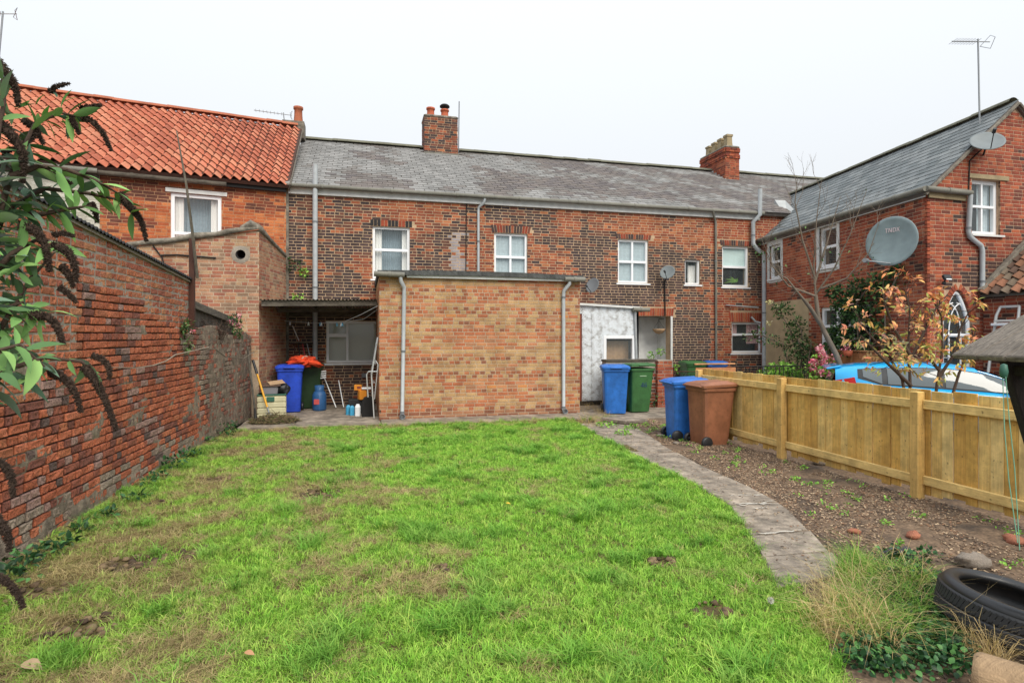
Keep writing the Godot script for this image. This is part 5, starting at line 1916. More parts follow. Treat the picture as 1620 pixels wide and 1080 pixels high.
# ---------------------------------------------------------------- wheelie bins
func bin_proto(col: StandardMaterial3D) -> Node3D:
	var o := Node3D.new()
	var st := st_new()
	var rings := []
	for k in [[0.03, 0.44, 0.46, 0.05, -0.01], [0.20, 0.455, 0.50, 0.05, 0.0], [0.88, 0.525, 0.60, 0.055, 0.03], [0.93, 0.53, 0.61, 0.055, 0.03], [0.935, 0.575, 0.66, 0.06, 0.03], [0.985, 0.58, 0.665, 0.06, 0.03]]:
		rings.append(rrect(k[1], k[2], k[3], k[0], Vector3(0, 0, k[4])))
	loft(st, rings, true, true)
	for x in [-0.15, 0.0, 0.15]:
		box(st, Vector3(x * 1.2, 0.5, 0.262), Vector3(0.018, 0.62, 0.03), Basis(Vector3.RIGHT, 0.085))
	put(o, "body", done(st), col)
	var s2 := st_new()
	var lr := []
	for k in [[0.99, 0.60, 0.70, 0.05, 0.03], [1.03, 0.605, 0.705, 0.06, 0.03], [1.055, 0.56, 0.64, 0.09, 0.025], [1.075, 0.44, 0.46, 0.12, 0.01]]:
		lr.append(rrect(k[1], k[2], k[3], k[0], Vector3(0, 0, k[4])))
	loft(s2, lr, true, true)
	for x in [-0.14, 0.14]:
		cbox(s2, Vector3(x, 1.068, 0.03), Vector3(0.05, 0.02, 0.52), 0.008)
	cbox(s2, Vector3(0, 1.012, 0.385), Vector3(0.24, 0.028, 0.05), 0.01)
	var lid := put(o, "lid", done(s2), col)
	var s3 := st_new()
	tube(s3, [Vector3(-0.24, 1.0, -0.29), Vector3(-0.22, 1.02, -0.36), Vector3(0.22, 1.02, -0.36), Vector3(0.24, 1.0, -0.29)], 0.016, 8)
	put(lid, "handle", done(s3), col)
	for s in [-1, 1]:
		var s4 := st_new()
		lathe(s4, [Vector2(0.0, -0.03), Vector2(0.085, -0.03), Vector2(0.1, -0.02), Vector2(0.1, 0.02), Vector2(0.085, 0.03), Vector2(0.06, 0.03), Vector2(0.055, 0.012), Vector2(0.02, 0.012), Vector2(0.018, 0.035), Vector2(0, 0.035)], 18, Transform3D(Basis(Vector3.FORWARD, -s * PI / 2), Vector3(s * 0.25, 0.1, -0.22)))
		put(o, "wheel", done(s4), M.black_plastic)
	put(o, "axle", tube_mesh([Vector3(-0.26, 0.1, -0.22), Vector3(0.26, 0.1, -0.22)], 0.012, 6), M.iron)
	return o

func build_bins() -> void:
	var proto := {}
	for q in [
		["blue", "blue wheelie bin in front of the white flaking shed", Vector3(5.32, 0.016, -11.85), -18.0, 0.0],
		["green", "green wheelie bin with a painted number, beside the blue bin by the low wall", Vector3(5.91, 0.016, -12.0), 1.0, 0.06],
		["blue", "blue wheelie bin half hidden behind the brown bin", Vector3(5.22, -0.03, -8.84), 84.0, 0.05],
		["brown", "brown wheelie bin at the end of the timber fence", Vector3(5.33, -0.04, -8.25), 93.0, 0.03],
		["green", "green wheelie bin against the terrace wall behind the iron gate", Vector3(8.95, -0.06, -14.7), -8.0, 0.0],
		["blue", "blue wheelie bin against the terrace wall, right of the green one", Vector3(9.62, -0.06, -14.62), -20.0, 0.0],
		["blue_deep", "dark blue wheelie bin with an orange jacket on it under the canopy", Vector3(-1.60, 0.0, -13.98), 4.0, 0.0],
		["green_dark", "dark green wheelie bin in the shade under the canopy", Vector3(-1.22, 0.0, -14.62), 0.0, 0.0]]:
		if not proto.has(q[0]):
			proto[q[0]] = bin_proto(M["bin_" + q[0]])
		var o: Node3D = proto[q[0]].duplicate()
		o.name = numbered("wheelie_bin")
		o.position = q[2]
		o.rotation.y = deg_to_rad(q[3])
		if q[2].z > -10:
			o.scale = Vector3(0.93, 0.95, 0.93)
		add_child(o)
		tag(o, q[1], "wheelie bin", "wheelie bins around the yard")
		if q[4] > 0:
			var lid: Node3D = o.get_node("lid")
			lid.transform = Transform3D(Basis(), Vector3(0, 1.0, -0.3)) * Transform3D(Basis(Vector3.RIGHT, -q[4]), Vector3.ZERO) * Transform3D(Basis(), Vector3(0, -1.0, 0.3))
		if q[0] == "green" and q[2].x < 7:
			var tm := TextMesh.new()
			tm.text = "46"
			var f := SystemFont.new()
			f.font_names = PackedStringArray(["Droid Sans"])
			tm.font = f
			tm.font_size = 32
			tm.pixel_size = 0.0042
			tm.depth = 0.002
			put(o, "painted_number", tm, mat(hx("27406a"), 0.8), Transform3D(Basis(Vector3.RIGHT, 0.085), Vector3(0.03, 0.62, 0.312)))
			var lg := st_new()
			box(lg, Vector3(0.0, 0.82, 0.333), Vector3(0.16, 0.022, 0.002), Basis(Vector3.RIGHT, 0.085))
			put(o, "label", done(lg), mat(hx("8fae8c"), 0.6))
	for k in proto:
		proto[k].free()

# ---------------------------------------------------------------- things in the yard
func lump(size: Vector3, sd: int, rough: float, seg := 18, fr := 3.0) -> ArrayMesh:
	var st := st_new()
	st.set_smooth_group(0)
	var nz := fnoise(fr * 0.35, sd)
	var pt := func(i: int, j: int) -> Vector3:
		var a := TAU * (i % seg) / seg
		var b := PI * j / (seg / 2) - PI / 2
		var v := Vector3(cos(b) * sin(a), sin(b), cos(b) * cos(a))
		var k := 1.0 + rough * nz.get_noise_3dv(v * 3.0)
		return v * size * k
	for j in seg / 2:
		for i in seg:
			quad(st, pt.call(i, j), pt.call(i + 1, j), pt.call(i + 1, j + 1), pt.call(i, j + 1))
	return done(st)

func build_yard_things() -> void:
	# orange work jacket over the two bins
	var jk := thing("work_jacket", "crumpled orange work jacket with grey stripes lying on the dark bins", "jacket", Vector3(-1.36, 1.07, -14.1))
	put(jk, "cloth", lump(Vector3(0.30, 0.11, 0.2), 4, 0.9, 28, 4.0), M.jacket, Transform3D(Basis(), Vector3(0, 0.06, 0)))
	put(jk, "sleeve", lump(Vector3(0.2, 0.06, 0.1), 9, 0.8, 20, 4.0), M.jacket, Transform3D(Basis(Vector3.FORWARD, 0.35), Vector3(0.24, 0.03, 0.1)))
	put(jk, "stripe", tube_mesh([Vector3(0.02, 0.13, 0.16), Vector3(0.07, 0.165, 0.08), Vector3(0.10, 0.17, 0.0)], 0.024, 6), M.reflect)
	# storage box with things on it
	var sb := thing("storage_box", "cream plastic garden storage box with a dark green handle by the outbuilding", "storage box", Vector3(-1.84, -0.01, -12.98), 0.10)
	var st := st_new()
	cbox(st, Vector3(0, 0.27, 0), Vector3(0.52, 0.52, 0.42), 0.012)
	put(sb, "body", done(st), M.cream)
	for i in 4:
		var s := st_new()
		cbox(s, Vector3(0, 0.08 + i * 0.115, 0), Vector3(0.55, 0.098, 0.45), 0.01)
		put(sb, "slat", done(s), M.cream)
	var s2 := st_new()
	cbox(s2, Vector3(-0.02, 0.43, 0.225), Vector3(0.15, 0.10, 0.03), 0.01)
	put(sb, "handle", done(s2), M.box_green)
	var s3 := st_new()
	cbox(s3, Vector3(0, 0.515, 0), Vector3(0.56, 0.03, 0.46), 0.01)
	put(sb, "rim", done(s3), M.box_green)
	var tb := thing("plastic_tub", "grey plastic tub with a brown lid standing on the cream storage box", "tub", Vector3(-1.88, 0.52, -12.98), 0.1)
	var s4 := st_new()
	loft(s4, [rrect(0.30, 0.26, 0.03, 0.0), rrect(0.34, 0.3, 0.03, 0.17)], true, true)
	put(tb, "tub", done(s4), M.tub_grey)
	var s5 := st_new()
	cbox(s5, Vector3(0.0, 0.185, 0), Vector3(0.42, 0.025, 0.36), 0.008, Basis(Vector3.RIGHT, 0.12))
	put(tb, "lid", done(s5), M.brown_lid)
	var s6 := st_new()
	cbox(s6, Vector3.ZERO, Vector3(0.30, 0.012, 0.24), 0.002)
	single("cardboard_sheet", done(s6), M.card, "torn sheet of brown cardboard lying on the tub lid", "cardboard", Transform3D(Basis(Vector3.UP, 0.4) * Basis(Vector3.RIGHT, 0.22) * Basis(Vector3.FORWARD, -0.1), Vector3(-1.76, 0.745, -12.98)))
	single("dark_bag", lump(Vector3(0.12, 0.11, 0.12), 14, 0.7), M.car_trim, "dark crumpled bag beside the grey tub on the storage box", "bag", Transform3D(Basis(), Vector3(-1.62, 0.60, -13.0)))
	# fork and spade handles leaning on the wall
	var fk := thing("garden_fork", "garden fork with a yellow handle leaning beside the cream storage box", "garden fork", Vector3(-1.95, 0, -12.6))
	var f0 := Vector3(-2.19, 1.22, -12.85)
	var f1 := Vector3(-1.88, 0.28, -12.62)
	wput(fk, "grip", tube_mesh([f0, f0.lerp(f1, 0.3)], 0.026, 8), M.black_plastic)
	wput(fk, "shaft", tube_mesh([f0.lerp(f1, 0.3), f1], 0.02, 8), M.yellow)
	var fd := (f1 - f0).normalized()
	wput(fk, "socket", tube_mesh([f1, f1 + fd * 0.12], 0.016, 8), M.steel)
	for k in 4:
		var off := Vector3(0.035 * (k - 1.5), 0, 0.02 * (k - 1.5))
		wput(fk, "tine", tube_mesh([f1 + fd * 0.12 + off, f1 + fd * 0.30 + off * 1.2], [0.007, 0.003], 5), M.steel)
	var sp := thing("old_spade", "dark handled old tool leaning against the far end of the garden wall", "garden tool", Vector3(-2.1, 0, -12.6))
	wput(sp, "shaft", tube_mesh([Vector3(-2.24, 1.5, -12.55), Vector3(-2.06, 0.3, -12.3)], 0.018, 8), M.handle_wood)
	wput(sp, "blade", tube_mesh([Vector3(-2.06, 0.3, -12.3), Vector3(-2.03, 0.02, -12.25)], [0.02, 0.04], 6), M.iron)
	# pile of pulled weeds
	var xfs := []
	var cols := []
	for i in 900:
		var r := sqrt(rng.randf()) * 0.42
		var a := rng.randf() * TAU
		var p := Vector3(-1.72 + cos(a) * r * 1.1, 0.02 + rng.randf() * 0.2 * (1.0 - r / 0.5), -12.35 + sin(a) * r * 0.7)
		var b := Basis(Vector3.UP, rng.randf() * TAU) * Basis(Vector3.RIGHT, rng.randf_range(-0.7, 0.7))
		xfs.append(Transform3D(b.scaled_local(Vector3(0.006, 0.006, rng.randf_range(0.08, 0.22))), p))
		cols.append((hx(["5b4d3b", "7b6a4e", "43392d", "8d7c5c", "5d6638"][rng.randi() % 5]) as Color).srgb_to_linear())
	var wm := multi(self, "weed_pile", slate_unit(), M.gravel, xfs, cols)
	stuff(wm)
	tag(wm, "heap of dead pulled weeds on the grass before the cream storage box", "weeds")
	# gas bottle and folding chair
	var gb := thing("gas_bottle", "blue gas bottle with a red label under the canopy", "gas bottle", Vector3(-0.98, 0.0, -14.05))
	var g1 := st_new()
	lathe(g1, [Vector2(0.0, 0.0), Vector2(0.14, 0.01), Vector2(0.155, 0.05), Vector2(0.155, 0.36), Vector2(0.12, 0.44), Vector2(0.05, 0.48), Vector2(0.045, 0.52), Vector2(0, 0.52)], 18)
	put(gb, "cylinder", done(g1), M.blue_gas)
	var g2 := st_new()
	lathe(g2, [Vector2(0.1, 0.45), Vector2(0.105, 0.58), Vector2(0.095, 0.58), Vector2(0.09, 0.45)], 16)
	put(gb, "collar", done(g2), M.blue_gas)
	var g3 := st_new()
	cbox(g3, Vector3(-0.05, 0.22, 0.145), Vector3(0.12, 0.12, 0.02), 0.004)
	put(gb, "label", done(g3), M.label_red)
	var fc := thing("folding_chair", "white folded garden chair leaning by the grey soil pipe", "chair", Vector3(-0.75, 0, -14.4))
	for s in [0.0, 0.34]:
		wput(fc, "leg", tube_mesh([Vector3(-0.92 + s, 0.75 - s * 0.3, -14.6), Vector3(-0.62 + s * 0.5, 0.05, -14.2)], 0.013, 6), M.white_can)
	for k in 4:
		var y := 0.62 + k * 0.05
		wput(fc, "slat", tube_mesh([Vector3(-1.02, y + 0.1, -14.35), Vector3(-0.85, y + 0.12, -14.35)], 0.016, 6), M.white_can)
	# shelf in the dark corner
	var sh := thing("wall_shelf", "dark shelf with garden tools on the wall under the canopy", "shelf", Vector3(-1.5, 1.2, -14.9))
	for y in [1.15, 1.55]:
		var s := st_new()
		cbox(s, Vector3(-1.45, y, -14.95), Vector3(0.5, 0.03, 0.28), 0.004)
		wput(sh, "shelf_board", done(s), M.timber_dark)
	for k in 4:
		wput(sh, "tool", tube_mesh([Vector3(-1.62 + k * 0.1, 1.52, -14.84), Vector3(-1.58 + k * 0.11, 1.22, -14.82)], 0.014, 6), [M.rust_iron, M.iron, M.label_red, M.steel][k])
	single("broom_handle", tube_mesh([Vector3(-1.62, 1.95, -14.6), Vector3(-1.5, 1.6, -14.8)], 0.013, 6), M.alu, "thin pale broom handle leaning in the dark corner under the canopy", "broom")
	# by the extension's corner
	var bag := st_new()
	var rr := []
	for k in [[0.0, 0.27, 0.14, 0.02], [0.3, 0.26, 0.13, 0.02], [0.40, 0.20, 0.12, 0.03], [0.42, 0.14, 0.1, 0.03]]:
		rr.append(rrect(k[1], k[2], k[3], k[0]))
	loft(bag, rr)
	single("black_case", done(bag), M.dark, "tall black case on the ground at the corner of the extension", "case", Transform3D(Basis(Vector3.UP, 0.05), Vector3(0.10, 0.005, -12.75)))
	var ob := st_new()
	cbox(ob, Vector3(0, 0.06, 0), Vector3(0.16, 0.12, 0.12), 0.006)
	var obn := thing("orange_carton", "orange carton with dark print on the clutter behind the black case", "carton", Vector3(-0.12, 0.52, -13.3))
	put(obn, "carton", done(ob), M.orange_box)
	var op := st_new()
	box(op, Vector3(0.02, 0.06, 0.062), Vector3(0.08, 0.05, 0.003))
	put(obn, "print", done(op), M.red_door)
	var ob2 := st_new()
	cbox(ob2, Vector3(0, 0.1, 0), Vector3(0.16, 0.2, 0.14), 0.006)
	single("orange_bag", done(ob2), M.orange_box, "orange plastic crate under the orange carton", "crate", Transform3D(Basis(Vector3.UP, 0.3), Vector3(-0.03, 0.32, -13.25)))
	var tbs := st_new()
	cbox(tbs, Vector3(0, 0.16, 0), Vector3(0.55, 0.32, 0.3), 0.01)
	single("dark_crate", done(tbs), M.car_trim, "dark crate beneath the orange things by the extension", "crate", Transform3D(Basis(), Vector3(-0.05, 0.0, -13.4)))
	var wr := st_new()
	tube(wr, [Vector3(-0.1, 0, 0), Vector3(0.1, 0, 0)], 0.03, 10)
	single("paper_roll", done(wr), M.white_can, "white paper roll lying beside the orange carton", "roll", Transform3D(Basis(), Vector3(0.06, 0.56, -13.2)))
	var jc := thing("jerrycan", "white plastic jerrycan standing left of the black case", "jerrycan", Vector3(-0.12, 0.0, -12.9))
	var j1 := st_new()
	loft(j1, [rrect(0.12, 0.14, 0.03, 0.0), rrect(0.12, 0.14, 0.03, 0.20), rrect(0.06, 0.06, 0.02, 0.26)])
	put(jc, "can", done(j1), M.white_can)
	put(jc, "handle", tube_mesh([Vector3(-0.05, 0.21, 0), Vector3(-0.04, 0.28, 0), Vector3(0.04, 0.29, 0), Vector3(0.05, 0.21, 0)], 0.01, 6), M.dark)
	for q in [[-0.24, -13.0, "light blue plastic can left of the white jerrycan"], [-0.32, -13.12, "light blue plastic can furthest from the black case"]]:
		var c1 := st_new()
		loft(c1, [rrect(0.10, 0.08, 0.02, 0.0), rrect(0.10, 0.08, 0.02, 0.18), rrect(0.04, 0.04, 0.012, 0.22)])
		single("blue_can", done(c1), M.blue_can, q[2], "can", Transform3D(Basis(Vector3.UP, 0.3), Vector3(q[0], 0, q[1])))
	var eb := st_new()
	cbox(eb, Vector3(0, 0, 0), Vector3(0.14, 0.11, 0.06), 0.008)
	single("socket_box", done(eb), M.pipe_band, "small grey electric box on the terrace wall under the window", "electric box", Transform3D(Basis(), Vector3(0.02, 0.72, -15.15)))
	# aluminium frame leaning against the extension
	var al := thing("clothes_airer", "pale metal folding frame leaning on the side of the extension", "airer", Vector3(0.2, 0, -12.5))
	for s in [0.0, -0.5]:
		wput(al, "leg", tube_mesh([Vector3(0.21, 0.02, -12.35 + s), Vector3(0.16, 0.9, -12.42 + s), Vector3(0.29, 1.68, -12.5 + s)], 0.016, 6), M.alu)
	for k in 4:
		var y := 0.35 + k * 0.4
		wput(al, "rung", tube_mesh([Vector3(0.19 + 0.02 * k, y, -12.38), Vector3(0.19 + 0.02 * k, y, -12.9)], 0.011, 6), M.alu)
	wput(al, "frame", tube_mesh([Vector3(0.27, 0.98, -12.32), Vector3(0.10, 0.98, -12.36), Vector3(0.06, 0.92, -12.38), Vector3(0.09, 0.45, -12.42)], 0.014, 6), M.alu)
	wput(al, "frame", tube_mesh([Vector3(0.24, 1.2, -12.45), Vector3(0.29, 1.12, -12.4), Vector3(0.22, 0.4, -12.45)], 0.014, 6), M.alu)

# ---------------------------------------------------------------- dishes, aerials, lamp
func dish(label: String, at: Vector3, facing: Vector3, r: float, m: Material, root: Vector3, feed_down := true) -> Node3D:
	var o := thing("satellite_dish", label, "satellite dish", at)
	var z := facing.normalized()
	var x := Vector3.UP.cross(z).normalized()
	var y := z.cross(x)
	var b := Basis(x, y, z)
	var st := st_new()
	var prof := []
	for i in 9:
		var t := i / 8.0
		prof.append(Vector2(r * t, -0.16 * r * (1.0 - t * t)))
	var back := [Vector2(r, 0.0), Vector2(r * 1.015, -0.012)]
	for i in 8:
		var t := 1.0 - i / 7.0
		back.append(Vector2(r * t, -0.16 * r * (1.0 - t * t) - 0.012))
	var front := prof.duplicate()
	front.append_array(back)
	front.reverse()
	lathe(st, front, 32, Transform3D(b * Basis(Vector3.RIGHT, PI / 2), Vector3.ZERO))
	put(o, "reflector", done(st), m)
	var lnb := b * (Vector3(-r * 0.55, -r * 0.85, r * 0.75) if r > 0.4 else Vector3(0, -r * 0.55, r * 1.0))
	put(o, "arm", tube_mesh([b * Vector3(0, -r * 0.92, -0.01), lnb], 0.014 if r > 0.4 else 0.009, 6), M.steel if r > 0.4 else M.dark)
	put(o, "receiver", tube_mesh([lnb - z * 0.02, lnb + z * 0.07], r * 0.07 + 0.012, 10), M.steel if r > 0.4 else M.car_trim)
	var rt := root - at
	put(o, "bracket", tube_mesh([-z * (0.16 * r + 0.03) - y * r * 0.2, Vector3(rt.x, -r * 0.3, rt.z) * 0.6 - y * r * 0.2, rt], 0.018, 6), M.iron)
	return o

func aerial(label: String, base: Vector3, top: Vector3, dir: Vector3, l: float, n: int) -> void:
	var o := thing("tv_aerial", label, "aerial", base)
	put(o, "mast", tube_mesh([Vector3.ZERO, top - base], 0.018, 6), M.steel)
	var d := dir.normalized()
	var t := top - base - Vector3(0, 0.05, 0)
	put(o, "boom", tube_mesh([t - d * 0.25, t + d * l], 0.011, 5), M.steel)
	var s := d.cross(Vector3.UP).normalized()
	for i in n:
		var p := t + d * (l * (i + 0.5) / n)
		put(o, "element", tube_mesh([p - s * 0.13, p + s * 0.13], 0.005, 4), M.steel)
	for k in [-1, 1]:
		put(o, "reflector", tube_mesh([t - d * 0.2 - s * 0.2, t - d * 0.26 + Vector3(0, 0.14 * k, 0), t - d * 0.2 + s * 0.2], 0.006, 4), M.steel)

func build_dishes() -> void:
	var big := dish("large round grey satellite dish on the wing wall", Vector3(10.051, 3.575, -9.314), Vector3(-0.96, 0.06, 0.30), 0.48, M.dish_big, Vector3(10.88, 3.55, -10.0))
	var tm := TextMesh.new()
	tm.text = "TNDX"
	var f := SystemFont.new()
	f.font_names = PackedStringArray(["Droid Sans"])
	tm.font = f
	tm.font_size = 32
	tm.pixel_size = 0.0034
	tm.depth = 0.002
	var z := Vector3(-0.96, 0.06, 0.30).normalized()
	var x := Vector3.UP.cross(z).normalized()
	put(big, "maker_mark", tm, mat(hx("d8c4c8"), 0.8), Transform3D(Basis(x, z.cross(x), z), z * -0.05 + Vector3(0, 0.22, 0)))
	dish("grey satellite dish tilted up high on the gable beside the verge", Vector3(11.893, 5.55, -8.846), Vector3(-0.55, 0.78, 0.75), 0.29, M.dish, Vector3(12.1, 5.35, -9.08))
	dish("small dark satellite dish on the terrace just above the flat roof", Vector3(6.025, 3.091, -14.875), Vector3(-0.95, 0.35, 0.55), 0.21, M.pipe_band, Vector3(6.0, 2.95, -15.18))
	dish("small grey satellite dish on the terrace between two white windows", Vector3(8.257, 3.506, -14.824), Vector3(-0.75, 0.45, 0.75), 0.21, M.dish, Vector3(8.4, 3.3, -15.18))
	single("cable_run", tube_mesh([Vector3(8.36, 3.3, -15.17), Vector3(8.38, 2.3, -15.17)], 0.02, 5), M.dark, "thick black cable running down the terrace wall from a dish", "cable")
	aerial("tall television aerial mast on the gabled wing", Vector3(12.668, 5.958, -9.578), Vector3(12.629, 7.994, -9.588), Vector3(-0.95, 0.02, -0.25), 0.55, 9)
	aerial("television aerial on the ridge beside the left chimney pot", Vector3(-2.407, 8.376, -19.594), Vector3(-2.446, 8.734, -19.604), Vector3(-1, 0.02, 0.1), 0.85, 8)
	aerial("television aerial at the far left edge behind the leaves", Vector3(-7.906, 7.344, -15.418), Vector3(-7.77, 8.916, -15.384), Vector3(-0.7, -0.3, 0.4), 0.6, 6)
	var sl := thing("security_light", "small black security light above the arched window", "light", Vector3(11.0, 2.83, -9.05))
	var st := st_new()
	cbox(st, Vector3(0, 0.02, 0.1), Vector3(0.17, 0.10, 0.06), 0.01, Basis(Vector3.RIGHT, -0.5))
	put(sl, "housing", done(st), M.black_plastic)
	var s2 := st_new()
	box(s2, Vector3(0.0, 0.0, 0.136), Vector3(0.13, 0.07, 0.004), Basis(Vector3.RIGHT, -0.5))
	put(sl, "lens", done(s2), M.white_can)
	put(sl, "bracket", tube_mesh([Vector3(0, -0.1, 0), Vector3(0, -0.05, 0.06), Vector3(0, 0, 0.08)], 0.015, 6), M.black_plastic)
	put(sl, "sensor", lump(Vector3(0.035, 0.04, 0.035), 3, 0.1, 10), M.black_plastic, Transform3D(Basis(), Vector3(-0.02, -0.09, 0.06)))
	var ld := thing("step_ladder", "white framed step ladder standing against the outhouse wall", "ladder", Vector3(11.9, -0.15, -8.5))
	for s in [-0.2, 0.2]:
		put(ld, "stile", tube_mesh([Vector3(-0.35, 0, s * 1.2), Vector3(0.02, 2.25, s), Vector3(0.08, 2.42, s * 0.85)], 0.028, 6), M.alu)
	for k in 6:
		put(ld, "tread", tube_mesh([Vector3(-0.29 + k * 0.058, 0.35 + k * 0.36, -0.22), Vector3(-0.29 + k * 0.058, 0.35 + k * 0.36, 0.22)], 0.025, 6), M.alu)
	put(ld, "top_bar", tube_mesh([Vector3(0.08, 2.42, -0.17), Vector3(0.08, 2.42, 0.17)], 0.028, 6), M.alu)
	var tp := st_new()
	cbox(tp, Vector3(-0.02, 2.08, 0), Vector3(0.2, 0.05, 0.42), 0.008)
	put(ld, "platform", done(tp), M.white_can)

# ---------------------------------------------------------------- the blue car
func ipol(t: Array, x: float) -> float:
	for i in t.size() - 1:
		if x <= t[i + 1][0]:
			return lerpf(t[i][1], t[i + 1][1], clampf((x - t[i][0]) / (t[i + 1][0] - t[i][0]), 0, 1))
	return t[-1][1]

func build_car() -> void:
	var o := thing("parked_car", "bright blue hatchback parked behind the timber fence", "car", Vector3(9.15, -0.15, -9.83), deg_to_rad(-38))
	o.scale = Vector3(1, 0.93, 1)
	var belt := [[0.0, 0.86], [0.2, 0.98], [0.8, 1.02], [1.6, 0.98], [2.6, 0.93], [3.1, 0.93], [3.7, 0.86], [4.1, 0.76], [4.3, 0.6]]
	var half := [[0.0, 0.62], [0.12, 0.78], [0.5, 0.86], [2.6, 0.88], [3.4, 0.86], [3.9, 0.80], [4.2, 0.66], [4.3, 0.5]]
	var roof := [[0.0, 1.35], [0.1, 1.375], [0.4, 1.425], [0.9, 1.46], [1.4, 1.475], [1.9, 1.455], [2.3, 1.37], [2.7, 1.2], [3.14, 0.955]]
	# lower body
	var st := st_new()
	st.set_smooth_group(0)
	var xs := [0.0, 0.06, 0.15, 0.35, 0.6, 0.95, 1.3, 1.8, 2.3, 2.8, 3.2, 3.6, 3.9, 4.1, 4.22, 4.3]
	var rings := []
	for x in xs:
		var b := ipol(belt, x)
		var hw := ipol(half, x)
		rings.append([Vector3(x, 0.2, hw * 0.9), Vector3(x, 0.45, hw), Vector3(x, b - 0.16, hw * 0.995), Vector3(x, b, hw * 0.94), Vector3(x, b + 0.02, 0.0), Vector3(x, b, -hw * 0.94), Vector3(x, b - 0.16, -hw * 0.995), Vector3(x, 0.45, -hw), Vector3(x, 0.2, -hw * 0.9)])
	for i in rings.size() - 1:
		for k in 8:
			quad(st, rings[i][k], rings[i + 1][k], rings[i + 1][k + 1], rings[i][k + 1])
	st.set_smooth_group(-1)
	for e in [0, rings.size() - 1]:
		for k in range(1, 8):
			if e == 0:
				tri(st, rings[e][0], rings[e][k], rings[e][k + 1])
			else:
				tri(st, rings[e][0], rings[e][k + 1], rings[e][k])
	put(o, "body", done(st), M.car_paint)
	# greenhouse shell in body colour
	var side := func(x: float, t: float, s: float, proud: float) -> Vector3:
		var b := ipol(belt, x) - 0.01
		var r := ipol(roof, x) - 0.05
		var hw := ipol(half, minf(x, 3.0)) * 0.94
		return Vector3(x, lerpf(b, r, t), s * (lerpf(hw, 0.60, t) + 0.035 * sin(PI * t) + proud))
	var s2 := st_new()
	s2.set_smooth_group(0)
	var gx := [0.0, 0.12, 0.3, 0.4, 0.5, 0.65, 0.8, 0.95, 1.1, 1.3, 1.5, 1.7, 1.9, 2.05, 2.2, 2.35, 2.5, 2.65, 2.8, 2.95, 3.1]
	for i in gx.size() - 1:
		for k in 4:
			var t0 := k / 4.0
			var t1 := (k + 1) / 4.0
			quad(s2, side.call(gx[i], t0, 1, 0), side.call(gx[i + 1], t0, 1, 0), side.call(gx[i + 1], t1, 1, 0), side.call(gx[i], t1, 1, 0))
			quad(s2, side.call(gx[i + 1], t0, -1, 0), side.call(gx[i], t0, -1, 0), side.call(gx[i], t1, -1, 0), side.call(gx[i + 1], t1, -1, 0))
		var cs := []
		for x in [gx[i], gx[i + 1]]:
			var e: Vector3 = side.call(x, 1.0, 1, 0)
			cs.append([e, Vector3(x, e.y + 0.035, 0.48), Vector3(x, e.y + 0.05, 0), Vector3(x, e.y + 0.035, -0.48), Vector3(x, e.y, -e.z)])
		if gx[i] < 2.2:
			for k in 4:
				quad(s2, cs[0][k], cs[1][k], cs[1][k + 1], cs[0][k + 1])
	put(o, "roof", done(s2), M.car_paint)
	# spoiler over the hatch
	var sp := st_new()
	cbox(sp, Vector3(-0.02, 1.345, 0), Vector3(0.26, 0.045, 1.12), 0.015, Basis(Vector3.FORWARD, -0.22))
	put(o, "spoiler", done(sp), M.car_paint)
	var hg := st_new()
	quad(hg, Vector3(-0.10, 0.95, -0.62), Vector3(-0.10, 0.95, 0.62), Vector3(0.02, 1.33, 0.55), Vector3(0.02, 1.33, -0.55))
	put(o, "rear_window", done(hg), M.car_glass)
	# windscreen
	var ws := st_new()
	for k in 4:
		var t0 := k / 4.0
		var t1 := (k + 1) / 4.0
		var a0: Vector3 = side.call(lerpf(3.12, 2.2, t0), 1.0, 1, 0.004)
		var a1: Vector3 = side.call(lerpf(3.12, 2.2, t1), 1.0, 1, 0.004)
		quad(ws, Vector3(a0.x, a0.y + 0.02, a0.z - 0.03), Vector3(a0.x, a0.y + 0.02, -a0.z + 0.03), Vector3(a1.x, a1.y + 0.03, -a1.z + 0.03), Vector3(a1.x, a1.y + 0.03, a1.z - 0.03))
	put(o, "windscreen", done(ws), M.car_glass)
	# side glass, each in its dark surround
	for s in [1, -1]:
		var tr := st_new()
		tr.set_smooth_group(0)
		for q in [[0.36, 2.86, 0.06, 0.90]]:
			var n := 14
			for i in n:
				var x0 := lerpf(q[0], q[1], float(i) / n)
				var x1 := lerpf(q[0], q[1], float(i + 1) / n)
				var l0 := clampf((x0 - 0.30) / 0.45, 0.12, 1.0)
				var l1 := clampf((x1 - 0.30) / 0.45, 0.12, 1.0)
				for k in 5:
					var f0 := k / 5.0
					var f1 := (k + 1) / 5.0
					var m0 := lerpf(0.5, 0.05, l0)
					var m1 := lerpf(0.5, 0.05, l1)
					var p := [side.call(x0, lerpf(m0, 0.9, f0), s, 0.009), side.call(x1, lerpf(m1, 0.9, f0), s, 0.009), side.call(x1, lerpf(m1, 0.9, f1), s, 0.009), side.call(x0, lerpf(m0, 0.9, f1), s, 0.009)]
					if s < 0:
						p.reverse()
					quad(tr, p[0], p[1], p[2], p[3])
		put(o, "window_surround", done(tr), M.car_trim)
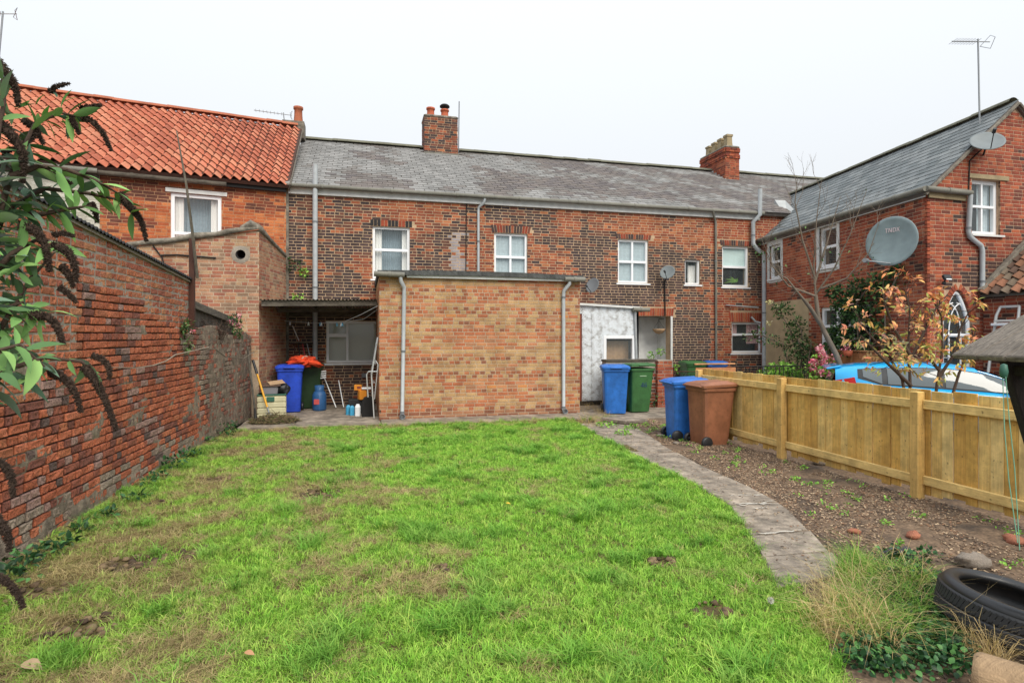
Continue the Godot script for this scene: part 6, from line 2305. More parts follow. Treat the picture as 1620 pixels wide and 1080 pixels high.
		for q in [[0.44, 0.74, 0.30], [0.83, 1.62, 0.1], [1.70, 2.76, 0.1]]:
			var gl := st_new()
			gl.set_smooth_group(0)
			var n := 6
			for i in n:
				var x0 := lerpf(q[0], q[1], float(i) / n)
				var x1 := lerpf(q[0], q[1], float(i + 1) / n)
				var lo0: float = lerpf(0.55, 0.12, clampf((x0 - 0.40) / 0.34, 0, 1)) if q[0] < 0.5 else 0.1
				var lo1: float = lerpf(0.55, 0.12, clampf((x1 - 0.40) / 0.34, 0, 1)) if q[0] < 0.5 else 0.1
				for k in 5:
					var f0 := k / 5.0
					var f1 := (k + 1) / 5.0
					var p := [side.call(x0, lerpf(lo0, 0.86, f0), s, 0.018), side.call(x1, lerpf(lo1, 0.86, f0), s, 0.018), side.call(x1, lerpf(lo1, 0.86, f1), s, 0.018), side.call(x0, lerpf(lo0, 0.86, f1), s, 0.018)]
					if s < 0:
						p.reverse()
					quad(gl, p[0], p[1], p[2], p[3])
			put(o, "side_window", done(gl), M.car_glass)
		var tl := st_new()
		hexa(tl, [Vector3(-0.03, 0.84, s * 0.62), Vector3(0.34, 0.95, s * 0.845), Vector3(0.34, 0.95, s * 0.80), Vector3(-0.03, 0.84, s * 0.5), Vector3(-0.03, 1.08, s * 0.62), Vector3(0.30, 1.17, s * 0.80), Vector3(0.30, 1.17, s * 0.74), Vector3(-0.03, 1.08, s * 0.5)])
		put(o, "tail_light", done(tl), M.red_lens)
		var mr := st_new()
		cbox(mr, Vector3(2.62, 1.0, s * 0.98), Vector3(0.12, 0.13, 0.2), 0.03)
		put(o, "mirror", done(mr), M.car_paint)
		put(o, "chrome_strip", tube_mesh([side.call(2.2, 0.97, s, 0.012), side.call(2.6, 0.97, s, 0.012), side.call(3.0, 0.9, s, 0.012)], 0.009, 5), M.chrome)
		var hl := st_new()
		cbox(hl, Vector3(4.12, 0.68, s * 0.62), Vector3(0.22, 0.13, 0.22), 0.03)
		put(o, "headlight", done(hl), M.chrome)
		for wx in [0.75, 3.4]:
			var wh := st_new()
			lathe(wh, [Vector2(0.0, -0.1), Vector2(0.27, -0.1), Vector2(0.31, -0.06), Vector2(0.31, 0.06), Vector2(0.27, 0.1), Vector2(0.2, 0.1), Vector2(0.19, 0.07), Vector2(0, 0.08)], 22, Transform3D(Basis(Vector3.RIGHT, s * PI / 2), Vector3(wx, 0.31, s * 0.79)))
			put(o, "wheel", done(wh), M.rubber_wall)
	put(o, "aerial", tube_mesh([Vector3(1.95, 1.46, 0), Vector3(1.75, 1.62, 0)], 0.004, 4), M.car_trim)

# ---------------------------------------------------------------- between the fence and the wing
func build_beyond_fence() -> void:
	var rl := thing("iron_railing", "black iron railing with a row of upright bars behind the timber fence", "railing", Vector3(9.3, -0.15, -11.5))
	for y in [1.02, 0.2]:
		wput(rl, "rail", tube_mesh([Vector3(8.0, y, -11.5), Vector3(10.62, y, -11.5)], 0.016, 6), M.iron)
	for i in 24:
		var x := 8.02 + i * 0.112
		wput(rl, "bar", tube_mesh([Vector3(x, -0.12, -11.5), Vector3(x, 1.0, -11.5)], 0.009, 5), M.iron)
	var bp := st_new()
	box(bp, Vector3(10.5, 0.45, -11.47), Vector3(0.26, 1.15, 0.03))
	wput(rl, "sheet", done(bp), M.dark)
	var pf := thing("panel_fence", "light brown larch panel fence behind the blue car", "fence", Vector3(10.5, -0.15, -10.4))
	var a := Vector3(10.64, 0, -11.5)
	var b := Vector3(10.46, 0, -9.35)
	var w := wall_frame(a, b, 1.25)
	for i in 9:
		var st := st_new()
		var v := 0.03 + i * 0.148
		hexa(st, [P(w, 0, v, 0.012), P(w, w.len, v, 0.012), P(w, w.len, v, 0.0), P(w, 0, v, 0.0), P(w, 0, v + 0.155, 0.004), P(w, w.len, v + 0.155, 0.004), P(w, w.len, v + 0.155, -0.004), P(w, 0, v + 0.155, -0.004)])
		wput(pf, "slat", done(st), M.panel)
	for u in [0.02, 0.72, 1.44, 2.1]:
		beam(pf, "batten", P(w, u, -0.12, 0.025), P(w, u, 1.36, 0.025), 0.045, 0.025, M.panel_rail, w.n)
	beam(pf, "cap", P(w, 0, 1.38, 0.01), P(w, w.len, 1.38, 0.01), 0.07, 0.03, M.panel_rail)
	for u in [0.0, w.len]:
		beam(pf, "post", P(w, u, -0.15, 0.03), P(w, u, 1.46, 0.03), 0.09, 0.09, M.fence_post)
	var p2 := thing("low_panel_fence", "low brown panel fence with a square post behind the far end of the timber fence", "fence", Vector3(7.1, -0.1, -10.9))
	for i in 6:
		var st := st_new()
		cbox(st, Vector3(7.2, 0.0 + i * 0.19, -10.9 + 0.004 * (i % 2)), Vector3(0.95, 0.185, 0.018), 0.003)
		wput(p2, "slat", done(st), M.panel)
	for q in [[7.70, 1.2, "fence_post"], [6.66, 1.16, "board_grey"]]:
		beam(p2, "post", Vector3(q[0], -0.12, -10.88), Vector3(q[0], q[1], -10.88), 0.1, 0.1, M[q[2]])
	beam(p2, "cap", Vector3(6.7, 1.12, -10.9), Vector3(7.66, 1.12, -10.9), 0.06, 0.03, M.panel_rail)

# ---------------------------------------------------------------- tyre, log, bird table
func build_foreground_right() -> void:
	var ty := thing("car_tyre", "worn black car tyre lying on its side in the long grass", "tyre", Vector3(3.57, 0.0, -2.55))
	ty.rotation = Vector3(0.14, 0.4, -0.10)
	var st := st_new()
	var prof := [Vector2(0.252, 0.035), Vector2(0.262, 0.012), Vector2(0.29, 0.0), Vector2(0.325, 0.012), Vector2(0.345, 0.04)]
	for k in 4:
		var y := 0.045 + k * 0.04
		prof.append_array([Vector2(0.352, y), Vector2(0.354, y + 0.03), Vector2(0.344, y + 0.032), Vector2(0.344, y + 0.038)])
	prof.append_array([Vector2(0.345, 0.205), Vector2(0.325, 0.232), Vector2(0.305, 0.240), Vector2(0.286, 0.240), Vector2(0.278, 0.233), Vector2(0.262, 0.23), Vector2(0.252, 0.212), Vector2(0.262, 0.195), Vector2(0.31, 0.17), Vector2(0.318, 0.12), Vector2(0.31, 0.07), Vector2(0.262, 0.05), Vector2(0.252, 0.035)])
	lathe(st, prof, 64)
	put(ty, "carcass", done(st), M.rubber_wall)
	var tr := st_new()
	for k in 170:
		var a := TAU * k / 170
		for y in [0.075, 0.155]:
			var b := Basis(Vector3.UP, a)
			box(tr, b * Vector3(0, y, 0.3525) + Vector3(0, 0.006 * (k % 2), 0), Vector3(0.0105, 0.064, 0.005), b * Basis(Vector3.BACK, 0.35 if y < 0.1 else -0.35))
	put(ty, "tread", done(tr), M.tread)
	var lb := st_new()
	cbox(lb, Vector3.ZERO, Vector3(0.05, 0.04, 0.004), 0.001)
	put(ty, "paper_label", done(lb), M.rubber, Transform3D(Basis(Vector3.UP, 0.5), Vector3(0.10, 0.11, -0.295)))
	# log
	var lg := st_new()
	var la := Vector3(2.808, 0.103, -2.155)
	var lz := la + Vector3(0.40, -0.02, 0.62)
	var ld := (lz - la).normalized()
	tube(lg, [la, la + ld * 0.012, la + ld * 0.03, la + ld * 0.3, la + ld * 0.6, lz], [0.085, 0.098, 0.103, 0.105, 0.104, 0.103], 22)
	single("timber_log", done(lg), M.log, "round bare pale brown timber log lying at the lower right corner", "log")
	# broken black plastic part
	var bp := thing("plastic_part", "broken black plastic car part lying in the grass by the path end", "plastic part", Vector3(3.82, 0, -3.53))
	var s1 := st_new()
	cbox(s1, Vector3(0.10, 0.085, 0), Vector3(0.12, 0.05, 0.05), 0.006, Basis(Vector3.BACK, 0.25))
	cbox(s1, Vector3(0.14, 0.05, 0.01), Vector3(0.02, 0.10, 0.04), 0.004)
	put(bp, "block", done(s1), M.black_plastic)
	put(bp, "arch", tube_mesh([Vector3(-0.17, 0.03, 0.05), Vector3(-0.08, 0.07, 0.0), Vector3(0.0, 0.08, -0.02), Vector3(0.05, 0.085, 0)], [0.022, 0.03, 0.034, 0.02], 8), M.black_plastic)
	put(bp, "hoop", tube_mesh([Vector3(-0.04, 0.07, 0), Vector3(-0.02, 0.115, 0), Vector3(0.03, 0.12, 0), Vector3(0.06, 0.085, 0)], 0.012, 8), M.black_plastic)
	# bird table at the right edge
	var bt := thing("bird_table", "weathered wooden bird table with a plank roof and dark splayed posts at the right edge", "bird table", Vector3(3.31, -0.02, -2.03), -0.25)
	for s in [-1, 1]:
		for i in 3:
			var r := st_new()
			cbox(r, Vector3.ZERO, Vector3(0.50, 0.032, 0.16), 0.006)
			put(bt, "roof_plank", done(r), M.table_roof, Transform3D(Basis(Vector3.FORWARD, -s * -0.5), Vector3(s * 0.215, 1.735, -0.16 + i * 0.165)))
		for z in [-0.18, 0.2]:
			var p := st_new()
			bar_between(p, Vector3(s * 0.19, 1.68, z), Vector3(0.28 if s < 0 else 0.22, 0.0, z * 0.6 + s * 0.03), 0.12, 0.05, Vector3.BACK)
			put(bt, "post", done(p), M.table_dark)
		var g := st_new()
		bar_between(g, Vector3(s * 0.17, 1.55, -0.2), Vector3(s * 0.17, 1.55, 0.22), 0.05, 0.05)
		put(bt, "rail", done(g), M.table_dark)
	var fl := st_new()
	cbox(fl, Vector3(0.1, 1.12, 0), Vector3(0.16, 0.03, 0.40), 0.005)
	put(bt, "tray", done(fl), M.table_dark)
	var hk := st_new()
	lathe(hk, [Vector2(0, -0.03), Vector2(0.012, -0.025), Vector2(0.016, 0), Vector2(0.012, 0.03), Vector2(0, 0.035)], 10, Transform3D(Basis(), Vector3(2.653, 1.549, -1.906) - Vector3(3.31, -0.02, -2.03)))
	var hook := put(self, "string_hook", done(hk), M.box_green)
	hook.position = Vector3(3.31, -0.02, -2.03)
	tag(hook, "dark green hook on the bird table post holding two strings", "hook")
	single("green_string", tube_mesh([Vector3(2.648, 1.527, -1.907), Vector3(2.614, 1.307, -1.875), Vector3(2.61, 1.099, -1.855), Vector3(2.624, 0.848, -1.831)], 0.0022, 4), M.twine, "thin green string hanging from the bird table, left one of the two", "string")
	single("green_string", tube_mesh([Vector3(2.64, 1.529, -1.889), Vector3(2.632, 1.36, -1.87), Vector3(2.633, 1.152, -1.849), Vector3(2.632, 0.817, -1.829)], 0.0022, 4), M.twine, "thin green string hanging from the bird table, right one of the two", "string")
	# broken brick and stone on the earth
	for q in [[Vector3(4.12, 0, -4.18), 0.055, "brick_bit", "small broken red brick lump on the woodchip near the path end"], [Vector3(4.51, 0, -3.96), 0.075, "brick_bit", "flat orange brick fragment on the woodchip between the black part and the fence"], [Vector3(5.2, 0, -3.66), 0.09, "brick_bit", "half brick on the woodchip under the green strings"], [Vector3(5.87, 0, -6.51), 0.10, "stone_bit", "pale grey stone at the foot of the fence near the middle post"], [Vector3(4.9, 0, -9.04), 0.06, "stone_bit", "pale stone on the earth left of the blue bin"], [Vector3(4.8, 0, -8.34), 0.05, "stone_bit", "small grey stone on the earth before the brown bin"], [Vector3(4.4, 0, -3.38), 0.12, "stone_bit", "flat grey stone behind the tyre"]]:
		var st3 := lump(Vector3(q[1], q[1] * 0.45, q[1] * 0.7), 20 + int(q[1] * 1000), 0.5, 12, 3.0)
		single("rubble_piece", st3, M[q[2]], q[3], "rubble", Transform3D(Basis(Vector3.UP, q[1] * 50), q[0] + Vector3(0, q[1] * 0.25, 0)), "loose brick and stone on the earth")

# ---------------------------------------------------------------- plants
func leaf_xf(p: Vector3, dir: Vector3, up: Vector3, l: float) -> Transform3D:
	var y := dir.normalized()
	var z := (up - y * up.dot(y)).normalized()
	var x := y.cross(z)
	return Transform3D(Basis(x, y, z) * l, p)

func rdir(up := 0.0) -> Vector3:
	var v := Vector3(rng.randf_range(-1, 1), rng.randf_range(-1, 1) + up, rng.randf_range(-1, 1))
	return v.normalized() if v.length() > 0.05 else Vector3.UP

func cloud(xfs: Array, tones: Array, c: Vector3, r: Vector3, n: int, size: float, ntones: int, droop := 0.0, bias := 0) -> void:
	for i in n:
		var d := rdir()
		var p := c + d * r * pow(rng.randf(), 0.45)
		var o := (d * 0.8 + rdir(0.2 - droop)).normalized()
		xfs.append(leaf_xf(p, o, rdir(1.2), size * rng.randf_range(0.65, 1.25)))
		tones.append(clampi(rng.randi() % ntones + (1 if rng.randf() < 0.2 else 0) * bias, 0, ntones - 1))

func leafage(parent: Node3D, key: String, meshes: Array, xfs: Array, tones: Array, limit: int, rest := "foliage") -> void:
	pieces(parent, "leaf", rest, meshes, xfs, tones, leaf_mats[key].pal, leaf_mats[key].mats, leaf_mats[key].many, limit)

func twig_tree(st: SurfaceTool, p: Vector3, d: Vector3, l: float, r: float, depth: int, tips: Array, spread := 0.5) -> void:
	var q := p + d * l * 0.5 + rdir() * l * 0.05
	var e := p + d * l + rdir() * l * 0.08
	tube(st, [p, q, e], [r, r * 0.82, r * 0.62], 5, false)
	tips.append(e)
	if depth <= 0:
		return
	for i in 2 + rng.randi() % 2:
		var nd := (d + rdir(0.25) * spread).normalized()
		twig_tree(st, e if i < 2 else q, nd, l * rng.randf_range(0.6, 0.85), r * 0.6, depth - 1, tips, spread)

func build_plants() -> void:
	leaf_set("dark", ["2f4a2a", "3b5a33", "27402a", "4a6a3a", "5c7a44"])
	leaf_set("ivy", ["2a4a2c", "355c34", "223d26", "447043", "5a8a4a"], 0.4)
	leaf_set("fresh", ["6fa03c", "86b84a", "5c8c34", "9cc95a"])
	leaf_set("autumn", ["d98f5c", "cf7a54", "dfb06c", "c4a056", "a3ac58", "d98468", "bcc068", "e3a070"])
	leaf_set("rose", ["39552f", "46653a", "2f4728", "5c7b47", "76905a"])
	leaf_set("pink", ["e79aa6", "f0b6ba", "d97a90", "f3cfc9", "dd6a84"])
	leaf_set("cream", ["e6dc9a", "efe9c0"])
	var oval := leaf_mesh(0.55, 0.25, 0.3, 3)
	var longl := leaf_mesh(0.34, 0.35, 0.35, 4)
	var ivy := leaf_mesh(0.9, 0.2, 0.2, 3)
	# bare young tree by the wing
	var tr := thing("bare_tree", "thin bare tree with few leaves standing before the wing wall", "tree", Vector3(9.8, -0.15, -10.306))
	var st := st_new()
	tube(st, [Vector3(9.823, 0.797, -10.197), Vector3(9.63, 1.328, -10.246), Vector3(9.411, 1.766, -10.301), Vector3(9.27, 2.085, -10.337), Vector3(9.218, 2.563, -10.35)], [0.06, 0.056, 0.05, 0.046, 0.038], 9)
	tube(st, [Vector3(9.308, 1.966, -10.328), Vector3(8.967, 2.275, -10.208), Vector3(8.755, 2.452, -10.159), Vector3(8.557, 2.6, -10.106)], [0.045, 0.04, 0.03, 0.02], 7)
	wput(tr, "trunk", done(st), M.bark)
	var tips := []
	var bs := st_new()
	var limbs := [[Vector3(9.218, 2.563, -10.35), Vector3(9.18, 3.188, -10.36), Vector3(9.156, 4.098, -10.263), Vector3(9.182, 4.928, -10.153)], [Vector3(9.231, 2.603, -10.347), Vector3(9.436, 3.098, -10.089), Vector3(9.591, 3.756, -9.843), Vector3(9.844, 4.656, -9.676)], [Vector3(9.205, 2.55, -10.354), Vector3(8.582, 2.754, -10.409), Vector3(8.195, 3.163, -10.404), Vector3(7.85, 3.864, -10.388)], [Vector3(9.205, 2.922, -10.354), Vector3(8.875, 3.703, -10.334), Vector3(8.651, 4.47, -10.288), Vector3(8.629, 4.966, -10.19)], [Vector3(9.258, 2.701, -10.237), Vector3(9.609, 2.892, -9.942), Vector3(9.881, 3.382, -9.666), Vector3(10.006, 4, -9.532)], [Vector3(9.193, 2.789, -10.357), Vector3(9.54, 3.735, -10.372), Vector3(9.8, 4.673, -10.306)], [Vector3(8.557, 2.6, -10.106), Vector3(8.275, 2.872, -10.074), Vector3(7.96, 2.963, -10.051)]]
	for l in limbs:
		var r := []
		for i in l.size():
			r.append(lerpf(0.024, 0.004, float(i) / (l.size() - 1)))
		tube(bs, l, r, 6)
		for i in range(1, l.size()):
			for k in 2:
				var p: Vector3 = l[i - 1].lerp(l[i], rng.randf())
				var d: Vector3 = ((l[i] - l[i - 1]).normalized() + rdir(0.3) * 0.7).normalized()
				twig_tree(bs, p, d, 0.34, 0.006, 2, tips, 0.55)
	wput(tr, "branches", done(bs), M.bark)
	var lx := []
	var lt := []
	for i in 130:
		var p: Vector3 = tips[rng.randi() % tips.size()]
		if p.y < 3.6 or rng.randf() < 0.12:
			lx.append(leaf_xf(p + rdir() * 0.05, rdir(-0.5), rdir(1), 0.07))
			lt.append(rng.randi() % 5)
	leafage(tr, "rose", [oval], lx, lt, 0)
	# red-leaved shrub in front of the car
	var rs := thing("red_shrub", "shrub with orange and red leaves in front of the blue car", "shrub", Vector3(6.428, -0.15, -5.487))
	var ss := st_new()
	var sx := []
	var tn := []
	var stems := [[Vector3(6.09, 0.84, -5.418), Vector3(6.071, 1.201, -5.475), Vector3(5.908, 1.494, -5.516), Vector3(5.673, 1.751, -5.576), Vector3(5.573, 1.935, -5.601)], [Vector3(6.119, 0.84, -5.411), Vector3(6.202, 1.271, -5.493), Vector3(6.233, 1.64, -5.537), Vector3(6.247, 2.013, -5.533), Vector3(6.19, 2.251, -5.548)], [Vector3(6.522, 0.821, -5.464), Vector3(6.613, 1.19, -5.492), Vector3(6.719, 1.564, -5.517), Vector3(6.704, 1.942, -5.52), Vector3(6.558, 2.229, -5.558)], [Vector3(6.681, 0.821, -5.423), Vector3(6.811, 1.268, -5.39), Vector3(6.934, 1.529, -5.359), Vector3(7.006, 1.789, -5.341)], [Vector3(6.171, 1.127, -5.449), Vector3(5.821, 1.389, -5.435), Vector3(5.547, 1.586, -5.401), Vector3(5.437, 1.714, -5.429)], [Vector3(6.209, 1.419, -5.491), Vector3(6.392, 1.715, -5.497), Vector3(6.536, 2.013, -5.46), Vector3(6.681, 2.199, -5.423)], [Vector3(6.613, 1.19, -5.492), Vector3(6.851, 1.488, -5.483), Vector3(6.924, 1.791, -5.465), Vector3(7.034, 2.017, -5.437)], [Vector3(6.157, 1.494, -5.453), Vector3(5.979, 1.788, -5.498), Vector3(5.872, 2.082, -5.525), Vector3(5.837, 2.265, -5.534)], [Vector3(6.627, 1.302, -5.488), Vector3(6.428, 1.491, -5.487), Vector3(6.32, 1.603, -5.515)]]
	for l in stems:
		var r := []
		for i in l.size():
			r.append(lerpf(0.020, 0.006, float(i) / (l.size() - 1)))
		tube(ss, l, r, 6)
		for i in range(l.size() / 2, l.size()):
			for k in 6:
				var p: Vector3 = l[i - 1].lerp(l[i], rng.randf()) if i > 0 else l[i]
				var d: Vector3 = rdir(0.5)
				var e := p + d * rng.randf_range(0.10, 0.26)
				tube(ss, [p, e], [0.005, 0.003], 4)
				var green := clampf(0.95 - (e.y - 1.3) * 0.75, 0.25, 0.9)
				for m in 10:
					sx.append(leaf_xf(e + rdir() * 0.04, (d + rdir(-0.45) * 1.1).normalized(), rdir(1.0), rng.randf_range(0.05, 0.09)))
					tn.append([3, 4, 6, 2][rng.randi() % 4] if rng.randf() < green else [0, 1, 2, 5, 7, 0][rng.randi() % 6])
	wput(rs, "stems", done(ss), M.bark_dark)
	leafage(rs, "autumn", [longl, leaf_mesh(0.38, 0.5, 0.4, 4), leaf_mesh(0.36, 0.2, 0.2, 4)], sx, tn, 300)
	# climbing rose on the rendered patch
	var rose := thing("climbing_rose", "dark leaved climbing rose with a few cream flowers on the rendered wall patch", "rose", Vector3(10.9, -0.15, -13.9))
	var rx := []
	var rt := []
	var rst := st_new()
	for l in [[Vector3(10.643, -0.026, -12.568), Vector3(10.787, 1.084, -12.738), Vector3(10.739, 1.897, -12.956), Vector3(10.659, 2.403, -13.286), Vector3(10.684, 2.621, -13.59)], [Vector3(10.705, -0.026, -12.553), Vector3(10.798, 1.252, -12.529), Vector3(10.808, 1.893, -12.629), Vector3(10.692, 2.137, -12.762)], [Vector3(10.652, -0.038, -12.669), Vector3(10.637, 0.917, -12.879), Vector3(10.58, 1.487, -12.997), Vector3(10.287, 1.734, -13.484), Vector3(9.942, 1.717, -13.675)], [Vector3(10.621, -0.003, -12.367), Vector3(10.7, 1.105, -12.244), Vector3(10.761, 1.575, -12.229)], [Vector3(10.602, 0.621, -12.476), Vector3(10.694, 1.256, -12.452), Vector3(10.643, 1.652, -12.568)]]:
		tube(rst, l, 0.014, 5)
		for i in range(1, l.size()):
			for k in 3:
				var c: Vector3 = l[i - 1].lerp(l[i], rng.randf())
				cloud(rx, rt, c, Vector3(0.2, 0.22, 0.15), 22, 0.085, 5)
	for c in [Vector3(10.677, 1.894, -12.766), Vector3(10.736, 1.572, -12.545), Vector3(10.771, 1.335, -12.433), Vector3(10.637, 1.488, -12.879), Vector3(10.643, 1.173, -12.568), Vector3(10.714, 2.394, -13.066)]:
		cloud(rx, rt, c, Vector3(0.24, 0.24, 0.18), 60, 0.09, 5)
	wput(rose, "stems", done(rst), M.bark)
	leafage(rose, "rose", [oval], rx, rt, 0)
	var fx := []
	var ft := []
	for c in [Vector3(10.6, 2.633, -13.508), Vector3(10.679, 2.525, -13.384), Vector3(10.567, 2.056, -13.516), Vector3(10.534, 2.616, -13.524)]:
		cloud(fx, ft, c, Vector3(0.05, 0.045, 0.05), 22, 0.06, 2)
	leafage(rose, "cream", [oval], fx, ft, 0, "blossom")
	# creeper over the wing wall and its door
	var cr := thing("wall_creeper", "dark green creeper spreading over the wing wall above the white door", "creeper", Vector3(10.8, 0.0, -11.6))
	var cx := []
	var ct := []
	for q in [[Vector3(10.57, 2.58, -10.94), 0.35], [Vector3(10.68, 2.78, -10.7), 0.35], [Vector3(10.68, 2.84, -10.29), 0.3], [Vector3(10.75, 2.92, -9.96), 0.25], [Vector3(10.77, 3.1, -9.75), 0.15], [Vector3(10.71, 2.3, -10.9), 0.4], [Vector3(10.66, 2.02, -11.12), 0.35], [Vector3(10.63, 1.73, -11.33), 0.3], [Vector3(10.71, 1.73, -10.9), 0.35], [Vector3(10.73, 2.15, -10.58), 0.4], [Vector3(10.81, 2.41, -10.25), 0.35], [Vector3(10.58, 1.47, -11.35), 0.25], [Vector3(10.64, 1.41, -10.92), 0.3], [Vector3(10.79, 1.86, -10.16), 0.35], [Vector3(10.45, 2.74, -11.17), 0.2], [Vector3(10.87, 2.8, -9.62), 0.12], [Vector3(11.01, 2.87, -9.38), 0.08], [Vector3(10.72, 1.52, -10.49), 0.3], [Vector3(10.97, 1.59, -10.01), 0.3], [Vector3(10.59, 2.45, -11.14), 0.25]]:
		cloud(cx, ct, q[0], Vector3(q[1], q[1] * 0.75, 0.16), int(150 * q[1] / 0.3), 0.10, 5)
	leafage(cr, "dark", [oval], cx, ct, 0)
	var cs := st_new()
	for l in [[Vector3(10.734, 1.325, -10.069), Vector3(10.622, 2.391, -9.994), Vector3(10.677, 3.087, -9.671)], [Vector3(10.682, 1.167, -10.701), Vector3(10.614, 2.43, -10.719), Vector3(10.598, 2.942, -10.207)]]:
		tube(cs, l, 0.018, 5)
	wput(cr, "stems", done(cs), M.bark)
	# pink flowers by the railing
	var hy := thing("pink_hydrangea", "pink flowering hydrangea beside the black railing", "hydrangea", Vector3(10.017, -0.15, -11.076))
	var hx2 := []
	var ht := []
	var gx := []
	var gt := []
	for q in [[Vector3(9.69, 1.14, -10.95)], [Vector3(9.8, 1.24, -10.93)], [Vector3(9.93, 1.31, -10.89)], [Vector3(9.7, 1.01, -10.95)], [Vector3(10, 1.17, -10.87)], [Vector3(10.11, 1.25, -10.85)], [Vector3(10.03, 1, -10.87)], [Vector3(9.91, 1.07, -10.9)], [Vector3(10.08, 1.05, -10.85)], [Vector3(9.97, 1.42, -10.88)], [Vector3(9.81, 0.89, -10.92)], [Vector3(10.04, 0.84, -10.86)]]:
		var c: Vector3 = q[0] + Vector3(0, 0, rng.randf_range(-0.2, 0.2))
		cloud(hx2, ht, c, Vector3(0.085, 0.075, 0.085), 46, 0.06, 5)
		cloud(gx, gt, c - Vector3(0, 0.15, 0.05), Vector3(0.2, 0.16, 0.15), 22, 0.09, 4)
	leafage(hy, "fresh", [oval], gx, gt, 0)
	leafage(hy, "pink", [leaf_mesh(0.9, 0.2, 0.1, 3)], hx2, ht, 0, "blossom")
	var pot := thing("potted_flowers", "small pot of red flowers on the panel fence top", "flower pot", Vector3(10.357, 1.366, -10.681))
	var px := []
	var pt := []
	cloud(px, pt, Vector3(pot.position) + Vector3(0, 0.08, 0), Vector3(0.14, 0.08, 0.1), 50, 0.06, 5)
	leafage(pot, "pink", [oval], px, pt, 0, "blossom")
	var pst := st_new()
	lathe(pst, [Vector2(0, -0.1), Vector2(0.08, -0.1), Vector2(0.1, 0.02), Vector2(0, 0.02)], 12)
	put(pot, "pot", done(pst), M.terracotta)
	# light green hedge plant behind the railing
	var hg := thing("light_green_bush", "low bright green bush behind the black railing", "bush", Vector3(9.2, -0.15, -12.0))
	var bx := []
	var bt := []
	for q in [[Vector3(9.27, 0.8, -11.99)], [Vector3(9.47, 0.89, -11.94)], [Vector3(9.68, 0.92, -11.89)], [Vector3(9.85, 0.86, -11.84)], [Vector3(9.36, 0.68, -11.97)], [Vector3(9.62, 0.68, -11.9)], [Vector3(9.94, 0.71, -11.82)]]:
		cloud(bx, bt, q[0], Vector3(0.24, 0.2, 0.2), 110, 0.085, 4)
	leafage(hg, "fresh", [oval], bx, bt, 0)
	# small plants at the low wall and passage
	for q in [[Vector3(7.11, 1.33, -13.05), 0.1, "fresh", "small bright green plant on top of the brick pier"], [Vector3(6.95, 1.23, -13.3), 0.09, "fresh", "small pale green plant on the low rendered wall"], [Vector3(7.27, 0.92, -12.81), 0.14, "fresh", "yellow green climber beside the iron gate"], [Vector3(6.72, 0.2, -12.63), 0.16, "dark", "dark leafy weed growing at the foot of the brick pier"], [Vector3(-1.62, 3.46, -15.06), 0.2, "dark", "tuft of green growing from the terrace wall by the orange house"], [Vector3(-1.42, 3.26, -15.11), 0.1, "fresh", "small fern growing from the terrace wall above the canopy"], [Vector3(-1.48, 2.57, -14.41), 0.16, "fresh", "yellow green moss tuft on the left end of the canopy roof"]]:
		var o := thing("wall_plant", q[3], "plant", q[0] - Vector3(0, 0.09, 0))
		var x := []
		var t := []
		cloud(x, t, q[0], Vector3(q[1] * 1.2, q[1], q[1]), int(420 * q[1]), 0.07, 4)
		leafage(o, q[2], [oval], x, t, 0)
	for q in [[1163, 438, 17.0, "spider plant on the sill inside the upper right terrace window"]]:
		var o := thing("house_plant", q[3], "plant", Vector3(10.84, 3.28, -15.43))
		var x := []
		var t := []
		for i in 26:
			x.append(leaf_xf(Vector3(10.84, 3.32, -15.43), Vector3(rng.randf_range(-1, 1), rng.randf_range(0.2, 1.0), rng.randf_range(-0.4, 0.4)), Vector3(0, 0.4, 1), rng.randf_range(0.18, 0.3)))
			t.append(rng.randi() % 4)
		leafage(o, "fresh", [leaf_mesh(0.13, 0.8, 0.2, 4)], x, t, 0)
	# valerian and dead stems on the garden wall
	for q in [[Vector3(-2.43, 1.69, -9.08), "green plant with a few pink flowers growing out of the high garden wall"], [Vector3(-2.34, 1.84, -11.89), "pink flowering plant on top of the low garden wall by the grey post"]]:
		var upper: bool = q[0].z > -10.0
		var o := thing("wall_flower", q[1], "plant", q[0] - Vector3(0, 0.1, 0))
		var x := []
		var t := []
		var fx2 := []
		var ft2 := []
		for k in 7:
			var c: Vector3 = q[0] + Vector3(rng.randf_range(-0.09, 0.09), rng.randf_range(-0.14, 0.22), rng.randf_range(-0.05, 0.05))
			cloud(x, t, c, Vector3(0.06, 0.09, 0.06), 24, 0.075, 5)
		if not upper:
			for p in [[Vector3(-2.4, 1.96, -11.91)], [Vector3(-2.32, 1.92, -11.88)], [Vector3(-2.26, 1.9, -11.87)], [Vector3(-2.27, 2.08, -11.87)]]:
				cloud(fx2, ft2, p[0], Vector3(0.05, 0.05, 0.05), 40, 0.035, 5)
		else:
			cloud(fx2, ft2, Vector3(-2.33, 1.77, -9.05), Vector3(0.02, 0.03, 0.02), 16, 0.03, 5)
		leafage(o, "rose" if upper else "dark", [longl], x, t, 0)
		leafage(o, "pink", [oval], fx2, ft2, 0, "blossom")
	var ds := st_new()
	for k in 46:
		var p := Vector3(-2.58, 1.72, -10.56).lerp(Vector3(-2.29, 1.72, -11), rng.randf()) + Vector3(0, rng.randf() * 0.2 - 0.05, 0)
		tube(ds, [p, p + rdir(0.3) * 0.15, p + rdir(0.1) * 0.28], [0.006, 0.005, 0.002], 4, false)
	single("dead_stems", done(ds), M.bark_dark, "tangle of dead brown stems on the low garden wall", "dead plant")
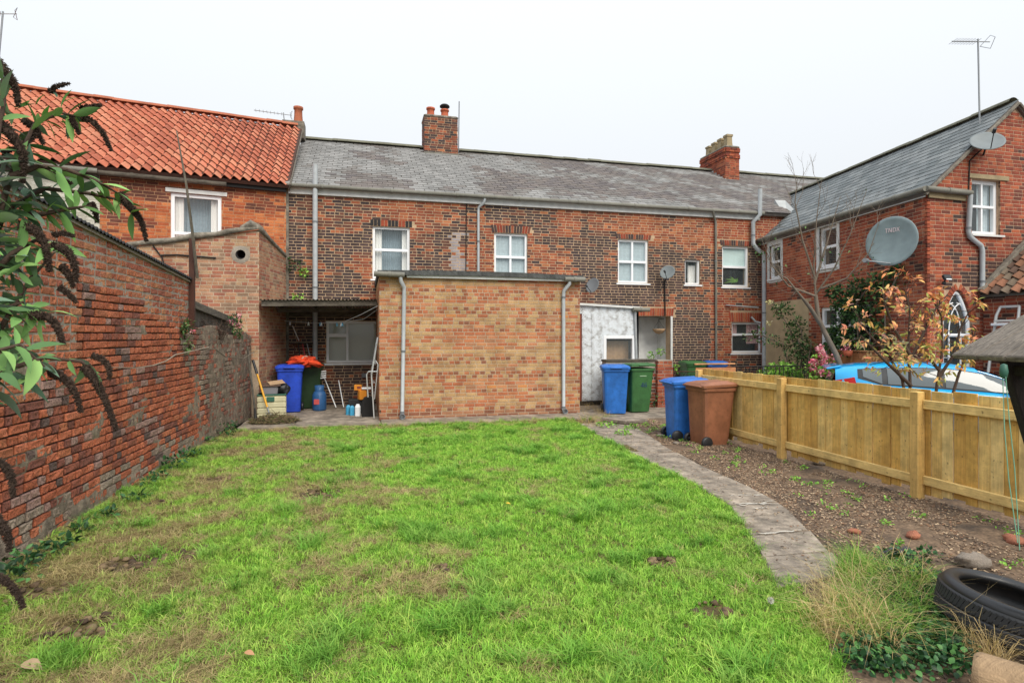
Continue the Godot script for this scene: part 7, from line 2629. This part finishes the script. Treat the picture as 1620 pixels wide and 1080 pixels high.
	single("wall_vine", tube_mesh([Vector3(-2.514, 1.381, -6.849), Vector3(-2.487, 1.344, -7.44), Vector3(-2.457, 1.35, -7.897), Vector3(-2.424, 1.388, -8.25), Vector3(-2.396, 1.459, -8.531), Vector3(-2.337, 1.49, -8.971), Vector3(-2.252, 1.539, -9.63)], [0.005, 0.006, 0.008, 0.008, 0.008, 0.008, 0.006], 6), M.root, "pale bare climber stem running along the garden wall", "stem")
	single("wall_vine", tube_mesh([Vector3(-2.287, 1.516, -9.35), Vector3(-2.238, 1.503, -9.957), Vector3(-2.201, 1.368, -10.463), Vector3(-2.108, 1.299, -11.471), Vector3(-2.046, 1.407, -12.178)], 0.009, 6), M.bark, "brown bare climber stem across the mortar patched end of the wall", "stem")
	# ground plants: weeds along the wall foot, patches on the earth, ivy by the tyre
	var wx := []
	var wt := []
	var q0 := [[Vector3(-2.35, 0, -8.33), 0.2], [Vector3(-2.35, 0, -9.01), 0.15], [Vector3(-2.29, 0, -10.86), 0.22], [Vector3(-2.34, 0, -11.42), 0.2], [Vector3(-2.26, 0, -6.75), 0.12], [Vector3(-2.3, 0, -6.18), 0.12], [Vector3(-2.35, 0, -7.42), 0.1], [Vector3(-2.37, 0, -10.16), 0.12], [Vector3(-2.32, 0, -5.39), 0.14], [Vector3(-2.4, 0, -5.02), 0.16], [Vector3(-2.35, 0, -5.79), 0.1], [Vector3(-2.34, 0, -5.16), 0.14], [Vector3(-2.33, 0, -4.72), 0.15], [Vector3(-2.35, 0, -7.72), 0.12]]
	for q in q0:
		var g: Vector3 = q[0]
		g.x = maxf(g.x, -2.56)
		cloud(wx, wt, g + Vector3(0, q[1] * 0.4, 0), Vector3(q[1], q[1] * 0.55, q[1]), int(420 * q[1]), 0.06, 5)
	var wn := Node3D.new()
	wn.name = "wall_foot_weeds"
	add_child(wn)
	stuff(wn)
	tag(wn, "dark green weeds growing along the foot of the garden wall", "weeds")
	leafage(wn, "ivy", [oval], wx, wt, 0, "weed_leaves")
	var ex := []
	var et := []
	for i in 90:
		var z := rng.randf_range(-10.5, -3.2)
		var x := lerpf(along(PATH_R, z) + 0.1, 5.6, pow(rng.randf(), 0.6))
		var n := 6 + rng.randi() % 22
		var r := rng.randf_range(0.03, 0.11)
		cloud(ex, et, Vector3(x, 0.02, z), Vector3(r, 0.018, r), n, 0.032, 4)
	for q in [[Vector3(4.41, 0, -10.16), 0.26], [Vector3(4.73, 0, -9.77), 0.16], [Vector3(4.28, 0, -9.19), 0.14]]:
		cloud(ex, et, q[0] + Vector3(0, 0.04, 0), Vector3(q[1], 0.06, q[1] * 0.7), int(500 * q[1]), 0.055, 4)
	var en := Node3D.new()
	en.name = "earth_weeds"
	add_child(en)
	stuff(en)
	tag(en, "small green weeds sprouting through the woodchip by the path", "weeds")
	leafage(en, "fresh", [oval], ex, et, 0, "weed_leaves")
	var ix := []
	var it := []
	for i in 90:
		var g := patch(Vector3(3.19, 0, -3.27), Vector3(3.91, 0, -3.09), Vector3(2.32, 0, -2.38), Vector3(2.84, 0, -2.24))
		if g.x < along(PATH_R, g.z) - 0.25:
			continue
		cloud(ix, it, g + Vector3(0, 0.05, 0), Vector3(0.13, 0.04, 0.12), 60, 0.032, 5)
	for i in 16:
		var g := patch(Vector3(3.93, 0, -3.7), Vector3(4.26, 0, -3.61), Vector3(3.35, 0, -3.15), Vector3(3.63, 0, -3.08))
		cloud(ix, it, g + Vector3(0, 0.07, 0), Vector3(0.09, 0.06, 0.09), 34, 0.036, 5)
	var ivn := Node3D.new()
	ivn.name = "ivy_cover"
	add_child(ivn)
	stuff(ivn)
	tag(ivn, "dark green ivy covering the ground around the tyre", "ivy")
	leafage(ivn, "ivy", [ivy], ix, it, 0, "ivy_leaves")

# a random place on the ground between four corners
func patch(a: Vector3, b: Vector3, c: Vector3, d: Vector3) -> Vector3:
	var u := rng.randf()
	return a.lerp(b, u).lerp(c.lerp(d, u), rng.randf())

# ---------------------------------------------------------------- the butterfly bush at the left edge
func panicle(pts: Array, r0: float, sd: int) -> ArrayMesh:
	var r := RandomNumberGenerator.new()
	r.seed = sd
	var c := Curve3D.new()
	c.bake_interval = 0.01
	for i in pts.size():
		var t: Vector3 = (pts[mini(i + 1, pts.size() - 1)] - pts[maxi(i - 1, 0)]) * 0.18
		c.add_point(pts[i], -t, t)
	var l := c.get_baked_length()
	var st := st_new()
	var n := int(l / 0.00026)
	for i in n:
		var f := r.randf()
		var p := c.sample_baked(f * l)
		var q := c.sample_baked(minf(f * l + 0.01, l))
		var d := (q - p).normalized() if q.distance_to(p) > 0.001 else Vector3.DOWN
		var side := d.cross(Vector3(r.randf_range(-1, 1), r.randf_range(-1, 1), r.randf_range(-1, 1))).normalized()
		var rad := r0 * (1.0 - 0.72 * f) * (0.88 + 0.12 * sin(f * l / 0.012 * 3.0)) * sqrt(r.randf_range(0.3, 1.0))
		var o := p + side * rad
		var s := r.randf_range(0.003, 0.0062)
		var e := (side + d * r.randf_range(-0.2, 0.7)).normalized()
		var x := e.cross(d).normalized()
		var y := x.cross(e)
		var tip := o + e * s * 1.6
		var a := o + x * s * 0.6
		var b := o - x * s * 0.3 + y * s * 0.55
		var g := o - x * s * 0.3 - y * s * 0.55
		tri(st, a, b, tip)
		tri(st, b, g, tip)
		tri(st, g, a, tip)
	var cp := []
	var cr := []
	for i in 9:
		cp.append(c.sample_baked(l * i / 8.0))
		cr.append(r0 * 0.75 * (1.0 - 0.75 * i / 8.0))
	tube(st, cp, cr, 6)
	return done(st)

func build_buddleia() -> void:
	leaf_set("bud", ["507246", "62884d", "4d6b52", "74a058", "8bb368", "647f69", "43604a"], 0.75)
	for m in leaf_mats.bud.mats + [leaf_mats.bud.many]:
		m.backlight = Color(0.35, 0.35, 0.35)
	var o := thing("butterfly_bush", "large bush with drooping brown seed spikes and grey green leaves at the left edge", "bush", Vector3(-2.2, 0, -1.6))
	var stems := [
		[Vector3(-1.392, 1.467, -2.417), Vector3(-1.298, 1.904, -2.444), Vector3(-1.26, 2.285, -2.538), Vector3(-1.252, 2.537, -2.691), Vector3(-1.181, 2.598, -2.724), Vector3(-1.118, 2.597, -2.76)],
		[Vector3(-1.396, 1.727, -2.521), Vector3(-1.313, 2.168, -2.603), Vector3(-1.216, 2.281, -2.681), Vector3(-1.093, 2.286, -2.753), Vector3(-0.972, 2.26, -2.723), Vector3(-0.904, 2.185, -2.706)],
		[Vector3(-1.35, 1.51, -2.406), Vector3(-1.264, 1.727, -2.487), Vector3(-1.214, 1.919, -2.578), Vector3(-1.18, 2.028, -2.672)],
		[Vector3(-1.283, 1.437, -2.286), Vector3(-1.183, 1.586, -2.364), Vector3(-1.11, 1.625, -2.448), Vector3(-1.006, 1.607, -2.473), Vector3(-0.979, 1.562, -2.518)],
		[Vector3(-1.35, 1.596, -2.406), Vector3(-1.275, 1.795, -2.49), Vector3(-1.215, 1.825, -2.527), Vector3(-1.158, 1.776, -2.564)],
		[Vector3(-1.329, 1.812, -2.401), Vector3(-1.29, 2.317, -2.494), Vector3(-1.281, 2.564, -2.543), Vector3(-1.32, 2.714, -2.605)],
		[Vector3(-1.26, 2.285, -2.538), Vector3(-1.186, 2.341, -2.571), Vector3(-1.107, 2.341, -2.602), Vector3(-1.023, 2.313, -2.633), Vector3(-0.959, 2.276, -2.668)],
		[Vector3(-1.352, 1.863, -2.51), Vector3(-1.22, 1.999, -2.476), Vector3(-1.197, 2.061, -2.574), Vector3(-1.117, 2.033, -2.553)],
		[Vector3(-1.313, 2.168, -2.603), Vector3(-1.213, 2.167, -2.629), Vector3(-1.119, 2.202, -2.657), Vector3(-1.058, 2.225, -2.693)],
		[Vector3(-1.303, 1.56, -2.291), Vector3(-1.183, 1.643, -2.261), Vector3(-1.112, 1.673, -2.294), Vector3(-1.057, 1.596, -2.332)]]
	var st := st_new()
	for l in stems:
		var r := []
		for i in l.size():
			r.append(lerpf(0.013, 0.0035, float(i) / (l.size() - 1)))
		tube(st, l, r, 6)
	tube(st, [Vector3(-2.3, 0, -1.5), Vector3(-2.1, 0.8, -1.45), Vector3(-1.392, 1.467, -2.417)], [0.04, 0.03, 0.016], 8)
	tube(st, [Vector3(-2.3, 0, -1.5), Vector3(-2.05, 1.0, -1.4), Vector3(-1.35, 1.596, -2.406)], [0.04, 0.03, 0.014], 8)
	wput(o, "branches", done(st), M.bark_dark)
	var meshes := []
	for k in 5:
		meshes.append(leaf_mesh(0.25 + 0.025 * k, [0.15, 0.35, 0.6, 0.25, 0.45][k], 0.3, 5))
	var xfs := []
	var tones := []
	for l in stems:
		for i in range(1, l.size()):
			var a: Vector3 = l[i - 1]
			var b: Vector3 = l[i]
			var n := int(maxf(2, a.distance_to(b) / 0.042))
			for k in n:
				var f := (k + rng.randf()) / n
				var p := a.lerp(b, f)
				var d := (b - a).normalized()
				var s := d.cross(rdir()).normalized()
				var last: bool = i >= l.size() - 2
				for sg in [-1, 1]:
					var dir: Vector3 = (s * sg + d * rng.randf_range(0.2, 0.9) + Vector3(0, rng.randf_range(-0.5, 0.25), 0)).normalized()
					xfs.append(leaf_xf(p, dir, rdir(1.6), rng.randf_range(0.075, 0.135) if last else rng.randf_range(0.09, 0.165)))
					tones.append([1, 3, 4, 1, 0][rng.randi() % 5] if last else rng.randi() % 7)
	# the thick of the bush, at the edge of the picture
	for q in [[Vector3(-1.32, 2.32, -2.61)], [Vector3(-1.31, 2.2, -2.6)], [Vector3(-1.29, 2.09, -2.49)], [Vector3(-1.27, 2.11, -2.59)], [Vector3(-1.3, 2, -2.5)], [Vector3(-1.24, 1.91, -2.48)], [Vector3(-1.26, 1.99, -2.59)], [Vector3(-1.25, 1.83, -2.38)], [Vector3(-1.25, 1.77, -2.48)], [Vector3(-1.22, 1.66, -2.37)], [Vector3(-1.16, 1.61, -2.36)], [Vector3(-1.18, 1.56, -2.26)], [Vector3(-1.22, 2.18, -2.58)], [Vector3(-1.35, 2.42, -2.61)], [Vector3(-1.21, 2.61, -2.73)]]:
		cloud(xfs, tones, q[0], Vector3(0.07, 0.08, 0.12), 13, 0.085, 7, 0.5)
	leafage(o, "bud", meshes, xfs, tones, 300)
	var heads := [
		[[Vector3(-1.343, 2.736, -2.61), Vector3(-1.296, 2.684, -2.599), Vector3(-1.269, 2.631, -2.592), Vector3(-1.26, 2.565, -2.589)], 0.021],
		[[Vector3(-1.29, 2.48, -2.545), Vector3(-1.245, 2.424, -2.534), Vector3(-1.213, 2.364, -2.526), Vector3(-1.218, 2.262, -2.527)], 0.022],
		[[Vector3(-1.298, 2.549, -2.702), Vector3(-1.254, 2.52, -2.691), Vector3(-1.235, 2.485, -2.686), Vector3(-1.221, 2.455, -2.683)], 0.014],
		[[Vector3(-1.158, 2.594, -2.749), Vector3(-1.141, 2.564, -2.745), Vector3(-1.121, 2.522, -2.74)], 0.013],
		[[Vector3(-1.118, 2.602, -2.76), Vector3(-1.075, 2.576, -2.749), Vector3(-1.035, 2.529, -2.739), Vector3(-1.005, 2.462, -2.731)], 0.014],
		[[Vector3(-1.07, 2.235, -2.706), Vector3(-1.052, 2.21, -2.702), Vector3(-1.042, 2.159, -2.699)], 0.015],
		[[Vector3(-0.972, 2.286, -2.723), Vector3(-0.927, 2.234, -2.711), Vector3(-0.887, 2.177, -2.701), Vector3(-0.864, 2.089, -2.695)], 0.016],
		[[Vector3(-1.131, 2.042, -2.557), Vector3(-1.087, 2.025, -2.546), Vector3(-1.057, 1.978, -2.538), Vector3(-1.048, 1.904, -2.536)], 0.020],
		[[Vector3(-1.222, 2.109, -2.528), Vector3(-1.172, 2.09, -2.516), Vector3(-1.136, 2.034, -2.507), Vector3(-1.118, 1.937, -2.502)], 0.021],
		[[Vector3(-1.103, 1.966, -2.55), Vector3(-1.08, 1.938, -2.544), Vector3(-1.059, 1.885, -2.539)], 0.015],
		[[Vector3(-1.108, 1.885, -2.551), Vector3(-1.078, 1.862, -2.543), Vector3(-1.048, 1.828, -2.536)], 0.013],
		[[Vector3(-1.186, 1.779, -2.519), Vector3(-1.136, 1.774, -2.507), Vector3(-1.096, 1.742, -2.496), Vector3(-1.071, 1.67, -2.49)], 0.019],
		[[Vector3(-1.092, 1.573, -2.444), Vector3(-1.044, 1.55, -2.432), Vector3(-1.009, 1.505, -2.423), Vector3(-0.983, 1.428, -2.416)], 0.018],
		[[Vector3(-0.997, 1.589, -2.471), Vector3(-0.956, 1.537, -2.461), Vector3(-0.92, 1.463, -2.452), Vector3(-0.88, 1.356, -2.441)], 0.018],
		[[Vector3(-0.988, 1.629, -2.52), Vector3(-0.949, 1.61, -2.511), Vector3(-0.928, 1.581, -2.505), Vector3(-0.93, 1.538, -2.506)], 0.013],
		[[Vector3(-1.167, 1.302, -2.256), Vector3(-1.128, 1.277, -2.246), Vector3(-1.11, 1.242, -2.242), Vector3(-1.104, 1.181, -2.24)], 0.015],
		[[Vector3(-1.133, 1.125, -2.196), Vector3(-1.106, 1.101, -2.189), Vector3(-1.09, 1.065, -2.185), Vector3(-1.086, 1.021, -2.184)], 0.018],
		[[Vector3(-1.102, 0.961, -2.137), Vector3(-1.065, 0.946, -2.127), Vector3(-1.034, 0.911, -2.12), Vector3(-1.016, 0.864, -2.115)], 0.014],
		[[Vector3(-1.228, 2.684, -2.746), Vector3(-1.208, 2.704, -2.741), Vector3(-1.183, 2.714, -2.735), Vector3(-1.151, 2.719, -2.727)], 0.009],
		[[Vector3(-1.128, 2.633, -2.762), Vector3(-1.088, 2.643, -2.752), Vector3(-1.043, 2.649, -2.741)], 0.010],
		[[Vector3(-1.24, 2.512, -2.688), Vector3(-1.26, 2.444, -2.641), Vector3(-1.278, 2.403, -2.594), Vector3(-1.32, 2.394, -2.605)], 0.012],
		[[Vector3(-1.141, 2.084, -2.58), Vector3(-1.104, 2.091, -2.57), Vector3(-1.062, 2.079, -2.56)], 0.011],
		[[Vector3(-1.196, 2.34, -2.656), Vector3(-1.167, 2.33, -2.648), Vector3(-1.138, 2.311, -2.641), Vector3(-1.105, 2.296, -2.633)], 0.010]]
	for i in heads.size():
		wput(o, "seed_spike", panicle(heads[i][0], heads[i][1] * 0.98, 50 + i), M.panicle)

# ---------------------------------------------------------------- grass
func blade_clump(n: int, h0: float, h1: float, wid: float, spread: float, lean: float, sd: int) -> ArrayMesh:
	var r := RandomNumberGenerator.new()
	r.seed = sd
	var st := st_new()
	st.set_smooth_group(0)
	for i in n:
		var a := r.randf() * TAU
		var p := Vector3(cos(a), 0, sin(a)) * sqrt(r.randf()) * spread
		var h := r.randf_range(h0, h1)
		var b := r.randf() * TAU
		var out := Vector3(cos(b), 0, sin(b))
		var ln := h * lean * r.randf_range(0.2, 1.3)
		var sd2 := Vector3(-out.z, 0, out.x).rotated(Vector3.UP, r.randf_range(-1, 1)) * wid * r.randf_range(0.7, 1.2) * 0.5
		var m := p + Vector3(0, h * 0.55, 0) + out * ln * 0.3
		var e := p + Vector3(0, h * (1.0 - 0.25 * minf(lean, 1.5)), 0) + out * ln
		quad(st, p - sd2, p + sd2, m + sd2 * 0.85, m - sd2 * 0.85)
		tri(st, m - sd2 * 0.85, m + sd2 * 0.85, e)
	return done(st)

const DUG := [[Vector3(-0.5, 0, -6.52), 0.28, 70], [Vector3(-1.67, 0, -4.86), 0.2, 50], [Vector3(-2.08, 0, -4.51), 0.2, 40], [Vector3(-1.3, 0, -5), 0.18, 30], [Vector3(2.19, 0, -3.98), 0.12, 24], [Vector3(-1.7, 0, -7.55), 0.2, 24], [Vector3(0.55, 0, -4.21), 0.1, 12], [Vector3(2.09, 0, -3.18), 0.14, 18], [Vector3(-1.6, 0, -3.88), 0.2, 36], [Vector3(-0.27, 0, -7.69), 0.14, 16], [Vector3(1.66, 0, -5.32), 0.1, 10], [Vector3(-2, 0, -6.57), 0.15, 20]]

func build_grass() -> void:
	var dug := []
	for q in DUG:
		dug.append(Vector3(q[0].x, q[0].z, q[1]))
	var gm := leaf_mat(Color.WHITE, 0.6)
	gm.vertex_color_use_as_albedo = true
	var n1 := fnoise(0.55, 101)
	var n2 := fnoise(1.7, 102)
	var n3 := fnoise(0.9, 103)
	var n4 := fnoise(4.5, 104)
	var kinds := {"short_grass": blade_clump(15, 0.025, 0.07, 0.0042, 0.035, 0.7, 1), "short_grass_b": blade_clump(15, 0.03, 0.085, 0.0045, 0.04, 1.0, 2), "long_grass": blade_clump(18, 0.06, 0.15, 0.005, 0.035, 0.9, 3), "dry_grass": blade_clump(16, 0.02, 0.09, 0.0032, 0.05, 2.2, 4)}
	var X := {}
	var C := {}
	for k in kinds:
		X[k] = []
		C[k] = []
	var greens := ["84b83c", "96c848", "74aa36", "a4d054", "84b044", "6ca038", "aecb5c"]
	var drys := ["b5a470", "c2b080", "9a8a60", "a09c62", "8a7a56"]
	var total := 56000
	for i in total:
		var z := -2.0 - 9.4 * pow(rng.randf(), 1.25)
		var xr := along(PATH_L, z)
		var x := rng.randf_range(-2.55, xr - (0.04 if z < -3.5 else -0.15))
		if z < -11.25 and rng.randf() < 0.6:
			continue
		var k := n1.get_noise_2d(x, z) * 0.55 + n2.get_noise_2d(x, z) * 0.55 + n4.get_noise_2d(x, z) * 0.45
		var dry := k + clampf((0.0 - x) * 0.17, -0.2, 0.30) + 0.02
		if z < -10.6:
			dry += 0.35 * (z + 10.6) / -0.8
		if x > 2.3 and z > -4.2:
			dry += 0.10
		var bare := false
		for q in dug:
			if Vector2(x - q.x, z - q.y).length() < q.z * rng.randf_range(0.5, 1.1):
				bare = true
		if bare:
			continue
		if dry > 0.52 and rng.randf() < 0.45:
			continue
		var p := Vector3(x, lawn_y(x, z) - 0.004, z)
		var s := rng.randf_range(0.75, 1.2)
		var b := Basis(Vector3.UP, rng.randf() * TAU).scaled_local(Vector3(s, s * rng.randf_range(0.55, 1.0), s))
		var tall := n3.get_noise_2d(x * 1.3, z * 1.3) + rng.randf_range(-0.2, 0.2)
		var c: Color
		var kind: String
		if dry + rng.randf_range(-0.28, 0.28) > 0.40:
			kind = "dry_grass"
			c = hx(drys[rng.randi() % 5])
		else:
			kind = "long_grass" if tall > 0.43 else "short_grass" if rng.randf() < 0.5 else "short_grass_b"
			c = hx(greens[rng.randi() % 7])
			c = c.lerp(hx("a8b862"), clampf(dry + 0.2, 0, 0.6))
			if tall > 0.45:
				c = c.lerp(hx("4f8a34"), 0.35)
		X[kind].append(Transform3D(b, p))
		C[kind].append(c.srgb_to_linear() * rng.randf_range(0.85, 1.12))
	var lawn := Node3D.new()
	lawn.name = "lawn_grass"
	add_child(lawn)
	stuff(lawn)
	tag(lawn, "uneven bright green lawn grass with dry brown patches", "grass")
	for k in kinds:
		stuff(multi(lawn, k.replace("_b", ""), kinds[k], gm, X[k], C[k]))
	# rough grass: at the yard's edge, by the path end and round the tyre
	var tuft := blade_clump(34, 0.10, 0.30, 0.0045, 0.06, 1.1, 7)
	var straw := blade_clump(18, 0.14, 0.42, 0.0032, 0.08, 1.5, 8)
	var tx := []
	var tc := []
	var sx := []
	var sc := []
	for i in 190:
		var g := patch(Vector3(3.52, 0, -3.71), Vector3(4.15, 0, -3.55), Vector3(2.52, 0, -2.65), Vector3(2.97, 0, -2.54))
		if Vector2(g.x - 3.9, g.z + 3.45).length() < 0.30:
			continue
		tx.append(Transform3D(Basis(Vector3.UP, rng.randf() * TAU) * rng.randf_range(0.5, 0.95), g))
		tc.append(hx(["86b344", "75a53c", "9bc055", "6a9638"][rng.randi() % 4]).srgb_to_linear())
	for q in [[Vector3(3.08, 0, -3.49), Vector3(3.51, 0, -3.38), Vector3(2.44, 0, -2.77), Vector3(2.78, 0, -2.68), 56], [Vector3(2.66, 0, -2.8), Vector3(2.98, 0, -2.72), Vector3(2.4, 0, -2.53), Vector3(2.69, 0, -2.45), 24], [Vector3(3.42, 0, -3.21), Vector3(3.83, 0, -3.11), Vector3(2.97, 0, -2.79), Vector3(3.33, 0, -2.7), 16], [Vector3(3.22, 0, -2.62), Vector3(3.64, 0, -2.51), Vector3(2.91, 0, -2.37), Vector3(3.29, 0, -2.27), 30], [Vector3(2.73, 0, -3.02), Vector3(3.03, 0, -2.94), Vector3(2.45, 0, -2.71), Vector3(2.72, 0, -2.64), 22], [Vector3(3.26, 0, -2.43), Vector3(3.46, 0, -2.38), Vector3(3.13, 0, -2.34), Vector3(3.32, 0, -2.29), 22], [Vector3(3.6, 0, -3.5), Vector3(3.92, 0, -3.42), Vector3(3.1, 0, -3.01), Vector3(3.37, 0, -2.94), 18]]:
		for i in q[4]:
			var g := patch(q[0], q[1], q[2], q[3])
			if g.x < along(PATH_L, g.z) - 0.1 and rng.randf() < 0.8:
				continue
			if absf(g.x - 3.60) < 0.36 and absf(g.z + 2.56) < 0.36:
				continue
			sx.append(Transform3D(Basis(Vector3.UP, rng.randf() * TAU) * Basis(Vector3.RIGHT, rng.randf_range(-0.5, 0.5)) * rng.randf_range(0.45, 0.95), g))
			sc.append(hx(["d3ba84", "c8ae78", "dfc998", "b89f6c", "c8b670"][rng.randi() % 5]).srgb_to_linear())
	for i in 260:
		var x := rng.randf_range(-1.3, 5.1)
		var z := -11.22 + rng.randf_range(-0.05, 0.22)
		if rng.randf() < 0.55:
			tx.append(Transform3D(Basis(Vector3.UP, rng.randf() * TAU) * rng.randf_range(0.3, 0.62), Vector3(x, 0, z)))
			tc.append(hx(["7ea043", "90ad4e", "6d8f3c"][rng.randi() % 3]).srgb_to_linear())
		else:
			sx.append(Transform3D(Basis(Vector3.UP, rng.randf() * TAU) * rng.randf_range(0.25, 0.5), Vector3(x, 0, z)))
			sc.append(hx(["b9a06a", "a8915e"][rng.randi() % 2]).srgb_to_linear())
	for i in 60:
		var g := patch(Vector3(5.23, 0, -13.71), Vector3(5.92, 0, -13.54), Vector3(3.82, 0, -10), Vector3(4.32, 0, -9.88))
		sx.append(Transform3D(Basis(Vector3.UP, rng.randf() * TAU) * rng.randf_range(0.4, 0.8), g))
		sc.append(hx(["c3a86c", "ad9660"][rng.randi() % 2]).srgb_to_linear())
	var edge := Node3D.new()
	edge.name = "rough_grass"
	add_child(edge)
	stuff(edge)
	tag(edge, "long green and straw coloured grass at the path end and along the paving", "grass")
	stuff(multi(edge, "green_tufts", tuft, gm, tx, tc))
	stuff(multi(edge, "straw", straw, gm, sx, sc))
	# bare dug spots in the lawn
	var cx := []
	var cc := []
	var clod := lump(Vector3(0.5, 0.3, 0.5), 77, 0.7, 10, 3.0)
	for q in DUG:
		var g: Vector3 = q[0]
		for i in q[2]:
			var a := rng.randf() * TAU
			var r: float = sqrt(rng.randf()) * q[1]
			var p := g + Vector3(cos(a) * r, 0, sin(a) * r)
			p.y = lawn_y(p.x, p.z) + rng.randf_range(0.0, 0.02)
			cx.append(Transform3D(Basis(Vector3.UP, rng.randf() * TAU) * rng.randf_range(0.015, 0.06), p))
			cc.append(hx(["5b4a38", "6d5b45", "4a3c2f", "7d6a50"][rng.randi() % 4]).srgb_to_linear())
	var cl := multi(self, "soil_clods", clod, M.gravel, cx, cc)
	stuff(cl)
	tag(cl, "dark crumbs of dug soil scattered in the lawn", "soil")
	# single things on the lawn
	var leafm := leaf_mesh(0.6, 0.3, 0.3, 4)
	for q in [[Vector3(-1.66, 0, -3.45), 0.12, "b39a7c", "large pale dead leaf at the lower left corner of the lawn"], [Vector3(-0.6, 0, -3.29), 0.06, "b98a68", "small dead leaf on the lawn left of the middle"], [Vector3(1.36, 0, -5.6), 0.05, "d6b23c", "yellow fallen leaf in the middle of the lawn"], [Vector3(2.74, 0, -2.55), 0.09, "b5835a", "brown curled leaf on the slab at the path end"]]:
		var g: Vector3 = q[0] + Vector3(0, 0.06, 0)
		single("fallen_leaf", leafm, leaf_mat(hx(q[2])), q[3], "leaf", leaf_xf(g, Vector3(0.8, 0.1, 0.4), Vector3(0.1, 1, 0.3), q[1]))
	var dc := thing("dandelion_clock", "white round dandelion seed head in the lawn near the path", "dandelion", Vector3(2.44, 0, -3.11))
	put(dc, "stalk", tube_mesh([Vector3.ZERO, Vector3(0.0, 0.07, 0)], 0.002, 5), leaf_mats.fresh.mats[0])
	var ds := st_new()
	for i in 150:
		var d := rdir()
		tube(ds, [Vector3(0, 0.07, 0), Vector3(0, 0.07, 0) + d * 0.021], [0.0004, 0.0009], 3, false)
		tri(ds, d * 0.021 + Vector3(0.004, 0.07, 0), d * 0.022 + Vector3(-0.004, 0.072, 0.002), d * 0.021 + Vector3(0, 0.068, -0.004))
	put(dc, "seed_head", done(ds), mat(hx("e6e4dc"), 0.95))
